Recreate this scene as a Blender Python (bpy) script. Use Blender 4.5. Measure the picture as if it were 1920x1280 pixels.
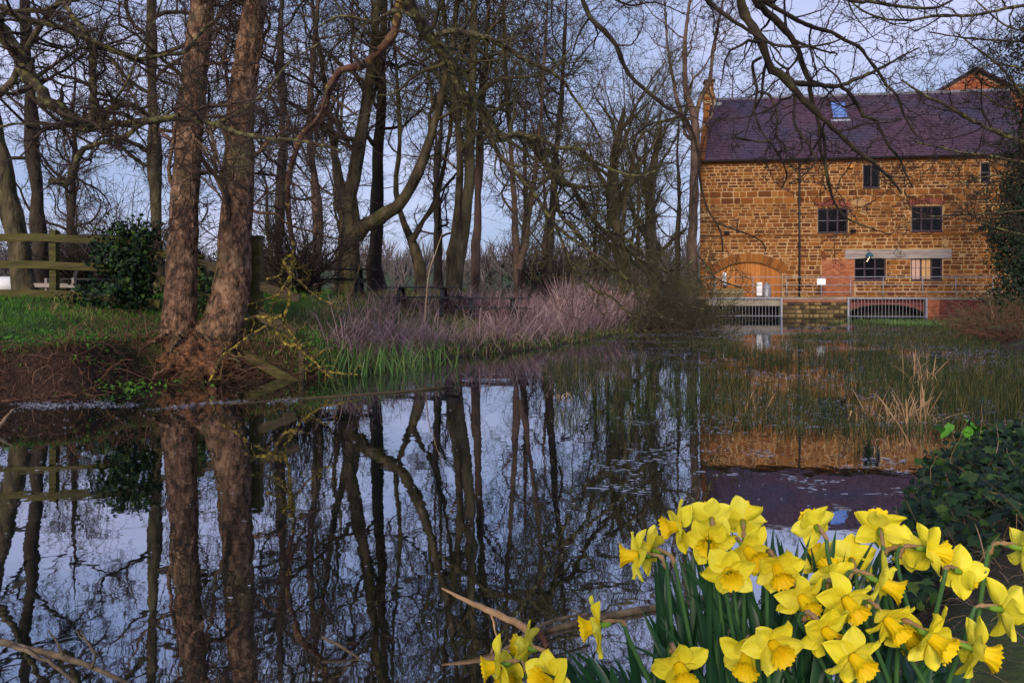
import bpy, math, random
import numpy as np
from mathutils import Vector, Matrix, Quaternion

# ------------------------------------------------------------------ scene, camera, sky, sun
for o in list(bpy.data.objects):
    bpy.data.objects.remove(o)
scene = bpy.context.scene
COL = scene.collection
rng = np.random.default_rng(7)
random.seed(7)
FPX, CX, HY, CAMH = 1330.0, 960.0, 545.0, 1.5

cam_d = bpy.data.cameras.new('camera')
cam_d.sensor_width = 36.0
cam_d.lens = FPX / 1920.0 * 36.0
cam_d.shift_y = (HY - 640.0) / 1920.0
cam_d.clip_start = 0.05
cam_d.clip_end = 3000
cam = bpy.data.objects.new('camera', cam_d)
COL.objects.link(cam)
cam.location = (0, 0, CAMH)
cam.rotation_euler = (math.radians(90), 0, 0)
scene.camera = cam

SUN_EL, SUN_AZ = math.radians(24), math.radians(200)   # azimuth clockwise from +Y: behind the viewer, a little to the west side
world = bpy.data.worlds.new('World')
scene.world = world
world.use_nodes = True
wn, wl = world.node_tree.nodes, world.node_tree.links
wn.clear()
out = wn.new('ShaderNodeOutputWorld')
sky = wn.new('ShaderNodeTexSky')
sky.sky_type = 'NISHITA'
sky.sun_disc = False
sky.sun_elevation = SUN_EL
sky.sun_rotation = SUN_AZ
sky.air_density = 1.2
sky.dust_density = 0.6
sky.ozone_density = 2.0
bg1 = wn.new('ShaderNodeBackground')
bg1.inputs['Strength'].default_value = 0.10
wl.new(sky.outputs[0], bg1.inputs['Color'])
bg2 = wn.new('ShaderNodeBackground')
tc = wn.new('ShaderNodeTexCoord')
mp = wn.new('ShaderNodeMapping')
mp.inputs['Scale'].default_value = (1.2, 1.2, 4.0)
nz = wn.new('ShaderNodeTexNoise')
nz.inputs['Scale'].default_value = 2.2
nz.inputs['Detail'].default_value = 5
cr = wn.new('ShaderNodeValToRGB')
cr.color_ramp.elements[0].position = 0.36
cr.color_ramp.elements[0].color = (0.34, 0.43, 0.72, 1)
cr.color_ramp.elements[1].position = 0.66
cr.color_ramp.elements[1].color = (0.63, 0.65, 0.93, 1)
wl.new(tc.outputs['Generated'], mp.inputs[0])
wl.new(mp.outputs[0], nz.inputs['Vector'])
wl.new(nz.outputs['Fac'], cr.inputs[0])
wl.new(cr.outputs[0], bg2.inputs['Color'])
bg2.inputs['Strength'].default_value = 1.08
mx = wn.new('ShaderNodeMixShader')
mx.inputs[0].default_value = 0.80
wl.new(bg1.outputs[0], mx.inputs[1])
wl.new(bg2.outputs[0], mx.inputs[2])
wl.new(mx.outputs[0], out.inputs[0])

sd = bpy.data.lights.new('sun', 'SUN')
sd.energy = 3.1
sd.angle = math.radians(14)
sd.color = (1.0, 0.83, 0.64)
sun = bpy.data.objects.new('sun', sd)
COL.objects.link(sun)
sdir = Vector((math.sin(SUN_AZ) * math.cos(SUN_EL), math.cos(SUN_AZ) * math.cos(SUN_EL), math.sin(SUN_EL)))
sun.rotation_euler = sdir.to_track_quat('Z', 'Y').to_euler()
sun.location = sdir * 60

scene.view_settings.view_transform = 'Standard'
scene.view_settings.look = 'None'
scene.view_settings.exposure = 0.12
scene.view_settings.gamma = 1
scene.render.engine = 'CYCLES'
cy = scene.cycles
cy.max_bounces = 6
cy.diffuse_bounces = 2
cy.glossy_bounces = 3
cy.transmission_bounces = 3
cy.transparent_max_bounces = 4
cy.use_denoising = True

# ------------------------------------------------------------------ helpers
def P(x, y, Y):
    """the point at distance Y that a photo pixel looks at"""
    return np.array(((x - CX) / FPX * Y, Y, CAMH - (y - HY) / FPX * Y))

def sm(t):
    t = np.clip(t, 0, 1)
    return t * t * (3 - 2 * t)

def make_mesh(name, V, F, tone=None, smooth=False, uv=None):
    """F: list of int arrays, each (n,3) or (n,4)"""
    V = np.asarray(V, dtype=np.float32).reshape(-1, 3)
    if not isinstance(F, list):
        F = [F]
    F = [np.asarray(f, dtype=np.int32) for f in F if len(f)]
    me = bpy.data.meshes.new(name)
    nl = sum(f.size for f in F)
    nf = sum(len(f) for f in F)
    me.vertices.add(len(V))
    me.vertices.foreach_set('co', V.ravel())
    me.loops.add(nl)
    me.loops.foreach_set('vertex_index', np.concatenate([f.ravel() for f in F]))
    me.polygons.add(nf)
    tot = np.concatenate([np.full(len(f), f.shape[1], np.int32) for f in F])
    st = np.concatenate([[0], np.cumsum(tot)[:-1]]).astype(np.int32)
    me.polygons.foreach_set('loop_start', st)
    try:
        me.polygons.foreach_set('loop_total', tot)
    except Exception:
        pass
    me.update(calc_edges=True)
    me.polygons.foreach_set('use_smooth', np.full(nf, bool(smooth)))
    if tone is not None:
        a = me.attributes.new('tone', 'FLOAT', 'POINT')
        a.data.foreach_set('value', np.asarray(tone, dtype=np.float32))
    me.validate()
    return me

def obj(name, me, mat=None, parent=None, loc=None, rot=None, scale=None):
    o = bpy.data.objects.new(name, me)
    COL.objects.link(o)
    if mat is not None and me is not None and len(me.materials) == 0:
        me.materials.append(mat)
    if parent is not None:
        o.parent = parent
    if loc is not None:
        o.location = loc
    if rot is not None:
        o.rotation_euler = rot
    if scale is not None:
        o.scale = scale
    return o

def tag(o, label, cat, group=None):
    o['label'] = label
    o['category'] = cat
    if group:
        o['group'] = group
    return o

def kind(o, k):
    o['kind'] = k
    return o

def empty(name, loc=(0, 0, 0), rz=0):
    o = bpy.data.objects.new(name, None)
    COL.objects.link(o)
    o.location = loc
    o.rotation_euler = (0, 0, rz)
    return o

def copy_tree(o, parent=None):
    c = o.copy()
    COL.objects.link(c)
    if parent is not None:
        c.parent = parent
    for ch in o.children:
        copy_tree(ch, c)
    return c

class MB:
    """collects boxes, bars and tubes of ONE part"""
    def __init__(s):
        s.V, s.F4, s.F3, s.n = [], [], [], 0
    def add(s, V, F4=None, F3=None):
        V = np.asarray(V, float).reshape(-1, 3)
        if F4 is not None and len(F4):
            s.F4.append(np.asarray(F4) + s.n)
        if F3 is not None and len(F3):
            s.F3.append(np.asarray(F3) + s.n)
        s.V.append(V)
        s.n += len(V)
        return s
    def box(s, a, b, bev=0.0):
        (x0, y0, z0), (x1, y1, z1) = a, b
        if bev <= 0:
            V = [(x, y, z) for z in (z0, z1) for y in (y0, y1) for x in (x0, x1)]
            return s.add(V, [(0, 2, 3, 1), (4, 5, 7, 6), (0, 1, 5, 4), (2, 6, 7, 3), (0, 4, 6, 2), (1, 3, 7, 5)])
        V = []
        b2 = bev
        for z, i in ((z0, b2), (z0 + b2, 0), (z1 - b2, 0), (z1, b2)):
            V += [(x0 + i, y0 + i, z), (x1 - i, y0 + i, z), (x1 - i, y1 - i, z), (x0 + i, y1 - i, z)]
        F = [(3, 2, 1, 0), (12, 13, 14, 15)]
        for k in range(3):
            for j in range(4):
                F.append((k * 4 + j, k * 4 + (j + 1) % 4, k * 4 + 4 + (j + 1) % 4, k * 4 + 4 + j))
        return s.add(V, F)
    def bar(s, p, q, w, h=None, roll_up=(0, 0, 1), j=0.0):
        """rectangular bar from p to q"""
        h = h or w
        p, q = Vector(p), Vector(q)
        d = (q - p).normalized()
        u = Vector(roll_up)
        if abs(d.dot(u)) > 0.95:
            u = Vector((0, 1, 0))
        e1 = d.cross(u).normalized()
        e2 = e1.cross(d).normalized()
        V = []
        n = 4
        for k in range(n + 1):
            c = p.lerp(q, k / n)
            jj = [random.uniform(-j, j) for _ in range(2)]
            c = c + e1 * jj[0] + e2 * jj[1]
            for a, b in ((-1, -1), (1, -1), (1, 1), (-1, 1)):
                V.append(c + e1 * a * w / 2 + e2 * b * h / 2)
        F = []
        for k in range(n):
            for a in range(4):
                F.append((k * 4 + a, k * 4 + (a + 1) % 4, k * 4 + 4 + (a + 1) % 4, k * 4 + 4 + a))
        F += [(3, 2, 1, 0), tuple(n * 4 + i for i in range(4))]
        return s.add([tuple(v) for v in V], F)
    def tube(s, pts, r, sides=8, caps=True):
        pts = np.asarray(pts, float)
        r = np.full(len(pts), r) if np.isscalar(r) else np.asarray(r, float)
        V, F = tube_arrays(pts[None], r[None], sides)
        s.add(V, F)
        if caps:
            n = len(pts)
            base = s.n - len(V)
            s.V.append(np.array([pts[0], pts[-1]]))
            a = s.n
            s.n += 2
            t = []
            for k in range(sides):
                t.append((a, base + (k + 1) % sides, base + k))
                t.append((a + 1, base + (n - 1) * sides + k, base + (n - 1) * sides + (k + 1) % sides))
            s.F3.append(np.array(t))
        return s
    def build(s, name, mat, parent=None, smooth=False, tone=None):
        F = []
        if s.F4:
            F.append(np.concatenate(s.F4))
        if s.F3:
            F.append(np.concatenate(s.F3))
        return obj(name, make_mesh(name, np.concatenate(s.V), F, smooth=smooth, tone=tone), mat, parent)

def tube_arrays(Pn, Rn, sides, point=False):
    """Pn (B,N,3), Rn (B,N) -> verts, quads"""
    B, N, _ = Pn.shape
    T = np.empty_like(Pn)
    T[:, 1:-1] = Pn[:, 2:] - Pn[:, :-2]
    T[:, 0] = Pn[:, 1] - Pn[:, 0]
    T[:, -1] = Pn[:, -1] - Pn[:, -2]
    T /= np.linalg.norm(T, axis=2, keepdims=True) + 1e-9
    m = Pn[:, -1] - Pn[:, 0]
    m /= np.linalg.norm(m, axis=1, keepdims=True) + 1e-9
    ref = np.where(np.abs(m[:, 2:3]) > 0.8, np.array([[1.0, 0.2, 0]]), np.array([[0.1, 0.2, 1.0]]))
    e1 = np.cross(T, ref[:, None, :])
    e1 /= np.linalg.norm(e1, axis=2, keepdims=True) + 1e-9
    e2 = np.cross(T, e1)
    a = np.arange(sides) / sides * 2 * math.pi
    ring = (e1[:, :, None, :] * np.cos(a)[None, None, :, None] + e2[:, :, None, :] * np.sin(a)[None, None, :, None])
    V = Pn[:, :, None, :] + ring * Rn[:, :, None, None]
    if point:      # the last ring shrinks to one vertex
        body = V[:, :-1].reshape(B, (N - 1) * sides, 3)
        V = np.concatenate([body, Pn[:, -1:]], 1)
        nv = (N - 1) * sides + 1
        base = (np.arange(B) * nv)[:, None, None]
        loc = np.arange((N - 1) * sides).reshape(N - 1, sides)
        nx = np.roll(loc, -1, axis=1)
        q = np.stack([loc[:-1], nx[:-1], nx[1:], loc[1:]], -1).reshape(1, -1, 4)
        t3 = np.stack([loc[-1], nx[-1], np.full(sides, nv - 1)], -1).reshape(1, -1, 3)
        return V.reshape(-1, 3), (base + q).reshape(-1, 4), (base + t3).reshape(-1, 3)
    idx = np.arange(B * N * sides).reshape(B, N, sides)
    nx = np.roll(idx, -1, axis=2)
    F = np.stack([idx[:, :-1], nx[:, :-1], nx[:, 1:], idx[:, 1:]], axis=-1).reshape(-1, 4)
    return V.reshape(-1, 3), F

# ------------------------------------------------------------------ materials
def M(name, cols, scale=4.0, rough=0.8, bump=0.3, bscale=None, bdist=0.02, tone=0.0, spec=0.25, detail=6, coord='Object',
      stretch=(1, 1, 1), extra=None, sheen=0, subsurf=0, metallic=0):
    """cols: list of (position, rgb). tone: share of the ramp position that comes from the per-piece random tone"""
    m = bpy.data.materials.new(name)
    m.use_nodes = True
    n, l = m.node_tree.nodes, m.node_tree.links
    b = n['Principled BSDF']
    b.inputs['Roughness'].default_value = rough
    b.inputs['Specular IOR Level'].default_value = spec
    b.inputs['Metallic'].default_value = metallic
    tc = n.new('ShaderNodeTexCoord')
    mp = n.new('ShaderNodeMapping')
    mp.inputs['Scale'].default_value = stretch
    l.new(tc.outputs[coord], mp.inputs[0])
    nz = n.new('ShaderNodeTexNoise')
    nz.inputs['Scale'].default_value = scale
    nz.inputs['Detail'].default_value = detail
    nz.inputs['Roughness'].default_value = 0.62
    l.new(mp.outputs[0], nz.inputs['Vector'])
    fac = nz.outputs['Fac']
    if tone:
        at = n.new('ShaderNodeAttribute')
        at.attribute_name = 'tone'
        oi = n.new('ShaderNodeObjectInfo')
        ad = n.new('ShaderNodeMath'); ad.operation = 'ADD'
        l.new(at.outputs['Fac'], ad.inputs[0]); l.new(oi.outputs['Random'], ad.inputs[1])
        fr = n.new('ShaderNodeMath'); fr.operation = 'FRACT'
        l.new(ad.outputs[0], fr.inputs[0])
        mix = n.new('ShaderNodeMix')
        mix.inputs[0].default_value = tone
        l.new(fac, mix.inputs[2]); l.new(fr.outputs[0], mix.inputs[3])
        fac = mix.outputs[0]
    r = n.new('ShaderNodeValToRGB')
    e = r.color_ramp.elements
    while len(e) < len(cols):
        e.new(0.5)
    for k, (p, c) in enumerate(sorted(cols, key=lambda t: t[0])):
        e[k].position = p
        e[k].color = (*c, 1)
    l.new(fac, r.inputs[0])
    colout = r.outputs[0]
    if extra:      # overlay patches: (rgb, noise scale, lo, hi)
        for (c2, s2, lo, hi) in extra:
            n2 = n.new('ShaderNodeTexNoise')
            n2.inputs['Scale'].default_value = s2
            n2.inputs['Detail'].default_value = 5
            n2.inputs['Roughness'].default_value = 0.6
            l.new(mp.outputs[0], n2.inputs['Vector'])
            mr = n.new('ShaderNodeMapRange')
            mr.inputs[1].default_value = lo
            mr.inputs[2].default_value = hi
            l.new(n2.outputs['Fac'], mr.inputs[0])
            mc = n.new('ShaderNodeMix'); mc.data_type = 'RGBA'
            l.new(mr.outputs[0], mc.inputs[0])
            l.new(colout, mc.inputs[6])
            mc.inputs[7].default_value = (*c2, 1)
            colout = mc.outputs[2]
    l.new(colout, b.inputs['Base Color'])
    if bump:
        nb = n.new('ShaderNodeTexNoise')
        nb.inputs['Scale'].default_value = bscale or scale * 4
        nb.inputs['Detail'].default_value = 6
        l.new(mp.outputs[0], nb.inputs['Vector'])
        bp = n.new('ShaderNodeBump')
        bp.inputs['Strength'].default_value = bump
        bp.inputs['Distance'].default_value = bdist
        l.new(nb.outputs['Fac'], bp.inputs['Height'])
        l.new(bp.outputs[0], b.inputs['Normal'])
    if subsurf:
        b.inputs['Subsurface Weight'].default_value = subsurf
        b.inputs['Subsurface Radius'].default_value = (0.01, 0.008, 0.002)
        b.inputs['Subsurface Scale'].default_value = 0.3
    return m

def glass(name, col, rough=0.04, spec=0.5, metal=0.0):
    m = bpy.data.materials.new(name)
    m.use_nodes = True
    b = m.node_tree.nodes['Principled BSDF']
    b.inputs['Base Color'].default_value = (*col, 1)
    b.inputs['Roughness'].default_value = rough
    b.inputs['Specular IOR Level'].default_value = spec
    b.inputs['Metallic'].default_value = metal
    return m

MT = {}
MT['ground'] = M('earth and turf', [(0.32, (0.030, 0.022, 0.012)), (0.46, (0.035, 0.045, 0.013)), (0.62, (0.05, 0.085, 0.016))], scale=0.9, bump=0.8, bscale=14, bdist=0.05)
MT['bark_twin'] = M('warm mottled bark', [(0.38, (0.0297, 0.0175, 0.0108)), (0.46, (0.0945, 0.0513, 0.0311)), (0.54, (0.1755, 0.0985, 0.0594)), (0.66, (0.2970, 0.1890, 0.1215))], scale=10.0, stretch=(1, 1, 0.65), bump=1.0, bscale=22, bdist=0.06, detail=10,
                    extra=[((0.1013, 0.0945, 0.0459), 1.1, 0.52, 0.68), ((0.0405, 0.0257, 0.0162), 1.7, 0.58, 0.68)])
MT['bark_moss'] = M('mossy bark', [(0.36, (0.0177, 0.0137, 0.0088)), (0.48, (0.0605, 0.0468, 0.0242)), (0.58, (0.1008, 0.0791, 0.0419)), (0.7, (0.1452, 0.1129, 0.0685))], scale=4.0, stretch=(1, 1, 0.35), bump=1.0, bscale=12, bdist=0.05, detail=9,
                    extra=[((0.0952, 0.1008, 0.0224), 0.8, 0.52, 0.70)])
MT['root_bark'] = M('orange flaking root bark', [(0.38, (0.020, 0.010, 0.006)), (0.47, (0.085, 0.040, 0.020)), (0.56, (0.18, 0.085, 0.040)), (0.68, (0.30, 0.16, 0.085))], scale=7, bump=1.0, bscale=20, bdist=0.08, detail=10)
MT['bark_dark'] = M('dark bark', [(0.35, (0.0135, 0.0097, 0.0075)), (0.55, (0.0413, 0.0300, 0.0210)), (0.7, (0.0750, 0.0562, 0.0375))], scale=3, stretch=(1, 1, 0.4), bump=0.9, bscale=9, bdist=0.05)
MT['bark_pink'] = M('pinkish bark', [(0.35, (0.0375, 0.0248, 0.0195)), (0.52, (0.1200, 0.0750, 0.0562)), (0.7, (0.1725, 0.1200, 0.0825))], scale=3, stretch=(1, 1, 0.4), bump=0.9, bscale=9, bdist=0.05)
MT['twig'] = M('brown twig', [(0.35, (0.0272, 0.0177, 0.0136)), (0.55, (0.0578, 0.0394, 0.0272)), (0.7, (0.0884, 0.0646, 0.0408))], scale=1.5, bump=0)
MT['twig_olive'] = M('olive twig', [(0.35, (0.0288, 0.0245, 0.0130)), (0.55, (0.0720, 0.0634, 0.0259)), (0.7, (0.1152, 0.0972, 0.0432))], scale=1.5, bump=0)
MT['twig_dark'] = M('dark twig', [(0.35, (0.0140, 0.0098, 0.0077)), (0.6, (0.0350, 0.0238, 0.0182)), (0.75, (0.0560, 0.0434, 0.0210))], scale=2.5, bump=0)
MT['limb'] = M('limb bark with lichen', [(0.36, (0.0176, 0.0128, 0.0088)), (0.55, (0.0560, 0.0416, 0.0256)), (0.7, (0.0960, 0.0800, 0.0440))], scale=5, bump=0.8, bscale=40, bdist=0.01,
               extra=[((0.17, 0.165, 0.06), 13.0, 0.50, 0.62), ((0.20, 0.20, 0.055), 2.2, 0.60, 0.75)])
MT['limb_dark'] = M('dark limb bark', [(0.36, (0.0153, 0.0110, 0.0085)), (0.55, (0.0425, 0.0306, 0.0213)), (0.7, (0.0723, 0.0578, 0.0298))], scale=5, bump=0.8, bscale=40, bdist=0.01,
                    extra=[((0.11, 0.115, 0.03), 3.0, 0.56, 0.7)])
MT['limb_red'] = M('reddish limb bark', [(0.36, (0.035, 0.016, 0.011)), (0.55, (0.105, 0.047, 0.030)), (0.7, (0.16, 0.085, 0.045))], scale=5, bump=0.8, bscale=40, bdist=0.01,
                   extra=[((0.24, 0.18, 0.05), 9.0, 0.54, 0.64)])
MT['lichen'] = M('yellow lichen', [(0.42, (0.030, 0.022, 0.014)), (0.52, (0.17, 0.125, 0.025)), (0.64, (0.42, 0.32, 0.045))], scale=14, bump=1.0, bscale=70, bdist=0.01)
MT['stone'] = M('ironstone', [(0.0, (0.0575, 0.0184, 0.0115)), (0.25, (0.1150, 0.0379, 0.0115)), (0.5, (0.1782, 0.0609, 0.0126)), (0.72, (0.2472, 0.0897, 0.0184)), (0.88, (0.3105, 0.1357, 0.0345)), (1.0, (0.1380, 0.0437, 0.0230))],
                scale=2.6, tone=0.68, bump=0.8, bscale=16, bdist=0.03, rough=0.9, coord='Object')
MT['mortar'] = M('lime mortar', [(0.32, (0.1742, 0.0974, 0.0410)), (0.45, (0.3484, 0.2101, 0.0942)), (0.7, (0.4817, 0.3279, 0.1742))], scale=0.7, bump=0.6, bscale=20, bdist=0.02, rough=0.95)
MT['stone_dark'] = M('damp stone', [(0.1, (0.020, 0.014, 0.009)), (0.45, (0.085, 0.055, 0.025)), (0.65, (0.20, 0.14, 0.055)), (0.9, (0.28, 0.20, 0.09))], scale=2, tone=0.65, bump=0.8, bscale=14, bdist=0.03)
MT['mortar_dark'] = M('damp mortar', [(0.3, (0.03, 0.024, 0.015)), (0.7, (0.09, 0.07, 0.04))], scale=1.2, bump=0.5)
MT['brick'] = M('red brick', [(0.0, (0.1530, 0.0360, 0.0198)), (0.5, (0.3240, 0.0828, 0.0360)), (1.0, (0.3960, 0.1710, 0.0810))], scale=2, tone=0.6, bump=0.5, bscale=30, bdist=0.01, rough=0.9)
MT['brick_mortar'] = M('brick mortar', [(0.3, (0.40, 0.20, 0.12)), (0.7, (0.55, 0.36, 0.22))], scale=2, bump=0.3)
MT['brick_purple'] = M('purple brick', [(0.0, (0.10, 0.022, 0.022)), (0.5, (0.20, 0.05, 0.042)), (1.0, (0.28, 0.09, 0.06))], scale=2, tone=0.6, bump=0.5, bscale=30, bdist=0.01)
MT['tile'] = M('plum roof tile', [(0.2, (0.0432, 0.0237, 0.0474)), (0.5, (0.0773, 0.0443, 0.0763)), (0.8, (0.1185, 0.0701, 0.1010))], scale=0.45, tone=0.35, bump=0.5, bscale=12, bdist=0.01, rough=0.75,
               extra=[((0.0515, 0.0474, 0.0927), 0.22, 0.50, 0.66)])
MT['ridge'] = M('grey ridge tile', [(0.3, (0.12, 0.12, 0.16)), (0.7, (0.24, 0.24, 0.29))], scale=2, bump=0.4)
MT['lead'] = M('lead flashing', [(0.3, (0.20, 0.22, 0.27)), (0.7, (0.34, 0.36, 0.42))], scale=3, bump=0.2, rough=0.6)
MT['gutter'] = M('black cast iron', [(0.3, (0.012, 0.011, 0.014)), (0.7, (0.028, 0.025, 0.03))], scale=4, bump=0.2, rough=0.5)
MT['frame'] = M('dark plum window frame', [(0.3, (0.030, 0.020, 0.030)), (0.7, (0.06, 0.042, 0.055))], scale=5, bump=0.2, rough=0.5)
MT['glazing_bar'] = M('pale glazing bar', [(0.3, (0.14, 0.12, 0.14)), (0.7, (0.22, 0.20, 0.22))], scale=5, bump=0.1, rough=0.5)
MT['pane'] = glass('window glass', (0.006, 0.006, 0.008), 0.08, 0.12)
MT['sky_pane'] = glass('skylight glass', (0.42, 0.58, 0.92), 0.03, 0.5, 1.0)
MT['curtain_pink'] = M('pink curtain', [(0.3, (0.42, 0.26, 0.20)), (0.7, (0.60, 0.40, 0.33))], scale=6, stretch=(6, 1, 0.4), bump=0.3)
MT['curtain_tan'] = M('tan curtain', [(0.3, (0.44, 0.25, 0.11)), (0.7, (0.62, 0.38, 0.18))], scale=6, stretch=(6, 1, 0.4), bump=0.3)
MT['door'] = M('varnished door plank', [(0.3, (0.3060, 0.1035, 0.0180)), (0.55, (0.4500, 0.1710, 0.0315)), (0.75, (0.5220, 0.2250, 0.0495))], scale=2.0, stretch=(6, 6, 0.35), tone=0.3, bump=0.25, rough=0.5)
MT['lintel'] = M('weathered oak', [(0.3, (0.16, 0.13, 0.12)), (0.55, (0.30, 0.26, 0.24)), (0.75, (0.38, 0.33, 0.29))], scale=2.5, stretch=(0.4, 3, 6), bump=0.6, bscale=8)
MT['steel'] = M('galvanised steel', [(0.3, (0.20, 0.21, 0.25)), (0.7, (0.34, 0.35, 0.40))], scale=6, bump=0.1, rough=0.5, metallic=0.35)
MT['concrete'] = M('stained concrete', [(0.3, (0.1280, 0.1040, 0.0720)), (0.55, (0.2400, 0.2080, 0.1600)), (0.75, (0.2880, 0.2560, 0.2080))], scale=1.2, bump=0.5)
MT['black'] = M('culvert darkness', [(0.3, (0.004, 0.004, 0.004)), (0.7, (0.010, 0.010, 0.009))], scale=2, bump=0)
MT['teal'] = M('teal enamel', [(0.3, (0.012, 0.07, 0.10)), (0.7, (0.02, 0.10, 0.14))], scale=5, bump=0.1, rough=0.4)
MT['white'] = M('white board', [(0.3, (0.70, 0.70, 0.74)), (0.7, (0.82, 0.82, 0.85))], scale=5, bump=0.05, rough=0.5)
MT['timber_green'] = M('algae-green timber', [(0.3, (0.0298, 0.0263, 0.0085)), (0.5, (0.0680, 0.0612, 0.0170)), (0.7, (0.0978, 0.0850, 0.0298))], scale=3, stretch=(0.5, 2, 4), bump=0.7, bscale=14,
                       extra=[((0.17, 0.12, 0.07), 1.2, 0.58, 0.7)])
MT['timber_grey'] = M('grey-brown timber', [(0.3, (0.0350, 0.0266, 0.0154)), (0.7, (0.0980, 0.0770, 0.0455))], scale=3, stretch=(0.5, 2, 4), bump=0.7, bscale=14)
MT['table'] = M('black stained timber', [(0.3, (0.012, 0.012, 0.015)), (0.7, (0.035, 0.034, 0.04))], scale=3, bump=0.3, rough=0.5)
MT['leaf_ivy'] = M('ivy leaf', [(0.0, (0.004, 0.012, 0.008)), (0.45, (0.008, 0.024, 0.012)), (0.72, (0.014, 0.040, 0.012)), (0.9, (0.035, 0.080, 0.012)), (1.0, (0.09, 0.10, 0.02))], scale=3, tone=0.9, bump=0.2, bscale=60, rough=0.55, spec=0.18)
MT['leaf_dock'] = M('fresh green leaf', [(0.0, (0.04, 0.16, 0.012)), (1.0, (0.10, 0.30, 0.02))], scale=3, tone=0.7, bump=0.2, rough=0.5)
MT['needle'] = M('pine needle', [(0.0, (0.008, 0.018, 0.010)), (1.0, (0.022, 0.040, 0.018))], scale=3, tone=0.7, bump=0)
MT['grass'] = M('bank grass', [(0.0, (0.0175, 0.0562, 0.0075)), (0.5, (0.0425, 0.1438, 0.0112)), (0.8, (0.0813, 0.2063, 0.0175)), (1.0, (0.2000, 0.1875, 0.0562))], scale=0.7, tone=0.6, bump=0, rough=0.7)
MT['reed'] = M('green reed', [(0.0, (0.0059, 0.0117, 0.0035)), (0.45, (0.0152, 0.0292, 0.0059)), (0.7, (0.0398, 0.0585, 0.0105)), (0.86, (0.0995, 0.0679, 0.0234)), (1.0, (0.2574, 0.1696, 0.0702))], scale=0.8, tone=0.75, bump=0, rough=0.6)
MT['iris'] = M('iris blade', [(0.0, (0.0345, 0.0862, 0.0207)), (0.6, (0.0747, 0.1552, 0.0403)), (1.0, (0.1495, 0.1955, 0.0575))], scale=0.8, tone=0.8, bump=0, rough=0.5)
MT['dry'] = M('dry reed', [(0.0, (0.1600, 0.0950, 0.0450)), (0.6, (0.3400, 0.2200, 0.1200)), (1.0, (0.4800, 0.3400, 0.2100))], scale=0.8, tone=0.75, bump=0, rough=0.7)
MT['mauve'] = M('dead willowherb stalk', [(0.0, (0.075, 0.038, 0.045)), (0.35, (0.19, 0.110, 0.125)), (0.62, (0.36, 0.245, 0.265)), (0.8, (0.43, 0.32, 0.27)), (1.0, (0.56, 0.45, 0.38))], scale=0.35, tone=0.6, bump=0, rough=0.8)
MT['straw'] = M('bleached grass', [(0.0, (0.1148, 0.1148, 0.0344)), (0.5, (0.2525, 0.2066, 0.0918)), (1.0, (0.4361, 0.3213, 0.1836))], scale=0.5, tone=0.6, bump=0, rough=0.8)
MT['root'] = M('root and dead bramble', [(0.0, (0.0370, 0.0197, 0.0123)), (0.6, (0.1356, 0.0677, 0.0394)), (1.0, (0.2465, 0.1418, 0.0863))], scale=1.2, tone=0.7, bump=0, rough=0.85)
MT['petal'] = M('daffodil petal', [(0.25, (0.82, 0.68, 0.016)), (0.5, (0.94, 0.85, 0.05)), (0.8, (0.96, 0.90, 0.16))], scale=70, stretch=(3, 0.25, 1), tone=0.25, bump=0.6, bscale=110, bdist=0.002, rough=0.55,)
MT['corona'] = M('daffodil trumpet', [(0.2, (0.88, 0.56, 0.004)), (0.6, (0.95, 0.70, 0.010)), (0.9, (0.96, 0.76, 0.02))], scale=20, tone=0.25, bump=0.3, bscale=80, bdist=0.002, rough=0.55,)
MT['stem'] = M('daffodil stem', [(0.2, (0.035, 0.10, 0.040)), (0.8, (0.07, 0.17, 0.05))], scale=12, tone=0.3, bump=0, rough=0.5)
MT['ovary'] = M('daffodil ovary', [(0.2, (0.08, 0.20, 0.02)), (0.8, (0.20, 0.34, 0.03))], scale=12, bump=0, rough=0.5)
MT['spathe'] = M('papery sheath', [(0.2, (0.16, 0.085, 0.04)), (0.6, (0.34, 0.21, 0.105)), (0.9, (0.46, 0.32, 0.19))], scale=40, bump=0.5, bscale=120, bdist=0.003, rough=0.8)
MT['strap'] = M('daffodil leaf', [(0.0, (0.010, 0.042, 0.024)), (0.5, (0.018, 0.075, 0.034)), (1.0, (0.040, 0.115, 0.040))], scale=8, tone=0.6, bump=0.2, bscale=30, bdist=0.002, rough=0.42, spec=0.4, stretch=(1, 1, 0.2))
MT['driftwood'] = M('wet driftwood', [(0.35, (0.045, 0.033, 0.021)), (0.55, (0.12, 0.088, 0.055)), (0.75, (0.22, 0.165, 0.11))], scale=16, bump=0.8, bscale=50, bdist=0.006, rough=0.6)
MT['driftwood_pale'] = M('split pale wood', [(0.3, (0.20, 0.12, 0.06)), (0.7, (0.42, 0.28, 0.16))], scale=14, bump=0.8, bscale=60, bdist=0.005, rough=0.7)
MT['fleck'] = M('sky-glint fleck and scum', [(0.0, (0.10, 0.11, 0.15)), (1.0, (0.36, 0.39, 0.50))], scale=2, tone=0.8, bump=0, rough=0.25, spec=0.8)  # pale blue paints the sky's glint on ripples and leaf bits; scum shares it
MT['litter'] = M('dead grass litter', [(0.0, (0.05, 0.032, 0.018)), (0.6, (0.16, 0.11, 0.06)), (1.0, (0.30, 0.22, 0.13))], scale=2, tone=0.8, bump=0, rough=0.85)
MT['roof_grey'] = M('slate shed roof', [(0.3, (0.035, 0.033, 0.040)), (0.7, (0.065, 0.058, 0.065))], scale=1, bump=0.3)
MT['barn'] = M('dark weatherboard', [(0.3, (0.02, 0.018, 0.016)), (0.7, (0.05, 0.045, 0.04))], scale=1.5, bump=0.3)
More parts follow.
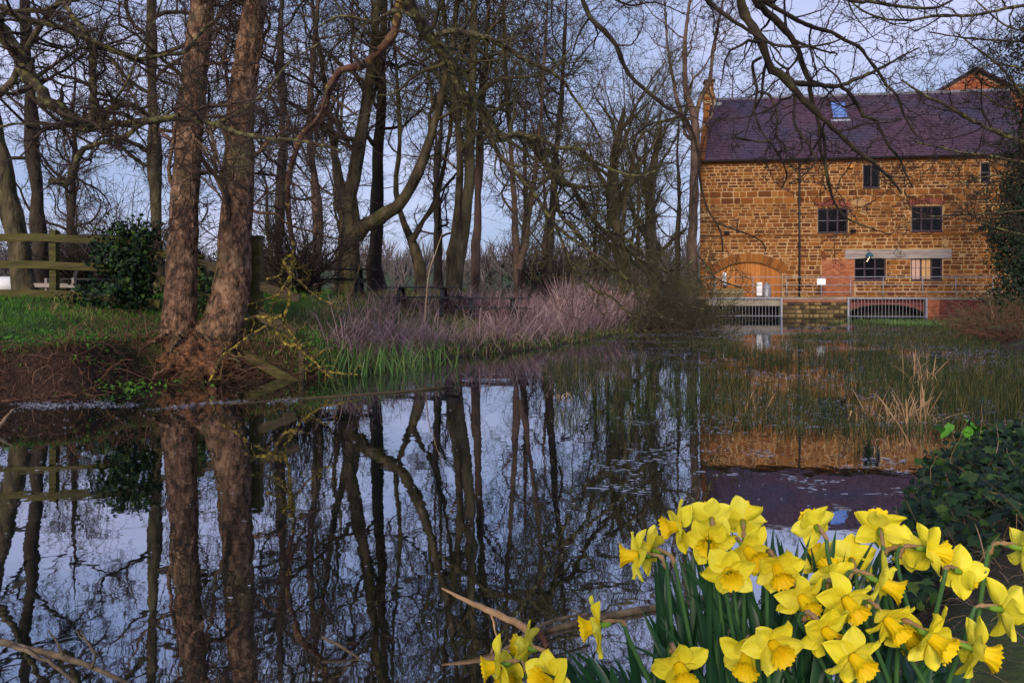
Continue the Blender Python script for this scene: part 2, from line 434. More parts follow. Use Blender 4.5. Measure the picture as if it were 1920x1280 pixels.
MT['far_wood'] = M('far bare wood', [(0.3, (0.07, 0.058, 0.062)), (0.7, (0.14, 0.12, 0.12))], scale=0.2, tone=0.5, bump=0)

# bare soil shows where the bank breaks down to the water
gm = MT['ground']
gn, gl_ = gm.node_tree.nodes, gm.node_tree.links
ga = gn.new('ShaderNodeAttribute'); ga.attribute_name = 'tone'
gx_ = gn.new('ShaderNodeMix'); gx_.data_type = 'RGBA'
gp = gn['Principled BSDF']
gsrc = gp.inputs['Base Color'].links[0].from_socket
gl_.new(ga.outputs['Fac'], gx_.inputs[0])
gl_.new(gsrc, gx_.inputs[6])
gx_.inputs[7].default_value = (0.030, 0.016, 0.010, 1)
gl_.new(gx_.outputs[2], gp.inputs['Base Color'])

# thin petals, trumpets and leaves let light through
for nm, col, f in (('petal', (0.95, 0.82, 0.05), 0.22), ('corona', (0.95, 0.70, 0.01), 0.18), ('strap', (0.05, 0.16, 0.03), 0.2)):
    m_ = MT[nm]
    nn_, ll_ = m_.node_tree.nodes, m_.node_tree.links
    om = nn_['Material Output']
    tl = nn_.new('ShaderNodeBsdfTranslucent')
    tl.inputs['Color'].default_value = (*col, 1)
    ms_ = nn_.new('ShaderNodeMixShader')
    ms_.inputs[0].default_value = f
    ll_.new(nn_['Principled BSDF'].outputs[0], ms_.inputs[1])
    ll_.new(tl.outputs[0], ms_.inputs[2])
    ll_.new(ms_.outputs[0], om.inputs['Surface'])

# water
wm = bpy.data.materials.new('pond water')
wm.use_nodes = True
n, l = wm.node_tree.nodes, wm.node_tree.links
n.clear()
o_ = n.new('ShaderNodeOutputMaterial')
gl = n.new('ShaderNodeBsdfGlossy')
gl.inputs['Color'].default_value = (0.86, 0.88, 0.95, 1)
gl.inputs['Roughness'].default_value = 0.015
df = n.new('ShaderNodeBsdfDiffuse')
df.inputs['Color'].default_value = (0.006, 0.009, 0.006, 1)
mxs = n.new('ShaderNodeMixShader')
fr = n.new('ShaderNodeFresnel')
fr.inputs['IOR'].default_value = 1.33
mr = n.new('ShaderNodeMapRange')
mr.inputs[1].default_value = 0.0
mr.inputs[2].default_value = 0.6
mr.inputs[3].default_value = 0.62
mr.inputs[4].default_value = 0.66
l.new(fr.outputs[0], mr.inputs[0])
l.new(mr.outputs[0], mxs.inputs[0])
l.new(df.outputs[0], mxs.inputs[1])
l.new(gl.outputs[0], mxs.inputs[2])
l.new(mxs.outputs[0], o_.inputs[0])
tcw = n.new('ShaderNodeTexCoord')
nw = n.new('ShaderNodeTexNoise')
nw.inputs['Scale'].default_value = 2.6
nw.inputs['Detail'].default_value = 3
bw = n.new('ShaderNodeBump')
bw.inputs['Strength'].default_value = 0.07
bw.inputs['Distance'].default_value = 0.02
l.new(tcw.outputs['Object'], nw.inputs['Vector'])
l.new(nw.outputs['Fac'], bw.inputs['Height'])
l.new(bw.outputs[0], gl.inputs['Normal'])
MT['water'] = wm

# ------------------------------------------------------------------ terrain
POND = np.array([(-40, 0.6), (-14, 1.1), (-4, 1.3), (-1, 1.45), (0.2, 1.75), (0.95, 2.3), (1.55, 3.0), (2.35, 4.2), (3.5, 5.9), (5.1, 7.3), (7.0, 9.2), (9.8, 12.5),
                 (13, 19), (17, 27), (23, 36), (26.8, 41.0), (27, 47), (11.5, 49), (10.4, 43.5), (8.0, 33.2), (4.7, 25.9), (2.2, 21), (0.55, 18.1), (-1.3, 16),
                 (-2.4, 13.6), (-3.3, 12.5), (-4.3, 12.3), (-5.25, 12.1), (-6.0, 11.5), (-6.2, 10.2), (-7, 9.7), (-9, 9.0), (-14, 8.5), (-40, 8)], float)

def pond_sdf(x, y):
    """negative inside the pond"""
    x = np.asarray(x, float); y = np.asarray(y, float)
    d2 = np.full(x.shape, 1e9)
    inside = np.zeros(x.shape, bool)
    A, B = POND, np.roll(POND, -1, axis=0)
    for (ax, ay), (bx, by) in zip(A, B):
        ex, ey = bx - ax, by - ay
        t = np.clip(((x - ax) * ex + (y - ay) * ey) / (ex * ex + ey * ey), 0, 1)
        d2 = np.minimum(d2, (x - ax - t * ex) ** 2 + (y - ay - t * ey) ** 2)
        c = ((ay > y) != (by > y)) & (x < (bx - ax) * (y - ay) / (by - ay + 1e-12) + ax)
        inside ^= c
    d = np.sqrt(d2)
    return np.where(inside, -d, d)

def vnoise(x, y, s, seed=0):
    x = np.asarray(x, float) * s; y = np.asarray(y, float) * s
    xi = np.floor(x); yi = np.floor(y)
    fx = sm(x - xi); fy = sm(y - yi)
    def h(a, b):
        v = np.sin(a * 127.1 + b * 311.7 + seed * 74.7) * 43758.5453
        return v - np.floor(v)
    return (h(xi, yi) * (1 - fx) + h(xi + 1, yi) * fx) * (1 - fy) + (h(xi, yi + 1) * (1 - fx) + h(xi + 1, yi + 1) * fx) * fy

def ground_h(x, y):
    x = np.asarray(x, float); y = np.asarray(y, float)
    d = pond_sdf(x, y) + (vnoise(x, y, 1.3, 3) - 0.5) * 0.25
    left = 0.66 * sm(d / 0.45) + 0.70 * sm(d / 4.5)
    mid = 0.22 * sm(d / 0.7) + 1.15 * sm(d / 7.5)
    near = 0.60 * sm(d / 0.55) + 0.08 * sm(d / 3)
    right = 0.16 * sm(d / 0.8) + 0.8 * sm(d / 7)
    wn_ = 1 - sm((y - 2.6) / 2.0)
    wl_ = (1 - sm((x + 5.2) / 2.6)) * (1 - wn_)
    wr_ = sm((x - 2 - np.maximum(y - 12, 0) * 0.42) / 2.5) * (1 - wn_) * (1 - wl_)
    wm_ = np.clip(1 - wn_ - wl_ - wr_, 0, 1)
    z = wn_ * near + wl_ * left + wr_ * right + wm_ * mid
    z = z + 0.45 * sm((y - 24) / 40) * (d > 0)
    z = z + 11 * sm((y - 95) / 170)
    z = z + (vnoise(x, y, 0.9, 1) - 0.5) * 0.10 * sm(d / 1.0) + (vnoise(x, y, 4.1, 2) - 0.5) * 0.035 * (d > 0)
    under = -0.04 - 0.7 * sm(-d / 1.6)
    return np.where(d > 0, z, under)

def gz(x, y):
    return float(ground_h(np.array([x]), np.array([y]))[0])

def axis(lo, hi, fine, far_lo, far_hi):
    a = list(np.arange(lo, hi, fine))
    s, v = fine, hi
    while v < far_hi:
        a.append(v); s *= 1.22; v += s
    a.append(far_hi)
    s, v = fine, lo
    pre = []
    while v > far_lo:
        s *= 1.22; v -= s; pre.append(max(v, far_lo))
    return np.array(sorted(set(pre + a)))
xs = axis(-13, 17, 0.20, -900, 900)
ys = axis(-1.5, 28, 0.20, -300, 1500)
GX, GY = np.meshgrid(xs, ys)
GZ = ground_h(GX.ravel(), GY.ravel())
V = np.stack([GX.ravel(), GY.ravel(), GZ], 1)
SOIL = 1 - sm((pond_sdf(GX.ravel(), GY.ravel()) + (vnoise(GX.ravel(), GY.ravel(), 2.2, 31) - 0.5) * 0.9 - 0.25) / 0.7)
ii = np.arange(len(V)).reshape(GX.shape)
F = np.stack([ii[:-1, :-1], ii[:-1, 1:], ii[1:, 1:], ii[1:, :-1]], -1).reshape(-1, 4)
kind(obj('ground', make_mesh('ground', V, F, smooth=True, tone=SOIL), MT['ground']), 'structure')
wv = [(-60, 0.2, 0), (32, 0.2, 0), (32, 50, 0), (-60, 50, 0)]
kind(obj('pond_water', make_mesh('pond_water', wv, np.array([[0, 1, 2, 3]])), MT['water']), 'structure')

# ------------------------------------------------------------------ the mill
BO = np.array((11.65, 44.0, 0.0))
BANG = math.atan2(-0.1285, 0.9917)
bu = np.array((math.cos(BANG), math.sin(BANG), 0))
bn = np.array((-math.sin(BANG), math.cos(BANG), 0))     # inwards

def wp(x, y, off=0.0):
    """(s, z) on the mill's front plane (off metres behind it) seen at a photo pixel"""
    d = np.array(((x - CX) / FPX, 1.0, (HY - y) / FPX))
    o = np.array((0, 0, CAMH))
    c = BO + bn * off
    t = np.dot(c - o, bn) / np.dot(d, bn)
    p = o + d * t - c
    return float(np.dot(p, bu)), float((o + d * t)[2])

mill = tag(empty('mill_building', tuple(BO), BANG), 'three-storey ironstone watermill with plum tiled roof rising from the pond', 'building')
LEN = 19.0
EAVE = wp(1320, 304)[1]
RD = 4.6
RIDGE = wp(1345, 188, RD)[1]

def rect(x0, y0, x1, y1, off=0.0):
    s0, z1 = wp(x0, y0, off)
    s1, z0 = wp(x1, y1, off)
    return [s0, s1, z0, z1]
WIN = [rect(1618, 309, 1650, 352), rect(1839, 305, 1857, 341), rect(1533, 391, 1590, 436), rect(1709, 387, 1767, 433), rect(1602, 482, 1661, 525), rect(1708, 479, 1767, 525)]
# arched doorway
da0, dz_spring = wp(1342, 512)
da1, _ = wp(1466, 506)
dapex = wp(1404, 491)[1]
DBOT = 1.05
dmid = (da0 + da1) / 2
dhalf = (da1 - da0) / 2
def arch_z(s, grow=0.0):
    hh = dhalf + grow
    rise = dapex + grow - dz_spring
    R = (hh * hh + rise * rise) / (2 * rise)
    q = np.maximum(R * R - (np.asarray(s) - dmid) ** 2, 0)
    return dz_spring - (R - rise) + np.sqrt(q)
BRK = rect(1541, 486, 1602, 556)
LINT = rect(1584, 469, 1783, 484)

# wall core (mortar), left, right and back walls: one closed shell with openings cut as recesses in front
def wall_front_cells():
    """front sheet with rectangular holes, by splitting on all edges"""
    holes = [tuple(w) for w in WIN] + [(da0, da1, DBOT, dapex + 0.02)]
    S = sorted(set([0.0, LEN] + [v for h in holes for v in h[:2]]))
    Z = sorted(set([0.0, EAVE] + [v for h in holes for v in h[2:]]))
    Vv, Ff = [], []
    for a, b in zip(S[:-1], S[1:]):
        for c, d in zip(Z[:-1], Z[1:]):
            ms, mz = (a + b) / 2, (c + d) / 2
            if any(h[0] < ms < h[1] and h[2] < mz < h[3] for h in holes):
                continue
            k = len(Vv)
            Vv += [(a, 0, c), (b, 0, c), (b, 0, d), (a, 0, d)]
            Ff.append((k, k + 1, k + 2, k + 3))
    for h in holes:      # reveals
        k = len(Vv)
        s0, s1, z0, z1 = h
        Vv += [(s0, 0, z0), (s1, 0, z0), (s1, 0, z1), (s0, 0, z1), (s0, 0.28, z0), (s1, 0.28, z0), (s1, 0.28, z1), (s0, 0.28, z1)]
        Ff += [(k, k + 4, k + 5, k + 1), (k + 1, k + 5, k + 6, k + 2), (k + 2, k + 6, k + 7, k + 3), (k + 3, k + 7, k + 4, k)]
    return Vv, Ff
sk0 = 1.05           # the gable end is not quite square to the front
wb = MB()
Vv, Ff = wall_front_cells()
wb.add(Vv, Ff)
# arch spandrel filler: strip between arch curve and rectangle top
aa = np.linspace(da0, da1, 17)
zz = arch_z(aa)
sv, sf = [], []
for k in range(16):
    b = len(sv)
    sv += [(aa[k], 0.0, zz[k]), (aa[k + 1], 0.0, zz[k + 1]), (aa[k + 1], 0.0, dapex + 0.02), (aa[k], 0.0, dapex + 0.02), (aa[k], 0.28, zz[k]), (aa[k + 1], 0.28, zz[k + 1])]
    sf += [(b, b + 1, b + 2, b + 3), (b, b + 4, b + 5, b + 1)]
wb.add(sv, sf)
B2 = RD * 2
wb.add([(0, 0, 0), (sk0 * 2, B2, 0), (sk0 * 2, B2, EAVE), (0, 0, EAVE), (sk0, RD, RIDGE - 0.1)], [(0, 3, 2, 1)], [(3, 4, 2)])
wb.add([(LEN, 0, 0), (LEN, B2, 0), (LEN, B2, EAVE), (LEN, 0, EAVE), (LEN + sk0, RD, RIDGE - 0.1)], [(0, 1, 2, 3)], [(3, 2, 4)])
wb.add([(sk0 * 2, B2, 0), (LEN, B2, 0), (LEN, B2, EAVE), (sk0 * 2, B2, EAVE)], [(0, 3, 2, 1)])
wall = wb.build('wall', MT['mortar'], mill)

# stones: unit stone meshes (a cushion with chamfered edges), shared
def unit_stone(k):
    r = np.random.default_rng(100 + k)
    V = []
    prof = [(0.0, 1.0), (0.7, 0.985), (1.0, 0.90)]
    pts = []
    for (u, v) in ((-1, -1), (0, -1), (1, -1), (1, 0), (1, 1), (0, 1), (-1, 1), (-1, 0)):
        f = 0.93 if (u and v) else 1.0
        pts.append((u * f * (1 + r.uniform(-0.05, 0.03)), v * f * (1 + r.uniform(-0.09, 0.03))))
    for d, s in prof:
        for (u, v) in pts:
            V.append((u * 0.5 * (s if d < 1 else s), -d, v * 0.5 * (s if d < 1 else s * 0.92)))
    V.append((0, -1.12, 0))
    F4, F3 = [], []
    for j in range(2):
        for i in range(8):
            F4.append((j * 8 + i, j * 8 + (i + 1) % 8, j * 8 + 8 + (i + 1) % 8, j * 8 + 8 + i))
    for i in range(8):
        F3.append((16 + i, 16 + (i + 1) % 8, 24))
    return np.array(V), np.array(F4), np.array(F3)
US = [unit_stone(k) for k in range(8)]
US_ME = []
for k, (v, f4, f3) in enumerate(US):
    me = make_mesh('stone', v, [f4, f3])
    me.materials.append(MT['stone'])
    US_ME.append(me)

def blocked(s0, s1, z0, z1, pads):
    for (a, b, c, d) in pads:
        if s1 > a and s0 < b and z1 > c and z0 < d:
            return True
    return False
pads = [(w[0] - 0.02, w[1] + 0.02, w[2] - 0.02, w[3] + 0.02) for w in WIN]
pads += [(BRK[0], BRK[1], BRK[2], BRK[3]), (LINT[0], LINT[1], LINT[2], LINT[3])]
BIGROW = [wp(1500, 361)[1], wp(1500, 375)[1], wp(1500, 396)[1]]
stones = []
z = 1.05
row = 0
r_ = np.random.default_rng(11)
while z < EAVE - 0.16:
    h = r_.choice([0.15, 0.19, 0.21, 0.24, 0.28], p=[0.18, 0.26, 0.26, 0.18, 0.12])
    if abs(z - BIGROW[1]) < 0.25:
        h = 0.40
    if z + h > EAVE - 0.03:
        h = EAVE - 0.03 - z
    s = -r_.uniform(0.0, 0.2)
    while s < LEN:
        w = r_.uniform(0.24, 0.66) * (0.75 + h * 1.3)
        a, b = max(s, 0.0), min(s + w, LEN)
        s += w
        # clip against openings left and right
        segs = [(a, b)]
        for pd in pads + [None]:
            if pd is None:
                # arch and voussoir ring
                new = []
                rise_ = dapex - dz_spring
                Ri_ = (dhalf ** 2 + rise_ ** 2) / (2 * rise_)
                cz_ = dapex - Ri_
                Ro_ = Ri_ + 0.60
                am_ = math.asin(min(dhalf / Ri_, 1.0)) * 1.06
                zo_ = cz_ + Ro_ * math.cos(am_)
                zm_ = z + h * 0.5
                if zm_ >= cz_ + Ro_:
                    hb_ = 0.0
                elif zm_ >= zo_:
                    hb_ = math.sqrt(Ro_ ** 2 - (zm_ - cz_) ** 2)
                else:
                    tq = max(0.0, min(1.0, (zm_ - dz_spring) / max(1e-3, zo_ - dz_spring)))
                    hb_ = dhalf + 0.03 + tq * (Ro_ * math.sin(am_) - dhalf)
                for (q0, q1) in segs:
                    if hb_ <= 0 or q1 < dmid - hb_ or q0 > dmid + hb_:
                        new.append((q0, q1))
                        continue
                    if q0 < dmid - hb_ - 0.07:
                        new.append((q0, dmid - hb_))
                    if q1 > dmid + hb_ + 0.07:
                        new.append((dmid + hb_, q1))
                segs = new
                continue
            new = []
            for (q0, q1) in segs:
                if q1 > pd[0] and q0 < pd[1] and z + h * 0.7 > pd[2] and z + h * 0.3 < pd[3]:
                    if q0 < pd[0] - 0.07:
                        new.append((q0, pd[0]))
                    if q1 > pd[1] + 0.07:
                        new.append((pd[1], q1))
                else:
                    new.append((q0, q1))
            segs = new
        for (q0, q1) in segs:
            if q1 - q0 > 0.07:
                if h > 0.23 and h < 0.38 and r_.uniform() < 0.16:
                    zc_ = z + h * r_.uniform(0.4, 0.6)
                    stones.append((q0, q1, z, zc_)); stones.append((q0, q1, zc_, z + h))
                else:
                    stones.append((q0, q1, z, z + h))
    z += h
stones = [s for s in stones if r_.uniform() > 0.012]
order = sorted(range(len(stones)), key=lambda i: -((stones[i][1] - stones[i][0]) * (stones[i][3] - stones[i][2]) * (1.0 if stones[i][0] < 16.5 else 0.2)))
single = set(order[:300])
V_, F4_, F3_, T_ = [], [], [], []
nn = 0
for i, (a, b, c, d) in enumerate(stones):
    k = int(r_.integers(8))
    g = 0.019 + r_.uniform(0, 0.014)
    c += r_.uniform(-0.012, 0.012); d += r_.uniform(-0.012, 0.012)
    dep = 0.022 + r_.uniform(0, 0.022)
    sx, sz = b - a - 2 * g, d - c - 2 * g * 0.8
    if sx < 0.04 or sz < 0.04:
        continue
    cx_, cz_ = (a + b) / 2, (c + d) / 2
    if i in single:
        o = obj('stone', US_ME[k], None, wall, (cx_, 0.004, cz_), (0, r_.uniform(-0.02, 0.02), 0), (sx, dep, sz))
    else:
        v, f4, f3 = US[k]
        vv = v * np.array((sx, dep, sz)) + np.array((cx_, 0.004, cz_))
        V_.append(vv); F4_.append(f4 + nn); F3_.append(f3 + nn); nn += len(vv)
        T_.append(np.full(len(vv), r_.uniform()))
kind(obj('stonework', make_mesh('stonework', np.concatenate(V_), [np.concatenate(F4_), np.concatenate(F3_)], tone=np.concatenate(T_)), MT['stone'], wall), 'stuff')

# door arch stones
def wedge(s_in0, z_in0, s_in1, z_in1, s_o1, z_o1, s_o0, z_o0, y0, y1):
    V = []
    for y, k in ((y0, 1.0), (y1, 0.94)):
        cs = (s_in0 + s_in1 + s_o0 + s_o1) / 4; cz = (z_in0 + z_in1 + z_o0 + z_o1) / 4
        for (s, zq) in ((s_in0, z_in0), (s_in1, z_in1), (s_o1, z_o1), (s_o0, z_o0)):
            V.append((cs + (s - cs) * k, y, cz + (zq - cz) * k))
    return V, [(4, 5, 6, 7), (0, 1, 5, 4), (1, 2, 6, 5), (2, 3, 7, 6), (3, 0, 4, 7)]
NV = 15
hh = dhalf; rise = dapex - dz_spring
RA = (hh * hh + rise * rise) / (2 * rise)
czA = dapex - RA
a_max = math.asin(min(hh / RA, 1.0)) * 1.06
angs = np.linspace(-a_max, a_max, NV + 1)
for k in range(NV):
    g = 0.007
    a0, a1 = angs[k] + g / 2, angs[k + 1] - g / 2
    Ro = RA + 0.58 + random.uniform(-0.06, 0.06)
    Ri = RA + 0.015
    pt = lambda R, a: (dmid + R * math.sin(a), czA + R * math.cos(a))
    v, f = wedge(*pt(Ri, a0), *pt(Ri, a1), *pt(Ro, a1), *pt(Ro, a0), 0.0, -0.045)
    obj('arch_stone', make_mesh('arch_stone', v, np.array(f)), MT['stone'], wall)

# brick patch beside the window, as small bricks in one mesh, and brick heads over two windows
def brick_field(a, b, c, d, bw_, bh, y, mat, name, depth=0.02, parent=None, top=None, mort=None):
    V, F, T, n0 = [], [], [], 0
    z, r = c, 0
    while z < d - 0.02:
        s = a - (bw_ / 2 if r % 2 else 0)
        while s < b:
            q0, q1 = max(s, a), min(s + bw_, b)
            if q1 - q0 > 0.04 and (top is None or z + bh < top((q0 + q1) / 2)):
                g = 0.006
                x0, x1, z0, z1 = q0 + g, q1 - g, z + g, min(z + bh, d) - g
                jd = depth + random.uniform(-0.004, 0.006)
                V += [(x0, y, z0), (x1, y, z0), (x1, y, z1), (x0, y, z1), (x0 + 0.006, y - jd, z0 + 0.006), (x1 - 0.006, y - jd, z0 + 0.006), (x1 - 0.006, y - jd, z1 - 0.006), (x0 + 0.006, y - jd, z1 - 0.006)]
                F += [(n0 + 4, n0 + 5, n0 + 6, n0 + 7), (n0, n0 + 1, n0 + 5, n0 + 4), (n0 + 1, n0 + 2, n0 + 6, n0 + 5), (n0 + 2, n0 + 3, n0 + 7, n0 + 6), (n0 + 3, n0, n0 + 4, n0 + 7)]
                T += [random.random()] * 8
                n0 += 8
            s += bw_
        z += bh
        r += 1
    return kind(obj(name, make_mesh(name, V, np.array(F), tone=T), mat, parent), 'stuff')
mb = MB().box((BRK[0], -0.006, BRK[2]), (BRK[1], 0.0, BRK[3]))
bp_ = mb.build('brick_patch', MT['brick_mortar'], wall)
brick_field(BRK[0], BRK[1], BRK[2], BRK[3], 0.23, 0.075, -0.006, MT['brick'], 'brickwork', parent=wall)
for w in (WIN[2], WIN[3]):
    c_ = (w[0] + w[1]) / 2
    hw = (w[1] - w[0]) / 2
    nb_ = 16
    for k in range(nb_):
        u0, u1 = -1 + 2 * k / nb_, -1 + 2 * (k + 1) / nb_
        f = lambda u, e: (c_ + u * (hw + 0.05 + e * 0.10), w[3] + 0.03 + 0.14 * (1 - u * u) + e * 0.30)
        v, fc = wedge(*f(u0 + 0.015, 0), *f(u1 - 0.015, 0), *f(u1 - 0.015, 1), *f(u0 + 0.015, 1), -0.03, -0.06)
        obj('brick', make_mesh('brick', v, np.array(fc)), MT['brick_purple'], wall)
# two leaning relieving stones above the brick patch
for (x0, x1) in ((1540, 1547), (1572, 1577)):
    a = wp(x0, 471); b = wp(x1, 487)
    v, fc = wedge(a[0] + 0.05, b[1], b[0] + 0.05, b[1], b[0] - 0.05, a[1], a[0] - 0.05, a[1], -0.02, -0.07)
    obj('relieving_stone', make_mesh('relieving_stone', v, np.array(fc)), MT['stone'], wall)
# pale mortar patches
for (x0, y0, x1, y1) in ((1598, 371, 1622, 388), (1612, 394, 1625, 404), (1763, 446, 1780, 462)):
    s0, s1, z0, z1 = rect(x0, y0, x1, y1)
    k = 11
    ang = np.linspace(0, 2 * math.pi, k, endpoint=False)
    rr = 0.5 * (1 + 0.25 * r_.standard_normal(k).clip(-1, 1))
    v = [((s0 + s1) / 2 + math.cos(a) * q * (s1 - s0), -0.052, (z0 + z1) / 2 + math.sin(a) * q * (z1 - z0)) for a, q in zip(ang, rr)]
    v2 = [(p[0], 0, p[2]) for p in v]
    v.append(((s0 + s1) / 2, -0.058, (z0 + z1) / 2))
    F3 = [(i, (i + 1) % k, k) for i in range(k)]
    F4 = [(i, k + 1 + i, k + 1 + (i + 1) % k, (i + 1) % k) for i in range(k)]
    obj('mortar_patch', make_mesh('mortar_patch', v + v2, [np.array(F4), np.array(F3)]), MT['mortar'], wall)

# string course below the first floor
zc = wp(1500, 441)[1]
for k in range(34):
    a, b = LEN * k / 34 + 0.01, LEN * (k + 1) / 34 - 0.01
    MB().box((a, -0.075, zc - 0.05), (b, -0.02, zc + 0.035), 0.012).build('ledge_stone', MT['stone'], wall)

# windows
def window(w, cols, rows, curtains=None, junk=False):
    s0, s1, z0, z1 = w
    fr_ = MB()
    t = 0.075
    y0, y1 = 0.06, 0.15
    fr_.box((s0, y0, z0), (s1, y1, z0 + t)).box((s0, y0, z1 - t), (s1, y1, z1)).box((s0, y0, z0 + t), (s0 + t, y1, z1 - t)).box((s1 - t, y0, z0 + t), (s1, y1, z1 - t))
    fo = fr_.build('window', MT['frame'], mill)
    for k in range(1, cols):
        x = s0 + (s1 - s0) * k / cols
        MB().box((x - 0.045, y0 + 0.006, z0 + t), (x + 0.045, y1 - 0.006, z1 - t)).build('mullion', MT['frame'], fo)
    cw = (s1 - s0) / cols
    for k in range(cols):
        a = s0 + cw * k + (t if k == 0 else 0.045)
        b = s0 + cw * (k + 1) - (t if k == cols - 1 else 0.045)
        for j in range(rows):
            c = z0 + t + (z1 - z0 - 2 * t) * j / rows
            d = z0 + t + (z1 - z0 - 2 * t) * (j + 1) / rows
            MB().box((a, 0.115, c), (b, 0.120, d)).build('pane', MT['pane'] if not (curtains and curtains[k]) else MT[curtains[k]], fo)
            if j:
                MB().box((a, 0.085, c - 0.016), (b, 0.112, c + 0.016)).build('glazing_bar', MT['glazing_bar'], fo)
        if curtains and curtains[k]:
            m_ = (a + b) / 2
            MB().box((m_ - 0.014, 0.086, z0 + t), (m_ + 0.014, 0.111, z1 - t)).build('glazing_bar', MT['frame'], fo)
    MB().box((s0 - 0.04, -0.05, z0 - 0.06), (s1 + 0.04, 0.10, z0 - 0.004), 0.01).build('sill', MT['frame'], fo)
    return fo
window(WIN[0], 2, 1); window(WIN[1], 1, 2); window(WIN[2], 3, 2); window(WIN[3], 3, 2); window(WIN[4], 3, 2)
window(WIN[5], 3, 2, ['curtain_pink', 'curtain_tan', None])
# objects standing inside two windows
s0, s1, z0, z1 = WIN[0]
def blob(name, c, r, mat, parent=None, seed=0, sub=3):
    u = np.linspace(0, math.pi, 7)[1:-1]
    v = np.linspace(0, 2 * math.pi, 10, endpoint=False)
    rr = np.random.default_rng(seed)
    V = [(0, 0, 1.0)]
    for a in u:
        for b in v:
            k = 1 + rr.uniform(-0.14, 0.14)
            V.append((math.sin(a) * math.cos(b) * k, math.sin(a) * math.sin(b) * k, math.cos(a) * k))
    V.append((0, 0, -1.0))
    F4, F3 = [], []
    for i in range(4):
        for j in range(10):
            F4.append((1 + i * 10 + j, 1 + i * 10 + 10 + j, 1 + i * 10 + 10 + (j + 1) % 10, 1 + i * 10 + (j + 1) % 10))
    for j in range(10):
        F3.append((0, 1 + j, 1 + (j + 1) % 10)); F3.append((len(V) - 1, 41 + (j + 1) % 10, 41 + j))
    V = np.array(V) * np.array(r) + np.array(c)
    return obj(name, make_mesh(name, V, [np.array(F4), np.array(F3)], smooth=True), mat, parent)
# lintel
lm = MB()
xs_ = np.linspace(LINT[0], LINT[1], 13)
lv = []
for x in xs_:
    j0, j1 = random.uniform(-0.02, 0.02), random.uniform(-0.02, 0.02)
    zt, zb = LINT[3] + 0.0 + j0, LINT[2] + j1
    lv += [(x, -0.09, zb), (x, -0.09, zt), (x, 0.0, zt), (x, 0.0, zb)]
lf = []
for k in range(12):
    for a in range(4):
        lf.append((k * 4 + a, k * 4 + 4 + a, k * 4 + 4 + (a + 1) % 4, k * 4 + (a + 1) % 4))
lf += [(0, 1, 2, 3), (51, 50, 49, 48)]
lm.add(lv, lf).build('lintel', MT['lintel'], mill)
# door leaves of planks
door = empty('door', (0, 0, 0)); door.parent = mill
npk = 13
for k in range(npk):
    a = da0 + (da1 - da0) * k / npk + 0.006
    b = da0 + (da1 - da0) * (k + 1) / npk - 0.006
    za, zb_ = float(arch_z(a)), float(arch_z(b))
    yy = 0.20 + random.uniform(-0.006, 0.006)
    V = [(a, yy, DBOT), (b, yy, DBOT), (b, yy, zb_), (a, yy, za), (a, yy + 0.04, DBOT), (b, yy + 0.04, DBOT), (b, yy + 0.04, zb_), (a, yy + 0.04, za)]
    obj('plank', make_mesh('plank', V, np.array([(0, 1, 2, 3), (1, 5, 6, 2), (0, 3, 7, 4), (3, 2, 6, 7)])), MT['door'], door)
MB().box((dmid - 0.75, 0.155, 2.05), (dmid - 0.70, 0.19, 2.2)).build('handle', MT['gutter'], door)
# downpipe, gutter, eaves board
sp = wp(1498, 400)[0]
dp = MB().tube([(sp, -0.10, EAVE - 0.10), (sp, -0.11, 5.0), (sp, -0.10, 1.12)], 0.065, 8)
dpo = dp.build('downpipe', MT['gutter'], mill, smooth=True)
for z in (2.2, 4.2, 6.2, 8.2):
    MB().box((sp - 0.10, -0.13, z), (sp + 0.10, -0.02, z + 0.06)).build('bracket', MT['gutter'], dpo)
MB().tube([(sp, -0.26, EAVE - 0.02), (sp, -0.2, EAVE - 0.3), (sp, -0.10, EAVE - 0.42)], 0.06, 8).build('swan_neck', MT['gutter'], dpo, smooth=True)
ev = MB().box((0.0, -0.10, EAVE - 0.16), (LEN, -0.03, EAVE - 0.02), 0.01)
ev.build('eaves_stone', MT['stone'], mill)
gv, gf = [], []
for k, x in enumerate((-0.05, LEN + 0.05)):
    for a in np.linspace(math.pi, 2 * math.pi, 7):
        gv.append((x, -0.29 + 0.09 * math.cos(a), EAVE + 0.03 + 0.10 * math.sin(a)))
for a in range(6):
    gf.append((a, a + 1, 8 + a, 7 + a))
obj('gutter', make_mesh('gutter', gv, np.array(gf)), MT['gutter'], mill)

# roof: a shell plus courses of tiles
rb = MB()
e0, e1 = (0.22, -0.24), (LEN + 0.1, -0.24)
EZ = EAVE + 0.05
SL = math.hypot(RD + 0.24, RIDGE - EZ)
def rpt(s, t, lift=0.0):
    """t from eave (0) to ridge (1); s along the building"""
    y = -0.24 + (RD + 0.24) * t
    z = EZ + (RIDGE - EZ) * t
    ny, nz = -(RIDGE - EZ) / SL, (RD + 0.24) / SL
    return (s, y + ny * lift, z + nz * lift)
def s_left(t):
    return 0.24 + sk0 * 1.0 * t
rb.add([rpt(s_left(0) - 0.2, 0, -0.03), rpt(LEN + 0.1, 0, -0.03), rpt(LEN + 0.1 + sk0, 1, -0.03), rpt(s_left(1) - 0.2, 1, -0.03)], [(0, 1, 2, 3)])
rb.add([(s_left(1) - 0.2, RD, RIDGE - 0.03), (LEN + 0.1 + sk0, RD, RIDGE - 0.03), (LEN + 0.1 + sk0, B2 + 0.24, EZ), (s_left(1) + 0.6, B2 + 0.24, EZ)], [(0, 1, 2, 3)])
roof = rb.build('roof', MT['tile'], mill)
NCR = 40
SKY = rect(1557, 191, 1588, 229, RD * 0.80)
sky_t0, sky_t1 = 0.565, 0.915
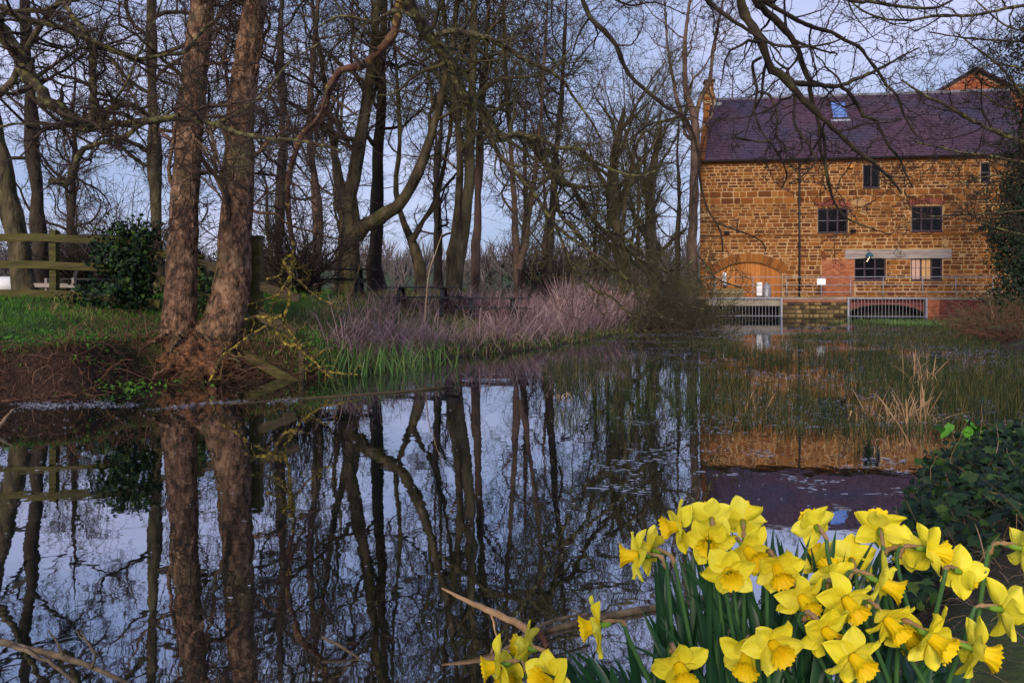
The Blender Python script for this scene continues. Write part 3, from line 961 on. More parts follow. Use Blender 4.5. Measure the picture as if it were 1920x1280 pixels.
sk_a = wp(1556, 210, RD * 0.74)[0]; sk_b = wp(1589, 210, RD * 0.74)[0]
def sks(s, t):
    return s + 0.85 * (t - 0.74)
V, F, T, n0 = [], [], [], 0
for c in range(NCR):
    t0 = c / NCR
    t1 = (c + 1.25) / NCR
    s = s_left(t0) - (0.09 if c % 2 else 0)
    rend = LEN + 0.1 + sk0 * t0
    while s < rend:
        a, b = max(s, s_left(t0)), min(s + 0.18, rend)
        s += 0.18
        if b - a < 0.03 or (a < sks(sk_b, t0) and b > sks(sk_a, t0) and sky_t0 < t0 + 0.5 / NCR < sky_t1):
            continue
        l0 = 0.048 + random.uniform(-0.010, 0.012)
        g = 0.004
        V += [rpt(a + g, t0, l0), rpt(b - g, t0, l0 + random.uniform(-0.004, 0.004)), rpt(b - g, min(t1, 1), 0.004), rpt(a + g, min(t1, 1), 0.004), rpt(a + g, t0, 0.0), rpt(b - g, t0, 0.0)]
        F += [(n0, n0 + 1, n0 + 2, n0 + 3), (n0 + 4, n0 + 5, n0 + 1, n0)]
        T += [random.random()] * 6
        n0 += 6
kind(obj('tile_courses', make_mesh('tile_courses', V, np.array(F), tone=T), MT['tile'], roof), 'stuff')
s = s_left(1)
while s < LEN + sk0:
    m_ = MB()
    pts = [(s, RD, RIDGE + 0.02), (s + 0.44, RD, RIDGE + 0.02)]
    m_.tube(pts, 0.13 + random.uniform(-0.006, 0.006), 8)
    m_.build('ridge_tile', MT['ridge'], roof, smooth=False)
    s += 0.455
# skylight
def lift_box(mb, sa, sb, ta, tb, l0, l1):
    sa, sb, sc, sd_ = sks(sa, ta), sks(sb, ta), sks(sb, tb), sks(sa, tb)
    Vv = [rpt(sa, ta, l0), rpt(sb, ta, l0), rpt(sc, tb, l0), rpt(sd_, tb, l0), rpt(sa, ta, l1), rpt(sb, ta, l1), rpt(sc, tb, l1), rpt(sd_, tb, l1)]
    mb.add(Vv, [(3, 2, 1, 0), (4, 5, 6, 7), (0, 1, 5, 4), (1, 2, 6, 5), (2, 3, 7, 6), (3, 0, 4, 7)])
skm = MB()
w_ = 0.11
tt = w_ / SL
lift_box(skm, sk_a, sk_a + w_, sky_t0 + 0.03, sky_t1, 0, 0.10)
lift_box(skm, sk_b - w_, sk_b, sky_t0 + 0.03, sky_t1, 0, 0.10)
lift_box(skm, sk_a + w_, sk_b - w_, sky_t0 + 0.03, sky_t0 + 0.03 + tt, 0, 0.098)
lift_box(skm, sk_a + w_, sk_b - w_, sky_t1 - tt * 1.6, sky_t1, 0, 0.098)
sko = skm.build('skylight', MT['frame'], roof)
m_ = MB(); lift_box(m_, sk_a + w_, sk_b - w_, sky_t0 + 0.03 + tt, sky_t1 - tt * 1.6, 0.02, 0.05)
m_.build('pane', MT['sky_pane'], roof)
m_ = MB(); lift_box(m_, sk_a - 0.02, sk_b + 0.02, sky_t0 - 0.015, sky_t0 + 0.028, 0.0, 0.035)
m_.build('flashing', MT['lead'], roof)
# gable coping and chimney
cp = MB()
for k in range(9):
    t0, t1 = k / 9, (k + 1) / 9
    a = s_left(t0) - 0.36; b = s_left(t1) - 0.36
    p = [rpt(a, t0, 0), rpt(a + 0.38, t0, 0), rpt(b + 0.38, t1, 0), rpt(b, t1, 0)]
    q = [rpt(a, t0 + 0.004, 0.12), rpt(a + 0.38, t0 + 0.004, 0.12), rpt(b + 0.38, t1 - 0.004, 0.12), rpt(b, t1 - 0.004, 0.12)]
    obj('coping_stone', make_mesh('coping_stone', p + q, np.array([(4, 5, 6, 7), (0, 1, 5, 4), (1, 2, 6, 5), (2, 3, 7, 6), (3, 0, 4, 7)])), MT['stone'], roof)
chx = wp(1329, 170, RD)[0]
chz = wp(1329, 152, RD)[1]
ch = MB().box((chx - 0.34, RD - 0.45, RIDGE - 0.7), (chx + 0.36, RD + 0.45, RIDGE + 0.35), 0.03).box((chx - 0.26, RD - 0.36, RIDGE + 0.35), (chx + 0.28, RD + 0.36, chz - 0.14), 0.02)
cho = ch.build('chimney', MT['mortar'], roof)
for k in range(5):
    z0 = RIDGE - 0.1 + k * 0.30
    w0 = 0.36 if z0 < RIDGE + 0.2 else 0.28
    MB().box((chx - w0 + 0.02, RD - (0.475 if w0 > 0.3 else 0.385), z0), (chx + random.uniform(-0.05, 0.08), RD - 0.3, z0 + 0.24), 0.02).build('chimney_stone', MT['stone'], cho)
    MB().box((chx + 0.10, RD - (0.475 if w0 > 0.3 else 0.385), z0 + 0.03), (chx + w0 - 0.02, RD - 0.3, z0 + 0.27), 0.02).build('chimney_stone', MT['stone'], cho)
MB().box((chx - 0.36, RD - 0.46, chz - 0.139), (chx + 0.38, RD + 0.46, chz), 0.03).build('chimney_cap', MT['stone_dark'], cho)
MB().box((chx + 0.2, RD - 0.62, RIDGE - 0.52), (chx + 0.75, RD - 0.44, RIDGE - 0.30)).build('flashing', MT['lead'], roof)

# base: plinth wall, culverts and walkway, 1.25 m in front of the wall
OFF = -1.25
base = tag(empty('mill_walkway', tuple(BO), BANG), 'stone and concrete walkway over two dark culverts at foot of the mill', 'walkway')
DZ = wp(1500, 557, OFF)[1]
def bs(x):
    return wp(x, 575, OFF)[0]
c1a, c1b = bs(1334), bs(1465)
c2a, c2b = bs(1592), bs(1738)
p1 = bs(1761)
pe = LEN
MB().box((c1a - 1.5, OFF, DZ - 0.14), (pe, -0.02, DZ), 0.015).build('deck', MT['concrete'], base)
MB().box((c1a - 0.3, OFF + 0.03, DZ - 0.52), (c1b, OFF + 0.35, DZ - 0.142)).build('beam', MT['concrete'], base)
def plinth(a, b, name, mat, smat, c=-0.4, d=None, bw=None, bh=None):
    d = d or DZ - 0.142
    MB().box((a, OFF + 0.045, c), (b, -0.05, d)).build(name, mat, base)
    r0 = np.random.default_rng(int(a * 100) % 999)
    z = c + 0.3
    while z < d - 0.08:
        h = min(r0.uniform(0.17, 0.30) if bh is None else bh, d - z)
        s = a
        while s < b - 0.05:
            w = min(r0.uniform(0.22, 0.55) if bw is None else bw, b - s)
            if w > 0.08 and h > 0.05:
                k = int(r0.integers(8))
                me = UD[k]
                obj('stone' if bw is None else 'brick', me if bw is None else UB[k], None, base, (s + w / 2, OFF + 0.05, z + h / 2), (0, r0.uniform(-0.06, 0.06), 0), (w - r0.uniform(0.03, 0.07), 0.05 + r0.uniform(0, 0.05), h - r0.uniform(0.025, 0.07)))
            s += w
        z += h
UD, UB = [], []
for k, (v, f4, f3) in enumerate(US):
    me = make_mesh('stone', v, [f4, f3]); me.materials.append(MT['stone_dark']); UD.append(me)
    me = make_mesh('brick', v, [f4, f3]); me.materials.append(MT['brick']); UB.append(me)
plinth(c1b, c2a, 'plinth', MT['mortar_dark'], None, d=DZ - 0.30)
MB().box((c1b, OFF + 0.02, DZ - 0.298), (c2a, -0.05, DZ - 0.145)).build('coping_bed', MT['brick_mortar'], base)
brick_field(c1b, c2a, DZ - 0.297, DZ - 0.146, 0.115, 0.075, OFF + 0.02, MT['brick_purple'], 'coping_brickwork', parent=base)
MB().box((c2b, OFF - 0.03, -0.4), (p1, -0.06, DZ - 0.145)).build('brick_pier', MT['brick_mortar'], base)
brick_field(c2b, p1, 0.0, DZ - 0.15, 0.23, 0.075, OFF - 0.03, MT['brick'], 'pier_brickwork', parent=base)
MB().box((p1, OFF + 0.05, -0.4), (pe, -0.06, DZ - 0.145)).build('brick_wall', MT['mortar_dark'], base)
brick_field(p1, pe, 0.0, DZ - 0.15, 0.23, 0.075, OFF + 0.05, MT['brick_purple'], 'wall_brickwork', parent=base)
# culvert darkness: recessed boxes open to the front
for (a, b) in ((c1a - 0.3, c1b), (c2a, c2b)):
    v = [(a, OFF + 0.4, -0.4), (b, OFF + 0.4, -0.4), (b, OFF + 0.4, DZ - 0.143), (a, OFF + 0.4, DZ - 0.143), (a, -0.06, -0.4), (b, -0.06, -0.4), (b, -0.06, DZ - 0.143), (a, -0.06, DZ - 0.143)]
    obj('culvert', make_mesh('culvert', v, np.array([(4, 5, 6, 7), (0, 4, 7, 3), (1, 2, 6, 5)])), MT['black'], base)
# brick arch over second culvert
ac = (c2a + c2b) / 2; ah = (c2b - c2a) / 2
N_ = 22
av, af = [], []
for k in range(N_ + 1):
    u = -1 + 2 * k / N_
    zb_ = 0.05 + 0.62 * math.sqrt(max(0, 1 - u * u))
    x = ac + u * ah * 0.999
    av += [(x, OFF + 0.30, zb_), (x, OFF + 0.30, DZ - 0.143), (x, OFF + 0.5, zb_)]
for k in range(N_):
    a = k * 3
    af += [(a, a + 3, a + 4, a + 1), (a, a + 2, a + 5, a + 3)]
obj('culvert_arch', make_mesh('culvert_arch', av, np.array(af)), MT['mortar_dark'], base)
V, F, T, n0 = [], [], [], 0
z, r = 0.1, 0
while z < DZ - 0.16:
    s = c2a + (0.1 if r % 2 else 0)
    while s < c2b - 0.2:
        u = (s + 0.11 - ac) / ah
        if z > 0.05 + 0.62 * math.sqrt(max(0, 1 - u * u)) + 0.02:
            x0, x1, z0, z1 = s + 0.006, s + 0.22, z + 0.006, z + 0.069
            y = OFF + 0.30
            V += [(x0, y, z0), (x1, y, z0), (x1, y, z1), (x0, y, z1), (x0, y - 0.015, z0), (x1, y - 0.015, z0), (x1, y - 0.015, z1), (x0, y - 0.015, z1)]
            F += [(n0 + 4, n0 + 5, n0 + 6, n0 + 7), (n0, n0 + 1, n0 + 5, n0 + 4), (n0 + 1, n0 + 2, n0 + 6, n0 + 5), (n0 + 2, n0 + 3, n0 + 7, n0 + 6), (n0 + 3, n0, n0 + 4, n0 + 7)]
            T += [random.random()] * 8
            n0 += 8
        s += 0.23
    z += 0.075; r += 1
kind(obj('arch_brickwork', make_mesh('arch_brickwork', V, np.array(F), tone=T), MT['brick_purple'], base), 'stuff')

# grilles
def grille(a, b, nbar, label, y=OFF - 0.12, top=DZ - 0.02):
    g = tag(empty('metal_grille', tuple(BO), BANG), label, 'grille', 'grilles over the culverts')
    MB().box((a, y - 0.03, top - 0.07), (b, y + 0.03, top)).build('top_rail', MT['steel'], g)
    for x in (a + 0.04, b - 0.05):
        MB().box((x - 0.05, y - 0.035, -0.5), (x + 0.05, y + 0.035, top - 0.002)).build('post', MT['steel'], g)
    MB().box((a, y - 0.02, -0.06), (b, y + 0.02, 0.02)).build('bottom_rail', MT['steel'], g)
    for k in range(1, nbar):
        x = a + (b - a) * k / nbar
        MB().box((x - 0.009, y - 0.009, -0.45), (x + 0.009, y + 0.009, top - 0.071)).build('bar', MT['steel'], g)
    return g
grille(bs(1336), bs(1466), 21, 'galvanised bar grille in front of the square culvert below the arched door')
grille(bs(1588), bs(1737), 23, 'galvanised bar grille in front of the arched brick culvert')
# railing
rl = tag(empty('walkway_railing', tuple(BO), BANG), 'galvanised three-rail handrail along the mill walkway', 'railing')
RY = OFF + 0.06
posts = [1341, 1412, 1475, 1540, 1595, 1656, 1730, 1792, 1862]
pz = DZ
ps = [wp(x, 540, RY)[0] for x in posts]
for s in ps:
    MB().tube([(s, RY, pz - 0.02), (s, RY, pz + 1.17)], 0.025, 8).build('post', MT['steel'], rl, smooth=True)
for hgt in (1.19, 0.72, 0.30):
    pts = [(ps[0] - 0.6, RY, pz + hgt)] + [(s, RY, pz + hgt + random.uniform(-0.008, 0.008)) for s in ps] + [(LEN, RY, pz + hgt)]
    MB().tube(pts, 0.026 if hgt > 1 else 0.021, 8).build('rail', MT['steel'], rl, smooth=True)
# small things on the walkway and the wall
def at_mill(name, label, cat):
    return tag(empty(name, tuple(BO), BANG), label, cat)
nb_ = at_mill('notice_board', 'small white notice fixed to the walkway railing beside red brick patch', 'notice')
r0 = rect(1532, 522, 1548, 534, RY - 0.05)
MB().box((r0[0], RY - 0.055, r0[2]), (r0[1], RY - 0.035, r0[3])).build('board', MT['white'], nb_)
MB().box((r0[0], RY - 0.034, r0[2] + 0.15), (r0[1], RY - 0.026, r0[2] + 0.19)).build('clip', MT['steel'], nb_)
kg = at_mill('metal_churn', 'squat grey metal churn standing before the wooden arched door', 'churn')
ks = wp(1438, 545, -0.5)[0]
prof = [(0.0, 0.23), (0.06, 0.25), (0.12, 0.22), (0.55, 0.24), (0.66, 0.20), (0.72, 0.12), (0.80, 0.12), (0.81, 0.15), (0.86, 0.15)]
kv, kf = [], []
for (zq, r) in prof:
    for a in np.linspace(0, 2 * math.pi, 14, endpoint=False):
        kv.append((ks + r * math.cos(a), -0.5 + r * math.sin(a), DZ + zq))
for i in range(len(prof) - 1):
    for j in range(14):
        kf.append((i * 14 + j, i * 14 + (j + 1) % 14, i * 14 + 14 + (j + 1) % 14, i * 14 + 14 + j))
kv.append((ks, -0.5, DZ + 0.87))
obj('body', make_mesh('body', kv, [np.array(kf), np.array([(len(kv) - 15 + j, len(kv) - 15 + (j + 1) % 14, len(kv) - 1) for j in range(14)])], smooth=True), MT['steel'], kg)
MB().box((ks - 0.62, -0.62, DZ + 0.06), (ks - 0.30, -0.4, DZ + 0.9), 0.02).build('control_panel', MT['white'], kg)
MB().box((ks - 0.58, -0.6, DZ), (ks - 0.34, -0.42, DZ + 0.06)).build('foot', MT['gutter'], kg)
tr = at_mill('stone_trough', 'low grey stone trough by the railing in front of wooden door', 'trough')
ta, tb = wp(1335, 545, -0.6)[0], wp(1393, 545, -0.6)[0]
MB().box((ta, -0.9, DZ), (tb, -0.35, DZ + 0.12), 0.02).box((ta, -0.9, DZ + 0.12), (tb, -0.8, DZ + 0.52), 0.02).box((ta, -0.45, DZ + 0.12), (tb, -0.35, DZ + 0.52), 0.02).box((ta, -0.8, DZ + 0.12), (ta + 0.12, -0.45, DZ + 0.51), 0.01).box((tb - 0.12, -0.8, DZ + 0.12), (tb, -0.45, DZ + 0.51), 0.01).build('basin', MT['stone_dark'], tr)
MB().box((ta + 0.12, -0.8, DZ + 0.4), (tb - 0.12, -0.45, DZ + 0.42)).build('soil', MT['ground'], tr)
wt = at_mill('white_meter_box', 'narrow white box on post beside the arched door edge', 'box')
ma = wp(1358, 515, -0.35)[0]
MB().box((ma - 0.06, -0.42, DZ), (ma + 0.06, -0.34, DZ + 0.75)).build('post', MT['gutter'], wt)
MB().box((ma - 0.11, -0.46, DZ + 0.75), (ma + 0.11, -0.34, DZ + 1.5), 0.015).build('casing', MT['white'], wt)
# teal gooseneck lamp with bare warm bulbs below
la = at_mill('teal_wall_lamp', 'teal enamel shade hanging from oak lintel with warm bulbs below it', 'lamp')
ls, lz = wp(1630, 480, -0.45)
sv_, sf_ = [], []
pr = [(0.02, 0.22), (0.08, 0.20), (0.16, 0.13), (0.21, 0.02), (0.22, -0.03)]
for (r, q) in pr:
    for a in np.linspace(0, 2 * math.pi, 14, endpoint=False):
        sv_.append((ls + r * math.cos(a), -0.45 + r * math.sin(a), lz + q))
for i in range(len(pr) - 1):
    for j in range(14):
        sf_.append((i * 14 + j, i * 14 + (j + 1) % 14, i * 14 + 14 + (j + 1) % 14, i * 14 + 14 + j))
obj('shade', make_mesh('shade', sv_, np.array(sf_), smooth=True), MT['teal'], la)
MB().tube([(ls, -0.45, lz + 0.2), (ls, -0.44, lz + 0.33), (ls, -0.30, lz + 0.40), (ls, -0.05, lz + 0.36)], 0.018, 6).build('arm', MT['teal'], la, smooth=True)
em = bpy.data.materials.new('warm bulb'); em.use_nodes = True
eb = em.node_tree.nodes['Principled BSDF']
eb.inputs['Emission Color'].default_value = (1.0, 0.72, 0.35, 1)
eb.inputs['Emission Strength'].default_value = 3.0
for k, (dx, dzz) in enumerate(((0.0, -0.10), (-0.06, -0.2), (-0.12, -0.3))):
    MB().tube([(ls + dx, -0.45, lz + dzz + 0.14), (ls + dx, -0.45, lz + dzz + 0.03)], 0.006, 5).build('flex', MT['gutter'], la)
    blob('bulb', (ls + dx, -0.45, lz + dzz), (0.028, 0.028, 0.035), em, la)
for (px, py, lab) in ((1362, 436, 'black floodlight on the stone wall above the wooden arched door'), (1599, 433, 'small black floodlight beside first-floor window sill'),
                      (1841, 427, 'black floodlight on the wall near the dark evergreen tree')):
    fl = at_mill('wall_floodlight', lab, 'light')
    s_, z_ = wp(px, py, -0.15)
    MB().box((s_ - 0.16, -0.26, z_ - 0.09), (s_ + 0.16, -0.12, z_ + 0.09), 0.015).build('housing', MT['gutter'], fl)
    MB().box((s_ - 0.13, -0.268, z_ - 0.06), (s_ + 0.13, -0.262, z_ + 0.06)).build('lens', MT['pane'], fl)
    MB().box((s_ - 0.03, -0.12, z_ - 0.05), (s_ + 0.03, 0.0, z_ + 0.03)).build('bracket', MT['gutter'], fl)
bb = at_mill('bird_box', 'small tan wooden nest box under the eaves beside the top window', 'box')
s_, z_ = wp(1594, 311, -0.1)
MB().box((s_ - 0.16, -0.2, z_ - 0.14), (s_ + 0.16, -0.05, z_ + 0.12), 0.01).build('body', MT['door'], bb)
MB().box((s_ - 0.19, -0.25, z_ + 0.121), (s_ + 0.19, -0.05, z_ + 0.15)).build('lid', MT['lintel'], bb)

# neighbouring brick house with its gable behind the mill's right end
hb = tag(empty('brick_house', (32.6, 50.0, 0), BANG), 'tall orange brick gable house behind the end of the mill', 'building')
pk = CAMH + (HY - 131) / FPX * 50.0
hw_ = 5.0; ez_ = pk - hw_ * 0.60
V = [(-hw_, 0, 0), (hw_, 0, 0), (hw_, 0, ez_), (0, 0, pk), (-hw_, 0, ez_), (-hw_, 9, 0), (hw_, 9, 0), (hw_, 9, ez_), (0, 9, pk), (-hw_, 9, ez_)]
me = make_mesh('wall', V, [np.array([(0, 1, 2, 4), (0, 4, 9, 5), (1, 6, 7, 2), (5, 9, 7, 6)]), np.array([(4, 2, 3), (9, 8, 7)])])
hwall = obj('wall', me, MT['brick_mortar'], hb)
brick_field(-hw_, hw_, 0.3, pk - 0.1, 0.45, 0.15, -0.002, MT['brick'], 'brickwork', parent=hwall, top=lambda s: pk - abs(s) * 0.60 - 0.1)
rf = MB()
for sgn in (-1, 1):
    a = [(0, -0.35, pk + 0.16), (sgn * (hw_ + 0.5), -0.35, ez_ - 0.14), (sgn * (hw_ + 0.5), 9.3, ez_ - 0.14), (0, 9.3, pk + 0.16)]
    b = [(p[0], p[1], p[2] - 0.16) for p in a]
    rf.add(a + b, [(0, 1, 2, 3), (7, 6, 5, 4), (0, 4, 5, 1), (1, 5, 6, 2)])
rf.build('roof', MT['tile'], hb)

# ------------------------------------------------------------------ growing branches
def resample(pts, rad, n):
    pts = np.asarray(pts, float); rad = np.asarray(rad, float)
    # Catmull-Rom through the points, then even steps
    q = np.vstack([2 * pts[0] - pts[1], pts, 2 * pts[-1] - pts[-2]])
    P_, R_ = [], []
    for i in range(len(pts) - 1):
        p0, p1, p2, p3 = q[i], q[i + 1], q[i + 2], q[i + 3]
        for t in np.linspace(0, 1, 8, endpoint=False):
            P_.append(0.5 * (2 * p1 + (p2 - p0) * t + (2 * p0 - 5 * p1 + 4 * p2 - p3) * t * t + (3 * p1 - p0 - 3 * p2 + p3) * t ** 3))
            R_.append(rad[i] * (1 - t) + rad[i + 1] * t)
    P_.append(pts[-1]); R_.append(rad[-1])
    P_ = np.array(P_); R_ = np.array(R_)
    d = np.concatenate([[0], np.cumsum(np.linalg.norm(np.diff(P_, axis=0), axis=1))])
    u = np.linspace(0, d[-1], n)
    return np.stack([np.interp(u, d, P_[:, k]) for k in range(3)], 1), np.interp(u, d, R_)

def grow(P0, R0, n, rg, t0=0.25, t1=1.0, ang=(45, 12), ratio=0.5, fall=0.45, npts=6, wig=0.22, trop=0.06, rr=0.55, rmin=0.004, lmin=0.05, lmax=99, side=None, droop=0.0):
    """children on every branch of the arrays P0 (B,N,3), R0 (B,N)"""
    B, N, _ = P0.shape
    L0 = np.linalg.norm(np.diff(P0, axis=1), axis=2).sum(1)
    cnt = np.full(B, n) if np.isscalar(n) else np.maximum(1, (np.asarray(n)).astype(int))
    idx = np.repeat(np.arange(B), cnt)
    C = len(idx)
    k = np.concatenate([np.arange(c) for c in cnt])
    t = t0 + (t1 - t0) * (k + rg.uniform(0, 1, C)) / cnt[idx]
    t = np.clip(t, 0, 0.999)
    f = t * (N - 1); i = f.astype(int); fr = (f - i)[:, None]
    pos = P0[idx, i] * (1 - fr) + P0[idx, i + 1] * fr
    rad = R0[idx, i] * (1 - fr[:, 0]) + R0[idx, i + 1] * fr[:, 0]
    tg = P0[idx, i + 1] - P0[idx, i]
    tg /= np.linalg.norm(tg, axis=1, keepdims=True) + 1e-9
    ref = np.where(np.abs(tg[:, 2:3]) > 0.85, np.array([[1.0, 0, 0]]), np.array([[0, 0, 1.0]]))
    e1 = np.cross(tg, ref); e1 /= np.linalg.norm(e1, axis=1, keepdims=True) + 1e-9
    e2 = np.cross(tg, e1)
    ph = k * 2.4 + rg.uniform(-0.7, 0.7, C) + rg.uniform(0, 6.28, B)[idx]
    a = np.radians(rg.normal(ang[0], ang[1], C))
    d = tg * np.cos(a)[:, None] + (e1 * np.cos(ph)[:, None] + e2 * np.sin(ph)[:, None]) * np.sin(a)[:, None]
    L = np.clip(L0[idx] * ratio * (1 - fall * t) * np.exp(rg.normal(0, 0.28, C)), lmin, lmax)
    r0 = np.maximum(np.minimum(rad * 0.85, rad * rr * np.exp(rg.normal(0, 0.12, C))), rmin)
    Pn = np.empty((C, npts, 3)); Rn = np.empty((C, npts))
    Pn[:, 0] = pos; Rn[:, 0] = r0
    step = (L / (npts - 1))[:, None]
    for j in range(1, npts):
        d = d + rg.normal(0, wig, (C, 3)) + np.array((0, 0, trop - droop * j))
        d /= np.linalg.norm(d, axis=1, keepdims=True) + 1e-9
        Pn[:, j] = Pn[:, j - 1] + d * step
        Rn[:, j] = np.maximum(r0 * (1 - 0.72 * j / (npts - 1)), rmin * 0.75)
    return Pn, Rn

def tubes_mesh(name, sets, mat_smooth=True):
    """sets: list of (P, R, sides)"""
    V, F, F3, n0 = [], [], [], 0
    for (p, r, s) in sets:
        if s == 3:
            v, f, f3 = tube_arrays(p, r, s, True)
            F3.append(f3 + n0)
        else:
            v, f = tube_arrays(p, r, s)
        V.append(v); F.append(f + n0); n0 += len(v)
    return make_mesh(name, np.concatenate(V), [np.concatenate(F)] + ([np.concatenate(F3)] if F3 else []), smooth=True)

def bumpy(v, rg, amp, s):
    """low-frequency knobbly displacement of trunk vertices"""
    n = (np.sin(v[:, 0] * s + v[:, 2] * s * 0.55 + 1.3) + np.sin(v[:, 1] * s * 1.3 - v[:, 2] * s * 0.8 + 0.4) + 0.7 * np.sin((v[:, 0] - v[:, 1]) * s * 2.1 + v[:, 2] * s * 1.7) + 0.5 * np.sin(v[:, 2] * s * 4.1 + v[:, 0] * s * 5))
    return n * amp

def stack(lines, n):
    """list of (pts, radii) -> arrays"""
    a = [resample(p, r, n) for p, r in lines]
    return np.stack([q[0] for q in a]), np.stack([q[1] for q in a])

def tree(name, label, group, stems, seed, bark, twig, spec, base=None, trunk_sides=12, bump_amp=0.03, bump_s=3.0, npt=26, flare=True, cat='tree', wander=0.13):
    """stems: list of (points, radii) in world space. spec: dict levels"""
    rg = np.random.default_rng(seed)
    base = np.array(base if base is not None else stems[0][0][0], float)
    root = tag(empty(name, tuple(base)), label, cat, group)
    P0, R0 = stack([(np.asarray(p, float) - base, r) for p, r in stems], npt)
    # knobbly stems
    P0[:, 1:-1] += rg.normal(0, 1, P0[:, 1:-1].shape) * R0[:, 1:-1, None] * wander
    if flare:
        z = np.clip((P0[..., 2] - P0[:, :1, 2]), 0, 9)
        R0 = R0 * (1 + 0.25 * np.exp(-z / (R0[:, :1] * 1.6 + 1e-6)))
    v, f = tube_arrays(P0, R0, trunk_sides)
    c = np.repeat(P0.reshape(-1, 3), trunk_sides, axis=0)
    nrm = v - c
    rl_ = np.linalg.norm(nrm, axis=1, keepdims=True)
    nrm = nrm / (rl_ + 1e-9)
    v = v + nrm * (bumpy(v + base, rg, bump_amp, bump_s)[:, None] * np.clip(rl_ / R0.max(), 0.1, 1))
    obj('trunk', make_mesh('trunk', v, f, smooth=True), bark, root)
    sets = []
    Pc, Rc = P0, R0
    limbs = None
    for li, lv in enumerate(spec):
        kw = dict(lv); sides = kw.pop('sides'); n_ = kw.pop('n')
        Pc, Rc = grow(Pc, Rc, n_, rg, **kw)
        if li == 0 and lv.get('npts', 6) >= 9:
            obj('limbs', tubes_mesh('limbs', [(Pc, Rc, sides)]), bark, root)
        else:
            sets.append((Pc, Rc, sides))
    obj('crown', tubes_mesh('crown', sets), twig, root)
    return root

def SPEC(n1=12, n2=8, n3=7, n4=5, up=0.05, rmin=0.006, t0=0.35, r1=0.42, ang1=50, l1=0.42):
    return [dict(n=n1, t0=t0, t1=1.0, ang=(ang1, 12), ratio=l1, fall=0.45, npts=12, wig=0.25, trop=up, rr=r1, rmin=0.02, sides=6),
            dict(n=n2, t0=0.15, t1=1.0, ang=(48, 14), ratio=0.46, fall=0.4, npts=7, wig=0.26, trop=up * 0.8, rr=0.5, rmin=0.011, sides=4),
            dict(n=n3 + 1, t0=0.12, t1=1.0, ang=(48, 15), ratio=0.48, fall=0.35, npts=4, wig=0.26, trop=0.03, rr=0.55, rmin=rmin * 1.2, sides=3),
            dict(n=n4 + 1, t0=0.12, t1=1.0, ang=(45, 16), ratio=0.55, fall=0.3, npts=4 if rmin < 0.0055 else 3, wig=0.25, trop=0.03, rr=0.6, rmin=rmin, sides=3)]

def px(points, Y, dY=0.0):
    """polyline from photo pixels at distance Y (dY: how much farther the last point lies)"""
    n = len(points)
    return [P(x, y, (Y[k] if hasattr(Y, '__len__') else Y + dY * k / max(1, n - 1))) for k, (x, y) in enumerate(points)]

def stem(points, widths, Y, dY=0.0):
    pp = px(points, Y, dY)
    return pp, [w / 2 / FPX * p[1] for w, p in zip(widths, pp)]

def grounded(st, sink=0.25):
    """lower the first point of a stem into the ground"""
    p, r = st
    p = [np.array(q) for q in p]
    p[0] = np.array((p[0][0], p[0][1], gz(p[0][0], p[0][1]) - sink))
    return p, r

# twin-stemmed tree on the near left bank
tw = [stem([(345, 735), (333, 660), (337, 580), (343, 450), (350, 320), (362, 180), (376, 40), (392, -120), (410, -330), (425, -560)], [84, 70, 58, 52, 48, 45, 43, 38, 26, 8], 12.3, 0.6),
      stem([(372, 735), (392, 660), (425, 590), (440, 480), (447, 340), (452, 200), (470, 60), (492, -80), (520, -300), (540, -520)], [104, 88, 71, 60, 55, 50, 43, 38, 26, 8], 12.5, 0.8)]
sp_tw = SPEC(24, 8, 6, 4, up=0.02, rmin=0.0056, t0=0.22, r1=0.16, ang1=66, l1=0.24)
t_twin = tree('twin_trunk_tree', 'big bare tree with two warm brown trunks rooted at the water edge beside the fence', None, tw, 21, MT['bark_twin'], MT['twig'], sp_tw,
              base=(-5.75, 12.45, 0.3), trunk_sides=32, bump_amp=0.009, bump_s=7.0, npt=80, wander=0.035)
# root plate bulging over the water
rp = []
rg_ = np.random.default_rng(5)
u = np.linspace(0, math.pi, 24); v_ = np.linspace(0, 2 * math.pi, 52, endpoint=False)
V = []
for a in u:
    for b in v_:
        x, y, z = math.sin(a) * math.cos(b), math.sin(a) * math.sin(b), math.cos(a)
        k = 1 + 0.10 * math.sin(5 * b + 3 * a) + 0.08 * math.sin(11 * b - 4 * a) + 0.06 * math.sin(17 * b + 9 * a) + 0.05 * math.sin(23 * a + 7 * b) + rg_.uniform(-0.05, 0.05)
        V.append((x * 0.72 * k + (0.06 if z < 0 else 0), y * 0.50 * k, z * 0.42 * k))
F = []
for i in range(23):
    for j in range(52):
        F.append((i * 52 + j, i * 52 + 52 + j, i * 52 + 52 + (j + 1) % 52, i * 52 + (j + 1) % 52))
obj('root_plate', make_mesh('root_plate', V, np.array(F), smooth=True), MT['root_bark'], t_twin, (0.22, -0.15, 0.02))

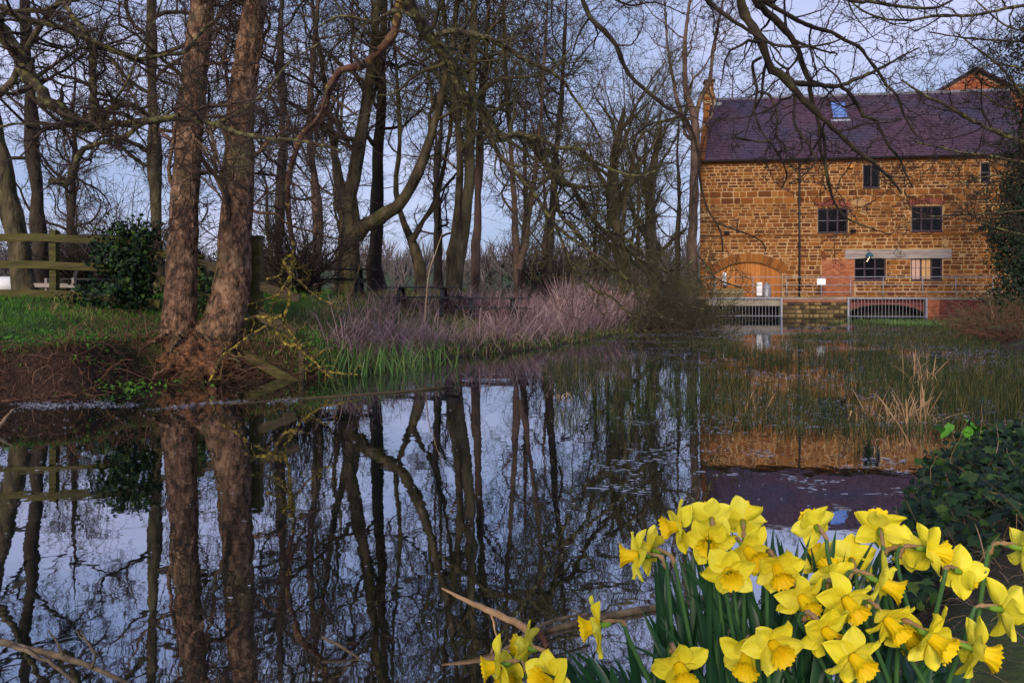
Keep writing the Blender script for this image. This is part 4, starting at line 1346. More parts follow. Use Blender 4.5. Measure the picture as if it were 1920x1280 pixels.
# trees behind the left fence
T = []
T.append(tree('leaning_tree', 'tan trunk leaning outwards behind the left end of the timber fence', None,
     [grounded(stem([(50, 575), (42, 520), (28, 430), (8, 320), (-15, 200), (-45, 40), (-80, -160), (-110, -420)], [40, 37, 34, 31, 28, 24, 17, 6], 17.0, 0.5))], 31, MT['bark_moss'], MT['twig'], SPEC(14, 8, 6, 4, rmin=0.006), npt=30, trunk_sides=16))
T.append(tree('bare_tree', 'slim pale-blotched trunk rising behind the ivy-smothered fence post', None,
     [grounded(stem([(296, 560), (294, 450), (290, 330), (286, 200), (284, 60), (284, -120), (290, -330)], [25, 23, 21, 20, 18, 14, 5], 17.5, 0.5))], 33, MT['bark_moss'], MT['twig'], SPEC(16, 8, 6, 4, rmin=0.006, t0=0.3, ang1=65, l1=0.3), npt=30))
# scots pine
rgp = np.random.default_rng(35)
pine_st = [grounded(stem([(80, 575), (76, 480), (70, 380), (62, 280), (54, 150), (46, 20), (40, -140), (38, -300)], [30, 27, 24, 22, 20, 17, 12, 4], 20.0, 0.3))]
pine = tree('pine_tree', 'dark pine with needle tufts behind the timber fence', None, pine_st, 36, MT['bark_dark'], MT['twig_dark'],
            [dict(n=20, t0=0.3, t1=1.0, ang=(75, 12), ratio=0.30, fall=0.5, npts=9, wig=0.16, trop=0.04, rr=0.32, rmin=0.02, sides=5),
             dict(n=8, t0=0.25, t1=1.0, ang=(45, 12), ratio=0.4, fall=0.4, npts=5, wig=0.2, trop=0.05, rr=0.5, rmin=0.01, sides=3)], npt=30)
def needles(root, mesh_name='needle_tufts', n=9000, seed=1, size=0.16):
    cr_ = [c for c in root.children if c.name.startswith('crown')][0]
    co = np.empty(len(cr_.data.vertices) * 3, np.float32)
    cr_.data.vertices.foreach_get('co', co)
    co = co.reshape(-1, 3)
    rg = np.random.default_rng(seed)
    tips = co[rg.integers(0, len(co), n // 12)]
    c = np.repeat(tips, 12, axis=0) + rg.normal(0, 0.05, (n // 12 * 12, 3))
    d = rg.normal(0, 1, c.shape) + np.array((0, 0, 0.5)); d /= np.linalg.norm(d, axis=1, keepdims=True)
    s = np.cross(d, rg.normal(0, 1, c.shape)); s /= np.linalg.norm(s, axis=1, keepdims=True)
    L = size * rg.uniform(0.7, 1.3, (len(c), 1))
    V = np.stack([c - s * 0.008, c + s * 0.008, c + d * L], 1).reshape(-1, 3)
    F = np.arange(len(V)).reshape(-1, 3)
    obj(mesh_name, make_mesh(mesh_name, V, F, tone=np.repeat(rg.uniform(0, 1, len(c)), 3)), MT['needle'], root)
needles(pine)

# grove on the middle bank
G = 'bare trees of the grove on the far bank'
T.append(tree('grove_tree', 'thickest mossy trunk of the grove, dividing low into two curving limbs', G,
     [grounded(stem([(652, 545), (655, 500), (658, 430), (655, 380), (672, 280), (690, 180), (704, 60), (716, -80), (730, -260)], [50, 40, 36, 27, 24, 20, 16, 11, 4], 23.5, 0.5), 0.3),
      stem([(668, 440), (690, 418), (735, 395), (775, 345), (800, 280), (826, 190), (848, 90), (862, -60), (880, -220)], [27, 26, 24, 21, 18, 15, 11, 8, 3], 23.4, -0.8),
      stem([(655, 400), (640, 340), (622, 260), (610, 160), (590, 40), (575, -120)], [18, 15, 12, 10, 8, 3], 23.6, 0.8)], 41, MT['bark_moss'], MT['twig_olive'], SPEC(13, 8, 6, 4, rmin=0.0066, t0=0.3, l1=0.36), npt=30, trunk_sides=18, bump_amp=0.025))
T.append(tree('grove_tree', 'upright dark trunk directly behind the thickest mossy trunk', G,
     [grounded(stem([(706, 545), (704, 470), (706, 400), (712, 260), (716, 120), (722, -60), (730, -260)], [32, 28, 24, 20, 16, 11, 4], 25.5, 0.3), 0.3)], 43, MT['bark_dark'], MT['twig'], SPEC(14, 8, 6, 4, rmin=0.007, t0=0.3), npt=26))
T.append(tree('grove_tree', 'slender trunk forking into a wide letter Y between two thick trunks', G,
     [grounded(stem([(790, 550), (786, 500), (770, 445), (752, 400), (742, 350), (750, 250), (742, 120), (730, -60), (720, -200)], [23, 19, 15, 12, 10, 8, 6, 4, 2], 24.5, 0.3), 0.3),
      stem([(772, 450), (790, 420), (815, 380), (835, 300), (850, 200), (870, 80), (880, -80)], [12, 11, 10, 8, 7, 5, 2], 24.4, -0.5)], 45, MT['bark_moss'], MT['twig'], SPEC(13, 8, 6, 4, rmin=0.007, t0=0.35), npt=26))
T.append(tree('grove_tree', 'paired olive-brown trunks fused at the base amid the grove', G,
     [grounded(stem([(853, 555), (858, 500), (872, 420), (880, 330), (884, 220), (888, 90), (890, -80), (896, -260)], [32, 26, 23, 20, 17, 13, 9, 3], 22.5, 0.2), 0.3),
      grounded(stem([(845, 555), (848, 490), (856, 420), (862, 330), (858, 230), (842, 110), (826, -40), (815, -200)], [22, 19, 16, 14, 12, 9, 6, 2], 22.7, 0.4), 0.3)], 47, MT['bark_moss'], MT['twig_olive'], SPEC(13, 8, 6, 5, rmin=0.0066, t0=0.32, l1=0.36), npt=28, trunk_sides=14))
T.append(tree('grove_tree', 'straight pinkish trunk just beyond the paired olive-brown trunks', G,
     [grounded(stem([(893, 550), (893, 470), (896, 380), (900, 260), (910, 120), (918, -40), (924, -190)], [19, 16, 15, 13, 10, 7, 3], 25.0, 0.3), 0.3)], 49, MT['bark_pink'], MT['twig'], SPEC(13, 8, 6, 4, rmin=0.007, t0=0.3), npt=26))
T.append(tree('grove_tree', 'thin pinkish trunk splitting in two behind the tall dead stalks', G,
     [grounded(stem([(966, 555), (968, 480), (966, 420), (962, 330), (952, 200), (946, 80), (940, -60)], [14, 12, 11, 10, 8, 6, 2], 24.5, 0.3), 0.3),
      stem([(972, 505), (985, 455), (992, 410), (1004, 320), (1015, 210), (1022, 90), (1030, -40)], [11, 10, 9, 8, 7, 5, 2], 24.5, -0.3)], 51, MT['bark_pink'], MT['twig'], SPEC(12, 8, 6, 4, rmin=0.007, t0=0.3), npt=24))
T.append(tree('grove_tree', 'grey-brown trunk standing where the dead stalks meet the willow scrub', G,
     [grounded(stem([(1033, 555), (1030, 480), (1035, 400), (1043, 300), (1052, 190), (1058, 80), (1064, -30)], [19, 16, 14, 12, 10, 7, 3], 28.0, 0.5), 0.3)], 53, MT['bark_dark'], MT['twig'], SPEC(13, 8, 6, 4, rmin=0.009, t0=0.28), npt=24))
T.append(tree('grove_tree', 'reddish leaning trunk between the twin-trunk tree and the thickest mossy trunk', G,
     [grounded(stem([(585, 555), (590, 490), (596, 420), (592, 340), (580, 250), (585, 130), (596, 0), (600, -150)], [22, 19, 17, 15, 12, 10, 7, 3], 22.0, 0.4), 0.3)], 55, MT['bark_pink'], MT['twig'], SPEC(12, 8, 6, 4, rmin=0.007, t0=0.3), npt=24))
T.append(tree('grove_tree', 'slim dark trunk hugging the second warm brown trunk on its far side', G,
     [grounded(stem([(520, 560), (522, 480), (524, 380), (530, 260), (526, 120), (530, -20), (540, -200)], [20, 18, 17, 15, 13, 9, 3], 19.0, 0.4), 0.3)], 57, MT['bark_dark'], MT['twig'], SPEC(14, 8, 6, 4, rmin=0.006, t0=0.25, ang1=60), npt=24))
# willows by the mill
WSPEC = [dict(n=16, t0=0.2, t1=1.0, ang=(38, 10), ratio=0.5, fall=0.4, npts=9, wig=0.14, trop=0.10, rr=0.4, rmin=0.02, sides=5),
         dict(n=9, t0=0.1, t1=1.0, ang=(35, 12), ratio=0.5, fall=0.4, npts=7, wig=0.14, trop=0.05, rr=0.45, rmin=0.012, sides=3),
         dict(n=13, t0=0.1, t1=1.0, ang=(32, 12), ratio=0.6, fall=0.3, npts=5, wig=0.14, trop=-0.03, rr=0.5, rmin=0.008, sides=3, droop=0.02)]
T.append(tree('willow_tree', 'green-mossed willow trunk with drooping olive twigs near the mill', 'willows near the mill',
     [grounded(stem([(1166, 560), (1164, 480), (1158, 420), (1150, 340), (1160, 250), (1172, 200)], [30, 26, 24, 20, 14, 4], 31.0, 0.3), 0.3)], 61, MT['bark_moss'], MT['twig_olive'], WSPEC, npt=22))
T.append(tree('willow_tree', 'second willow, straighter, standing between its neighbour and the mill gable', 'willows near the mill',
     [grounded(stem([(1222, 560), (1224, 490), (1218, 410), (1222, 330), (1232, 270), (1240, 225)], [28, 24, 21, 17, 12, 4], 35.0, 0.3), 0.3)], 63, MT['bark_moss'], MT['twig_olive'], WSPEC, npt=22))
T.append(tree('gable_tree', 'tall bare tree climbing in front of the mill gable beside the chimney', None,
     [grounded(stem([(1296, 585), (1298, 500), (1300, 400), (1304, 300), (1300, 220), (1286, 170), (1284, 90), (1292, 10), (1300, -60)], [22, 19, 17, 16, 15, 11, 8, 5, 2], 42.0, 0.0), 0.3),
      stem([(1302, 240), (1312, 190), (1330, 150), (1338, 90), (1352, 20), (1360, -40)], [11, 9, 8, 6, 4, 2], 42.0, 0.8),
      stem([(1300, 260), (1276, 210), (1262, 150), (1250, 70), (1246, -10)], [9, 8, 6, 4, 2], 42.0, -0.8)], 65, MT['bark_pink'], MT['twig'], SPEC(9, 7, 5, 3, rmin=0.011, t0=0.45, up=0.10), npt=26))

# background trees: three kinds, copied
def bg_tree(seed, h, r, name, label, group, bark, twig):
    rg = np.random.default_rng(seed)
    p = [(0, 0, -0.3)]
    x = y = 0
    for k in range(1, 8):
        x += rg.normal(0, 0.18); y += rg.normal(0, 0.18)
        p.append((x, y, h * k / 7))
    rad = [r * (1 - 0.13 * k) for k in range(8)]
    return tree(name, label, group, [(p, rad)], seed, bark, twig, SPEC(13, 7, 6, 4, rmin=0.010, t0=0.22, up=0.06, r1=0.4, l1=0.40), base=(0, 0, 0), npt=22, trunk_sides=8)
BG = 'bare trees of the thicket far behind the pond'
protos = [bg_tree(71, 13, 0.26, 'thicket_tree', 'bare tree among the thicket closing the view behind the pond', BG, MT['bark_dark'], MT['twig']),
          bg_tree(72, 15, 0.30, 'thicket_tree', 'bare tree among the thicket closing the view behind the pond', BG, MT['bark_pink'], MT['twig']),
          bg_tree(73, 11, 0.22, 'thicket_tree', 'bare tree among the thicket closing the view behind the pond', BG, MT['bark_moss'], MT['twig_olive'])]
spots = [(-20.5, 33), (-14.5, 37), (-9.0, 36), (-3.6, 35), (0.6, 38), (4.0, 33), (5.6, 42), (8.8, 50), (-26, 42), (-5, 48), (2.0, 47), (-17, 50)]
used = [False] * 3
for k, (x, y) in enumerate(spots):
    i = k % 3
    o = protos[i] if not used[i] else copy_tree(protos[i])
    used[i] = True
    o.location = (x, y, gz(x, y))
    s_ = random.uniform(0.85, 1.1) * (0.72 if x > 0 else 1.0)
    o.scale = (s_, s_, s_)
    o.rotation_euler = (0, 0, random.uniform(0, 6.28))
MB_ = 'bare trees showing over the mill roof'
for k, (pxx, Y, s_) in enumerate(((1375, 62, 1.12), (1440, 66, 1.2), (1590, 70, 1.12), (1270, 58, 1.05), (1690, 72, 1.12))):
    o = copy_tree(protos[1 if k % 2 == 0 else 0])
    x = (pxx - CX) / FPX * Y
    o.location = (x, Y, gz(x, Y)); o.scale = (s_, s_, s_ * 1.12); o.rotation_euler = (0, 0, k * 1.9)
    o.name = 'roofline_tree'
    tag(o, ['bare tree rising over the mill ridge next to the chimney', 'bare tree over the mill ridge between chimney and skylight', 'bare tree crown just clearing the ridge above the skylight',
            'bare tree beyond the gable, left of the chimney', 'bare twiggy crown over the ridge towards the brick gable house'][k], 'tree', MB_)

# far wooded hillside: a mass nobody could count
rgf = np.random.default_rng(81)
nft = 430
fx = rgf.uniform(-170, 110, nft); fy = rgf.uniform(80, 200, nft)
Pf, Rf = [], []
for x, y in zip(fx, fy):
    z0 = gz(x, y)
    h = rgf.uniform(4.5, 9)
    k = 22
    a = rgf.uniform(0, 6.28, k)
    e = rgf.uniform(0.15, 0.75, k)
    t = rgf.uniform(0.0, 0.4, k)
    st_ = np.stack([np.full(k, x), np.full(k, y), z0 + t * h], 1)
    dv = np.stack([np.cos(a) * e, np.sin(a) * e, np.ones(k)], 1) * (h * 0.62)
    Pf.append(np.stack([st_, st_ + dv * 0.5 + rgf.normal(0, 0.5, (k, 3)), st_ + dv], 1))
    Rf.append(np.tile(np.array((0.11, 0.075, 0.03)), (k, 1)))
Pf = np.concatenate(Pf); Rf = np.concatenate(Rf)
kind(obj('far_woodland', tubes_mesh('far_woodland', [(Pf, Rf, 3)]), MT['far_wood']), 'stuff')

# ------------------------------------------------------------------ overhanging limbs in front of the view
def limbs(root, lines, bark, twig, seed, levels, npt=34, sides=8, name='limb'):
    """each line: (pixel points, widths, Y, dY); every limb its own part, its twigs one crown"""
    rg = np.random.default_rng(seed)
    base = np.array(root.location)
    Ps, Rs = [], []
    for (pts, w0, w1, Y, dY) in lines:
        n = len(pts)
        pp = np.array(px(pts, Y, dY))
        # the limb also wanders in depth
        wob = np.cumsum(rg.normal(0, 0.06, n)); wob -= wob[0]
        sc = (pp[:, 1] + wob) / pp[:, 1]
        pp = np.array((0, 0, CAMH)) + (pp - np.array((0, 0, CAMH))) * sc[:, None]
        rad = [((w0 + (w1 - w0) * k / (n - 1)) / 2) / FPX * p[1] for k, p in enumerate(pp)]
        a, b = resample(pp, rad, npt)
        a[1:-1] += rg.normal(0, 1, a[1:-1].shape) * b[1:-1, None] * 0.16
        b = b * (1 + 0.10 * rg.normal(0, 1, npt))
        Ps.append(a - base); Rs.append(b)
        obj(name, tubes_mesh(name, [((a - base)[None], b[None], sides)]), bark, root)
    Pc, Rc = np.stack(Ps), np.stack(Rs)
    sets = []
    Ls = np.linalg.norm(np.diff(Pc, axis=1), axis=2).sum(1)
    for li, lv in enumerate(levels):
        kw = dict(lv); s_ = kw.pop('sides'); n_ = kw.pop('n')
        if li == 0:
            n_ = np.maximum(2, (Ls * n_).astype(int))
        Pc, Rc = grow(Pc, Rc, n_, rg, **kw)
        sets.append((Pc, Rc, s_))
    obj('crown', tubes_mesh('crown', sets), twig, root)

LV = lambda n1=3.5, n2=4, n3=3, l1=0.9, rmin=0.0032: [dict(n=n1, t0=0.08, t1=1.0, ang=(58, 16), ratio=0.30, fall=0.25, npts=8, wig=0.30, trop=0.02, rr=0.45, rmin=rmin * 1.5, sides=5, lmin=0.25, lmax=l1),
      dict(n=n2, t0=0.15, t1=1.0, ang=(52, 16), ratio=0.48, fall=0.3, npts=6, wig=0.32, trop=0.02, rr=0.55, rmin=rmin * 1.15, sides=4, lmin=0.1),
      dict(n=n3, t0=0.2, t1=1.0, ang=(50, 16), ratio=0.5, fall=0.3, npts=4, wig=0.3, trop=0.02, rr=0.65, rmin=rmin, sides=3, lmin=0.05)]

# tree on the near bank behind the viewer whose limbs reach over the pond towards the mill
tr1 = tag(empty('overhanging_tree', (-1.6, -3.0, gz(-1.6, -3.0))), 'dark knotty boughs hanging over the mill roof from above', 'tree')
b1 = np.array(tr1.location)
tp, trd = resample([b1 - b1 - np.array((0, 0, 0.3)), np.array((0.1, 0.1, 1.6)), np.array((0.3, 0.3, 3.6)), np.array((0.8, 1.2, 5.4)), np.array((1.6, 3.6, 6.3)), P(1385, -160, 6.6) - b1, P(1384, -20, 6.8) - b1], [0.30, 0.24, 0.20, 0.16, 0.11, 0.075, 0.05], 34)
obj('trunk', tubes_mesh('trunk', [(tp[None], trd[None], 12)]), MT['limb_dark'], tr1)
mid_ = [P(1385, -160, 6.6)]
L1 = [
    ([(1384, -25), (1395, 25), (1411, 50), (1428, 84), (1439, 116), (1454, 134), (1482, 156), (1498, 178), (1520, 200), (1545, 225), (1576, 253), (1601, 278), (1630, 300), (1660, 325), (1678, 345), (1690, 362)], 19, 4, 6.8, 0.6),
    ([(1400, -60), (1417, 0), (1442, 25), (1470, 53), (1489, 78), (1498, 100), (1507, 125), (1517, 150), (1520, 175), (1526, 200), (1535, 225), (1539, 281), (1552, 330), (1560, 365)], 15, 4, 6.9, 1.2),
    ([(1418, -12), (1442, 9), (1467, 22), (1495, 38), (1520, 50), (1551, 59), (1579, 72), (1614, 91), (1632, 116), (1651, 141), (1664, 162), (1682, 178), (1695, 216), (1717, 253)], 9, 4, 7.0, 1.0),
    ([(1300, -30), (1326, 0), (1367, 34), (1407, 59), (1451, 83), (1507, 88), (1557, 81), (1586, 69)], 9, 3, 6.5, 0.4),
    ([(1560, -30), (1590, 0), (1640, 5), (1695, 13), (1757, 14), (1800, -10)], 8, 4, 6.8, 0.5),
    ([(1480, 154), (1539, 160), (1576, 161), (1601, 150), (1626, 140), (1657, 125), (1690, 106), (1723, 90)], 10, 3, 7.05, 0.6),
    ([(1428, 108), (1411, 119), (1415, 147), (1420, 172), (1414, 203), (1426, 244), (1445, 269), (1464, 297), (1475, 330), (1466, 352)], 6, 3, 6.9, 0.3),
    ([(1420, 172), (1442, 178), (1457, 212), (1457, 256), (1473, 275), (1476, 300), (1500, 330)], 5, 2.5, 6.95, -0.3),
    ([(1457, 256), (1440, 266), (1410, 264), (1385, 258), (1362, 262)], 4.5, 2, 6.9, -0.2),
    ([(1576, 161), (1595, 178), (1614, 206), (1620, 219), (1642, 225), (1654, 250), (1667, 275), (1685, 295), (1700, 330), (1712, 352)], 8, 3, 7.1, 0.8),
    ([(1526, 200), (1545, 260), (1550, 330), (1565, 380), (1590, 410), (1625, 425), (1670, 440)], 6, 2.5, 7.2, 0.8),
    ([(1490, 180), (1490, 230), (1515, 270), (1530, 300), (1510, 325), (1480, 345)], 6, 2.5, 7.0, -0.5),
]
limbs(tr1, L1, MT['limb_dark'], MT['twig_dark'], 91, LV(4.0, 5, 3, 0.85))
# the long single limb that loops down past the gable
tr2 = tag(empty('overhanging_limb_tree', (-2.9, -2.0, gz(-2.9, -2.0))), 'slender dark bough looping down past the mill gable', 'tree')
b2 = np.array(tr2.location)
tp, trd = resample([np.array((0, 0, -0.3)), np.array((0.1, 0.2, 2.0)), np.array((0.7, 1.4, 4.4)), np.array((2.4, 4.4, 5.8)), P(1060, -110, 6.8) - b2, P(1088, -12, 7.0) - b2], [0.24, 0.19, 0.14, 0.09, 0.05, 0.035], 30)
obj('trunk', tubes_mesh('trunk', [(tp[None], trd[None], 12)]), MT['limb_dark'], tr2)
L2 = [([(1086, -20), (1092, 0), (1106, 32), (1131, 57), (1156, 88), (1170, 124), (1188, 149), (1220, 177), (1255, 205), (1280, 216), (1297, 245), (1311, 295), (1313, 345), (1328, 394), (1351, 433), (1355, 471)], 11, 3, 7.0, 1.0),
      ([(1106, 32), (1086, 62), (1078, 85), (1066, 125)], 5, 2, 7.05, 0.3),
      ([(1280, 216), (1250, 225), (1215, 235), (1190, 262), (1196, 300)], 4.5, 2, 7.5, 0.4),
      ([(1345, 418), (1375, 430), (1405, 440), (1430, 455), (1436, 472)], 4, 2, 7.9, 0.2),
      ([(1092, 0), (1130, -10), (1180, 10), (1230, 5), (1290, 30)], 5, 2, 7.0, 0.5)]
limbs(tr2, L2, MT['limb_dark'], MT['twig_dark'], 92, LV(3.0, 4, 3, 0.7))

# lichen-covered boughs sweeping down across the grove
tr3 = tag(empty('lichened_tree', (-4.6, -1.2, gz(-4.6, -1.2))), 'lichen-speckled boughs sweeping down in front of the grove towards the willow scrub', 'tree')
b3 = np.array(tr3.location)
tp, trd = resample([np.array((0, 0, -0.3)), np.array((0, 0.2, 2.0)), np.array((0.3, 1.6, 4.6)), np.array((1.4, 5.0, 6.4)), P(742, -110, 9.4) - b3, P(765, -5, 9.5) - b3], [0.34, 0.28, 0.22, 0.16, 0.12, 0.095], 30)
obj('trunk', tubes_mesh('trunk', [(tp[None], trd[None], 12)]), MT['limb'], tr3)
L3 = [([(762, -20), (770, 14), (791, 50), (812, 78), (841, 113), (862, 159), (873, 191), (901, 198), (919, 227), (936, 255), (982, 255), (1018, 297), (1036, 329), (1071, 347), (1096, 390), (1131, 432), (1180, 470), (1215, 500), (1245, 520)], 26, 5, 9.5, 3.0),
      ([(812, 67), (848, 58), (890, 66), (936, 81), (982, 110), (1025, 131), (1057, 152), (1074, 181), (1110, 230), (1131, 269)], 13, 3, 9.6, 1.0),
      ([(936, 262), (968, 251), (1007, 259), (1043, 276), (1089, 280), (1113, 301), (1149, 319), (1200, 330), (1235, 318)], 11, 3, 10.0, 1.0),
      ([(910, 225), (925, 270), (940, 295), (968, 326), (1000, 360), (1040, 420), (1090, 460), (1150, 500), (1190, 540), (1215, 585), (1265, 600)], 11, 3, 10.0, 2.0),
      ([(1018, 297), (1040, 350), (1050, 400), (1085, 440), (1120, 490), (1175, 520), (1240, 560), (1320, 580)], 9, 3, 10.6, 2.0),
      ([(1071, 347), (1110, 350), (1150, 345), (1190, 330), (1240, 318)], 6, 2, 11.0, 1.0),
      ([(1131, 432), (1160, 440), (1200, 470), (1240, 505), (1285, 500), (1310, 480), (1340, 520), (1390, 540)], 7, 3, 11.4, 1.0),
      ([(1040, 420), (1075, 500), (1110, 540), (1150, 560), (1200, 610), (1240, 640), (1290, 655)], 6, 2, 11.0, 1.0),
      ([(780, 30), (740, 20), (700, 40), (640, 30), (590, 55)], 9, 3, 9.5, 0.4)]
limbs(tr3, L3, MT['limb'], MT['twig_olive'], 93, LV(6.5, 7, 4, 1.2, 0.0034))
# reddish limb ending in yellow lichen over the water
tr4 = tag(empty('yellow_lichen_bough', (-7.6, 0.4, gz(-7.6, 0.4))), 'reddish bough hanging to the water, its lower end crusted bright yellow with lichen', 'tree')
b4 = np.array(tr4.location)
tp, trd = resample([np.array((0, 0, -0.3)), np.array((0.1, 0.2, 2.2)), np.array((0.6, 2.0, 4.8)), np.array((2.2, 5.5, 6.4)), P(752, -110, 10.4) - b4, P(748, 10, 10.5) - b4], [0.26, 0.22, 0.17, 0.12, 0.085, 0.075], 30)
obj('trunk', tubes_mesh('trunk', [(tp[None], trd[None], 10)]), MT['limb_red'], tr4)
L4a = [([(750, -10), (745, 39), (735, 71), (703, 103), (685, 120), (635, 135), (615, 180), (601, 218), (564, 255), (554, 285), (540, 349), (544, 420), (548, 450)], 17, 9, 10.5, 0.7)]
limbs(tr4, L4a, MT['limb_red'], MT['twig'], 94, LV(5.0, 5, 4, 0.9, 0.0034))
L4b = [([(548, 440), (551, 463), (548, 499), (545, 517), (543, 545), (541, 571), (533, 590), (531, 604), (545, 623), (557, 646), (571, 663), (590, 677), (604, 695), (623, 708)], 7, 4, 11.2, -0.3),
       ([(459, 599), (477, 593), (495, 595), (510, 597), (531, 592)], 4, 8, 11.1, 0.05),
       ([(495, 595), (515, 609), (522, 630), (538, 646), (557, 648)], 6, 6, 11.1, 0.0),
       ([(549, 520), (540, 500), (532, 489), (546, 478)], 9, 5, 11.15, 0.0),
       ([(533, 492), (528, 512), (515, 520), (500, 523)], 6, 4, 11.15, -0.1),
       ([(545, 517), (530, 540), (522, 552), (500, 560), (488, 565)], 6, 3, 11.15, -0.2),
       ([(550, 520), (565, 530), (580, 545), (600, 560), (625, 570)], 5, 2.5, 11.15, 0.2),
       ([(571, 663), (590, 668), (610, 655), (625, 660)], 5, 2.5, 10.95, 0.2),
       ([(604, 695), (640, 700), (672, 702)], 5, 2, 10.9, 0.2),
       ([(390, 720), (405, 690), (415, 668), (440, 650), (470, 628), (500, 610)], 4, 5, 10.8, 0.3)]
limbs(tr4, L4b, MT['lichen'], MT['lichen'], 95, LV(6.5, 3, 2, 0.34, 0.0030), name='lichened_limb')

# dark crooked boughs at upper left
tr5 = tag(empty('crooked_tree', (-9.4, 6.6, gz(-9.4, 6.6))), 'dark crooked boughs crossing the twin brown trunks, one ending in a sawn stub', 'tree')
b5 = np.array(tr5.location)
tp, trd = resample([np.array((0, 0, -0.3)), np.array((0.0, 0.1, 1.5)), np.array((0.2, 0.3, 3.2)), np.array((1.0, 0.8, 4.4)), P(-110, -20, 8.0) - b5, P(-10, 45, 8.2) - b5], [0.42, 0.34, 0.28, 0.22, 0.16, 0.12], 26)
obj('trunk', tubes_mesh('trunk', [(tp[None], trd[None], 14)]), MT['limb'], tr5)
L5 = [([(-20, 35), (0, 57), (34, 107), (67, 161), (101, 198), (134, 222), (161, 242), (181, 235), (208, 205), (235, 195), (262, 205), (300, 232)], 32, 8, 8.2, 0.4),
      ([(170, 240), (205, 233), (235, 230), (290, 226), (336, 222), (403, 232), (443, 249), (504, 259), (571, 265), (638, 282)], 17, 6, 8.4, 0.4),
      ([(336, 217), (300, 222), (269, 232), (235, 255), (202, 265), (158, 279), (144, 302), (134, 333), (124, 343), (96, 339)], 8, 13, 8.3, -0.4),
      ([(172, 238), (175, 200), (175, 168), (171, 94), (150, 50), (120, 10)], 17, 9, 8.4, 0.3),
      ([(188, 232), (198, 238), (215, 262), (242, 289), (275, 312)], 10, 7, 8.4, 0.4),
      ([(-20, 5), (0, 13), (50, 37), (101, 47), (144, 64), (188, 84), (235, 101), (262, 112), (302, 104), (349, 96), (370, 67), (400, 40)], 14, 5, 8.0, 0.8),
      ([(60, 150), (90, 130), (140, 96), (180, 90), (240, 110), (300, 150), (350, 170)], 8, 3, 8.4, 0.5),
      ([(200, 230), (215, 190), (240, 150), (260, 100), (290, 40), (310, -20)], 6, 3, 8.4, 0.2),
      ([(400, 232), (450, 210), (500, 170), (540, 120), (600, 80)], 7, 3, 8.6, 0.5),
      ([(-10, 240), (40, 232), (110, 236), (160, 244)], 5, 5, 8.3, 0.1)]
limbs(tr5, L5, MT['limb'], MT['twig'], 96, LV(7.5, 7, 5, 1.1, 0.0028))

# willow scrub leaning over the water
def shrub(name, label, group, c, n, h, spread, seed, bark, twig, lean=(0, 0), rmin=0.008, cat='shrub', r0=0.03):
    rg = np.random.default_rng(seed)
    root = tag(empty(name, (c[0], c[1], gz(*c))), label, cat, group)
    a = rg.uniform(0, 6.28, n)
    e = np.sqrt(rg.uniform(0, 1, n)) * spread
    st_ = np.stack([np.cos(a) * 0.25 * spread * rg.uniform(0, 1, n), np.sin(a) * 0.25 * spread * rg.uniform(0, 1, n), np.full(n, -0.1)], 1)
    dv = np.stack([np.cos(a) * e + lean[0], np.sin(a) * e + lean[1], rg.uniform(0.5, 1.0, n)], 1)
    N = 9
    Pp = np.empty((n, N, 3)); Rr = np.empty((n, N))
    Pp[:, 0] = st_
    dd = dv / np.linalg.norm(dv, axis=1, keepdims=True)
    Ls = h * rg.uniform(0.6, 1.1, n)
    for j in range(1, N):
        dd = dd + rg.normal(0, 0.13, (n, 3)) + np.array((0, 0, -0.05))
        dd /= np.linalg.norm(dd, axis=1, keepdims=True)
        Pp[:, j] = Pp[:, j - 1] + dd * (Ls / (N - 1))[:, None]
    Rr[:] = r0 * (1 - 0.8 * np.arange(N) / (N - 1))[None]
    obj('stems', tubes_mesh('stems', [(Pp, Rr, 5)]), bark, root)
    P2, R2 = grow(Pp, Rr, 7, rg, t0=0.1, ang=(40, 14), ratio=0.42, npts=6, wig=0.2, trop=0.03, rr=0.5, rmin=rmin, fall=0.3)
    P3, R3 = grow(P2, R2, 5, rg, t0=0.15, ang=(42, 14), ratio=0.55, npts=3, wig=0.22, trop=0.02, rr=0.6, rmin=rmin * 0.8, fall=0.3)
    obj('crown', tubes_mesh('crown', [(P2, R2, 3), (P3, R3, 3)]), twig, root)
    return root
shrub('willow_scrub', 'tangled olive willow scrub leaning over the water beside the mill', None, (6.6, 29.6), 70, 3.2, 1.2, 101, MT['bark_moss'], MT['twig_olive'], (0.5, -0.5), 0.010)
shrub('willow_scrub', 'smaller brown willow tangle at the end of the dead stalk patch', None, (5.2, 27.2), 50, 2.2, 1.4, 102, MT['bark_dark'], MT['twig'], (0.3, -0.4), 0.009)
shrub('bank_scrub', 'dark twiggy bush behind the grove beside the thin pinkish trunk', None, (1.4, 29.0), 50, 3.4, 0.8, 103, MT['bark_dark'], MT['twig_dark'], (0, 0), 0.010)
shrub('bank_scrub', 'dark bushy tangle filling the gap right behind the twin brown trunks', None, (-5.6, 18.5), 60, 3.0, 0.7, 104, MT['bark_dark'], MT['twig_dark'], (0, 0), 0.007)
shrub('bank_scrub', 'twiggy hedge bush seen through the fence rails', None, (-13.0, 22.0), 60, 3.4, 0.9, 105, MT['bark_dark'], MT['twig_dark'], (0, 0), 0.008)
shrub('bank_scrub', 'thin purple-brown sapling thicket between fence post and ivy bush', None, (-10.4, 20.0), 36, 3.6, 0.8, 106, MT['bark_dark'], MT['twig'], (0.2, 0), 0.007)
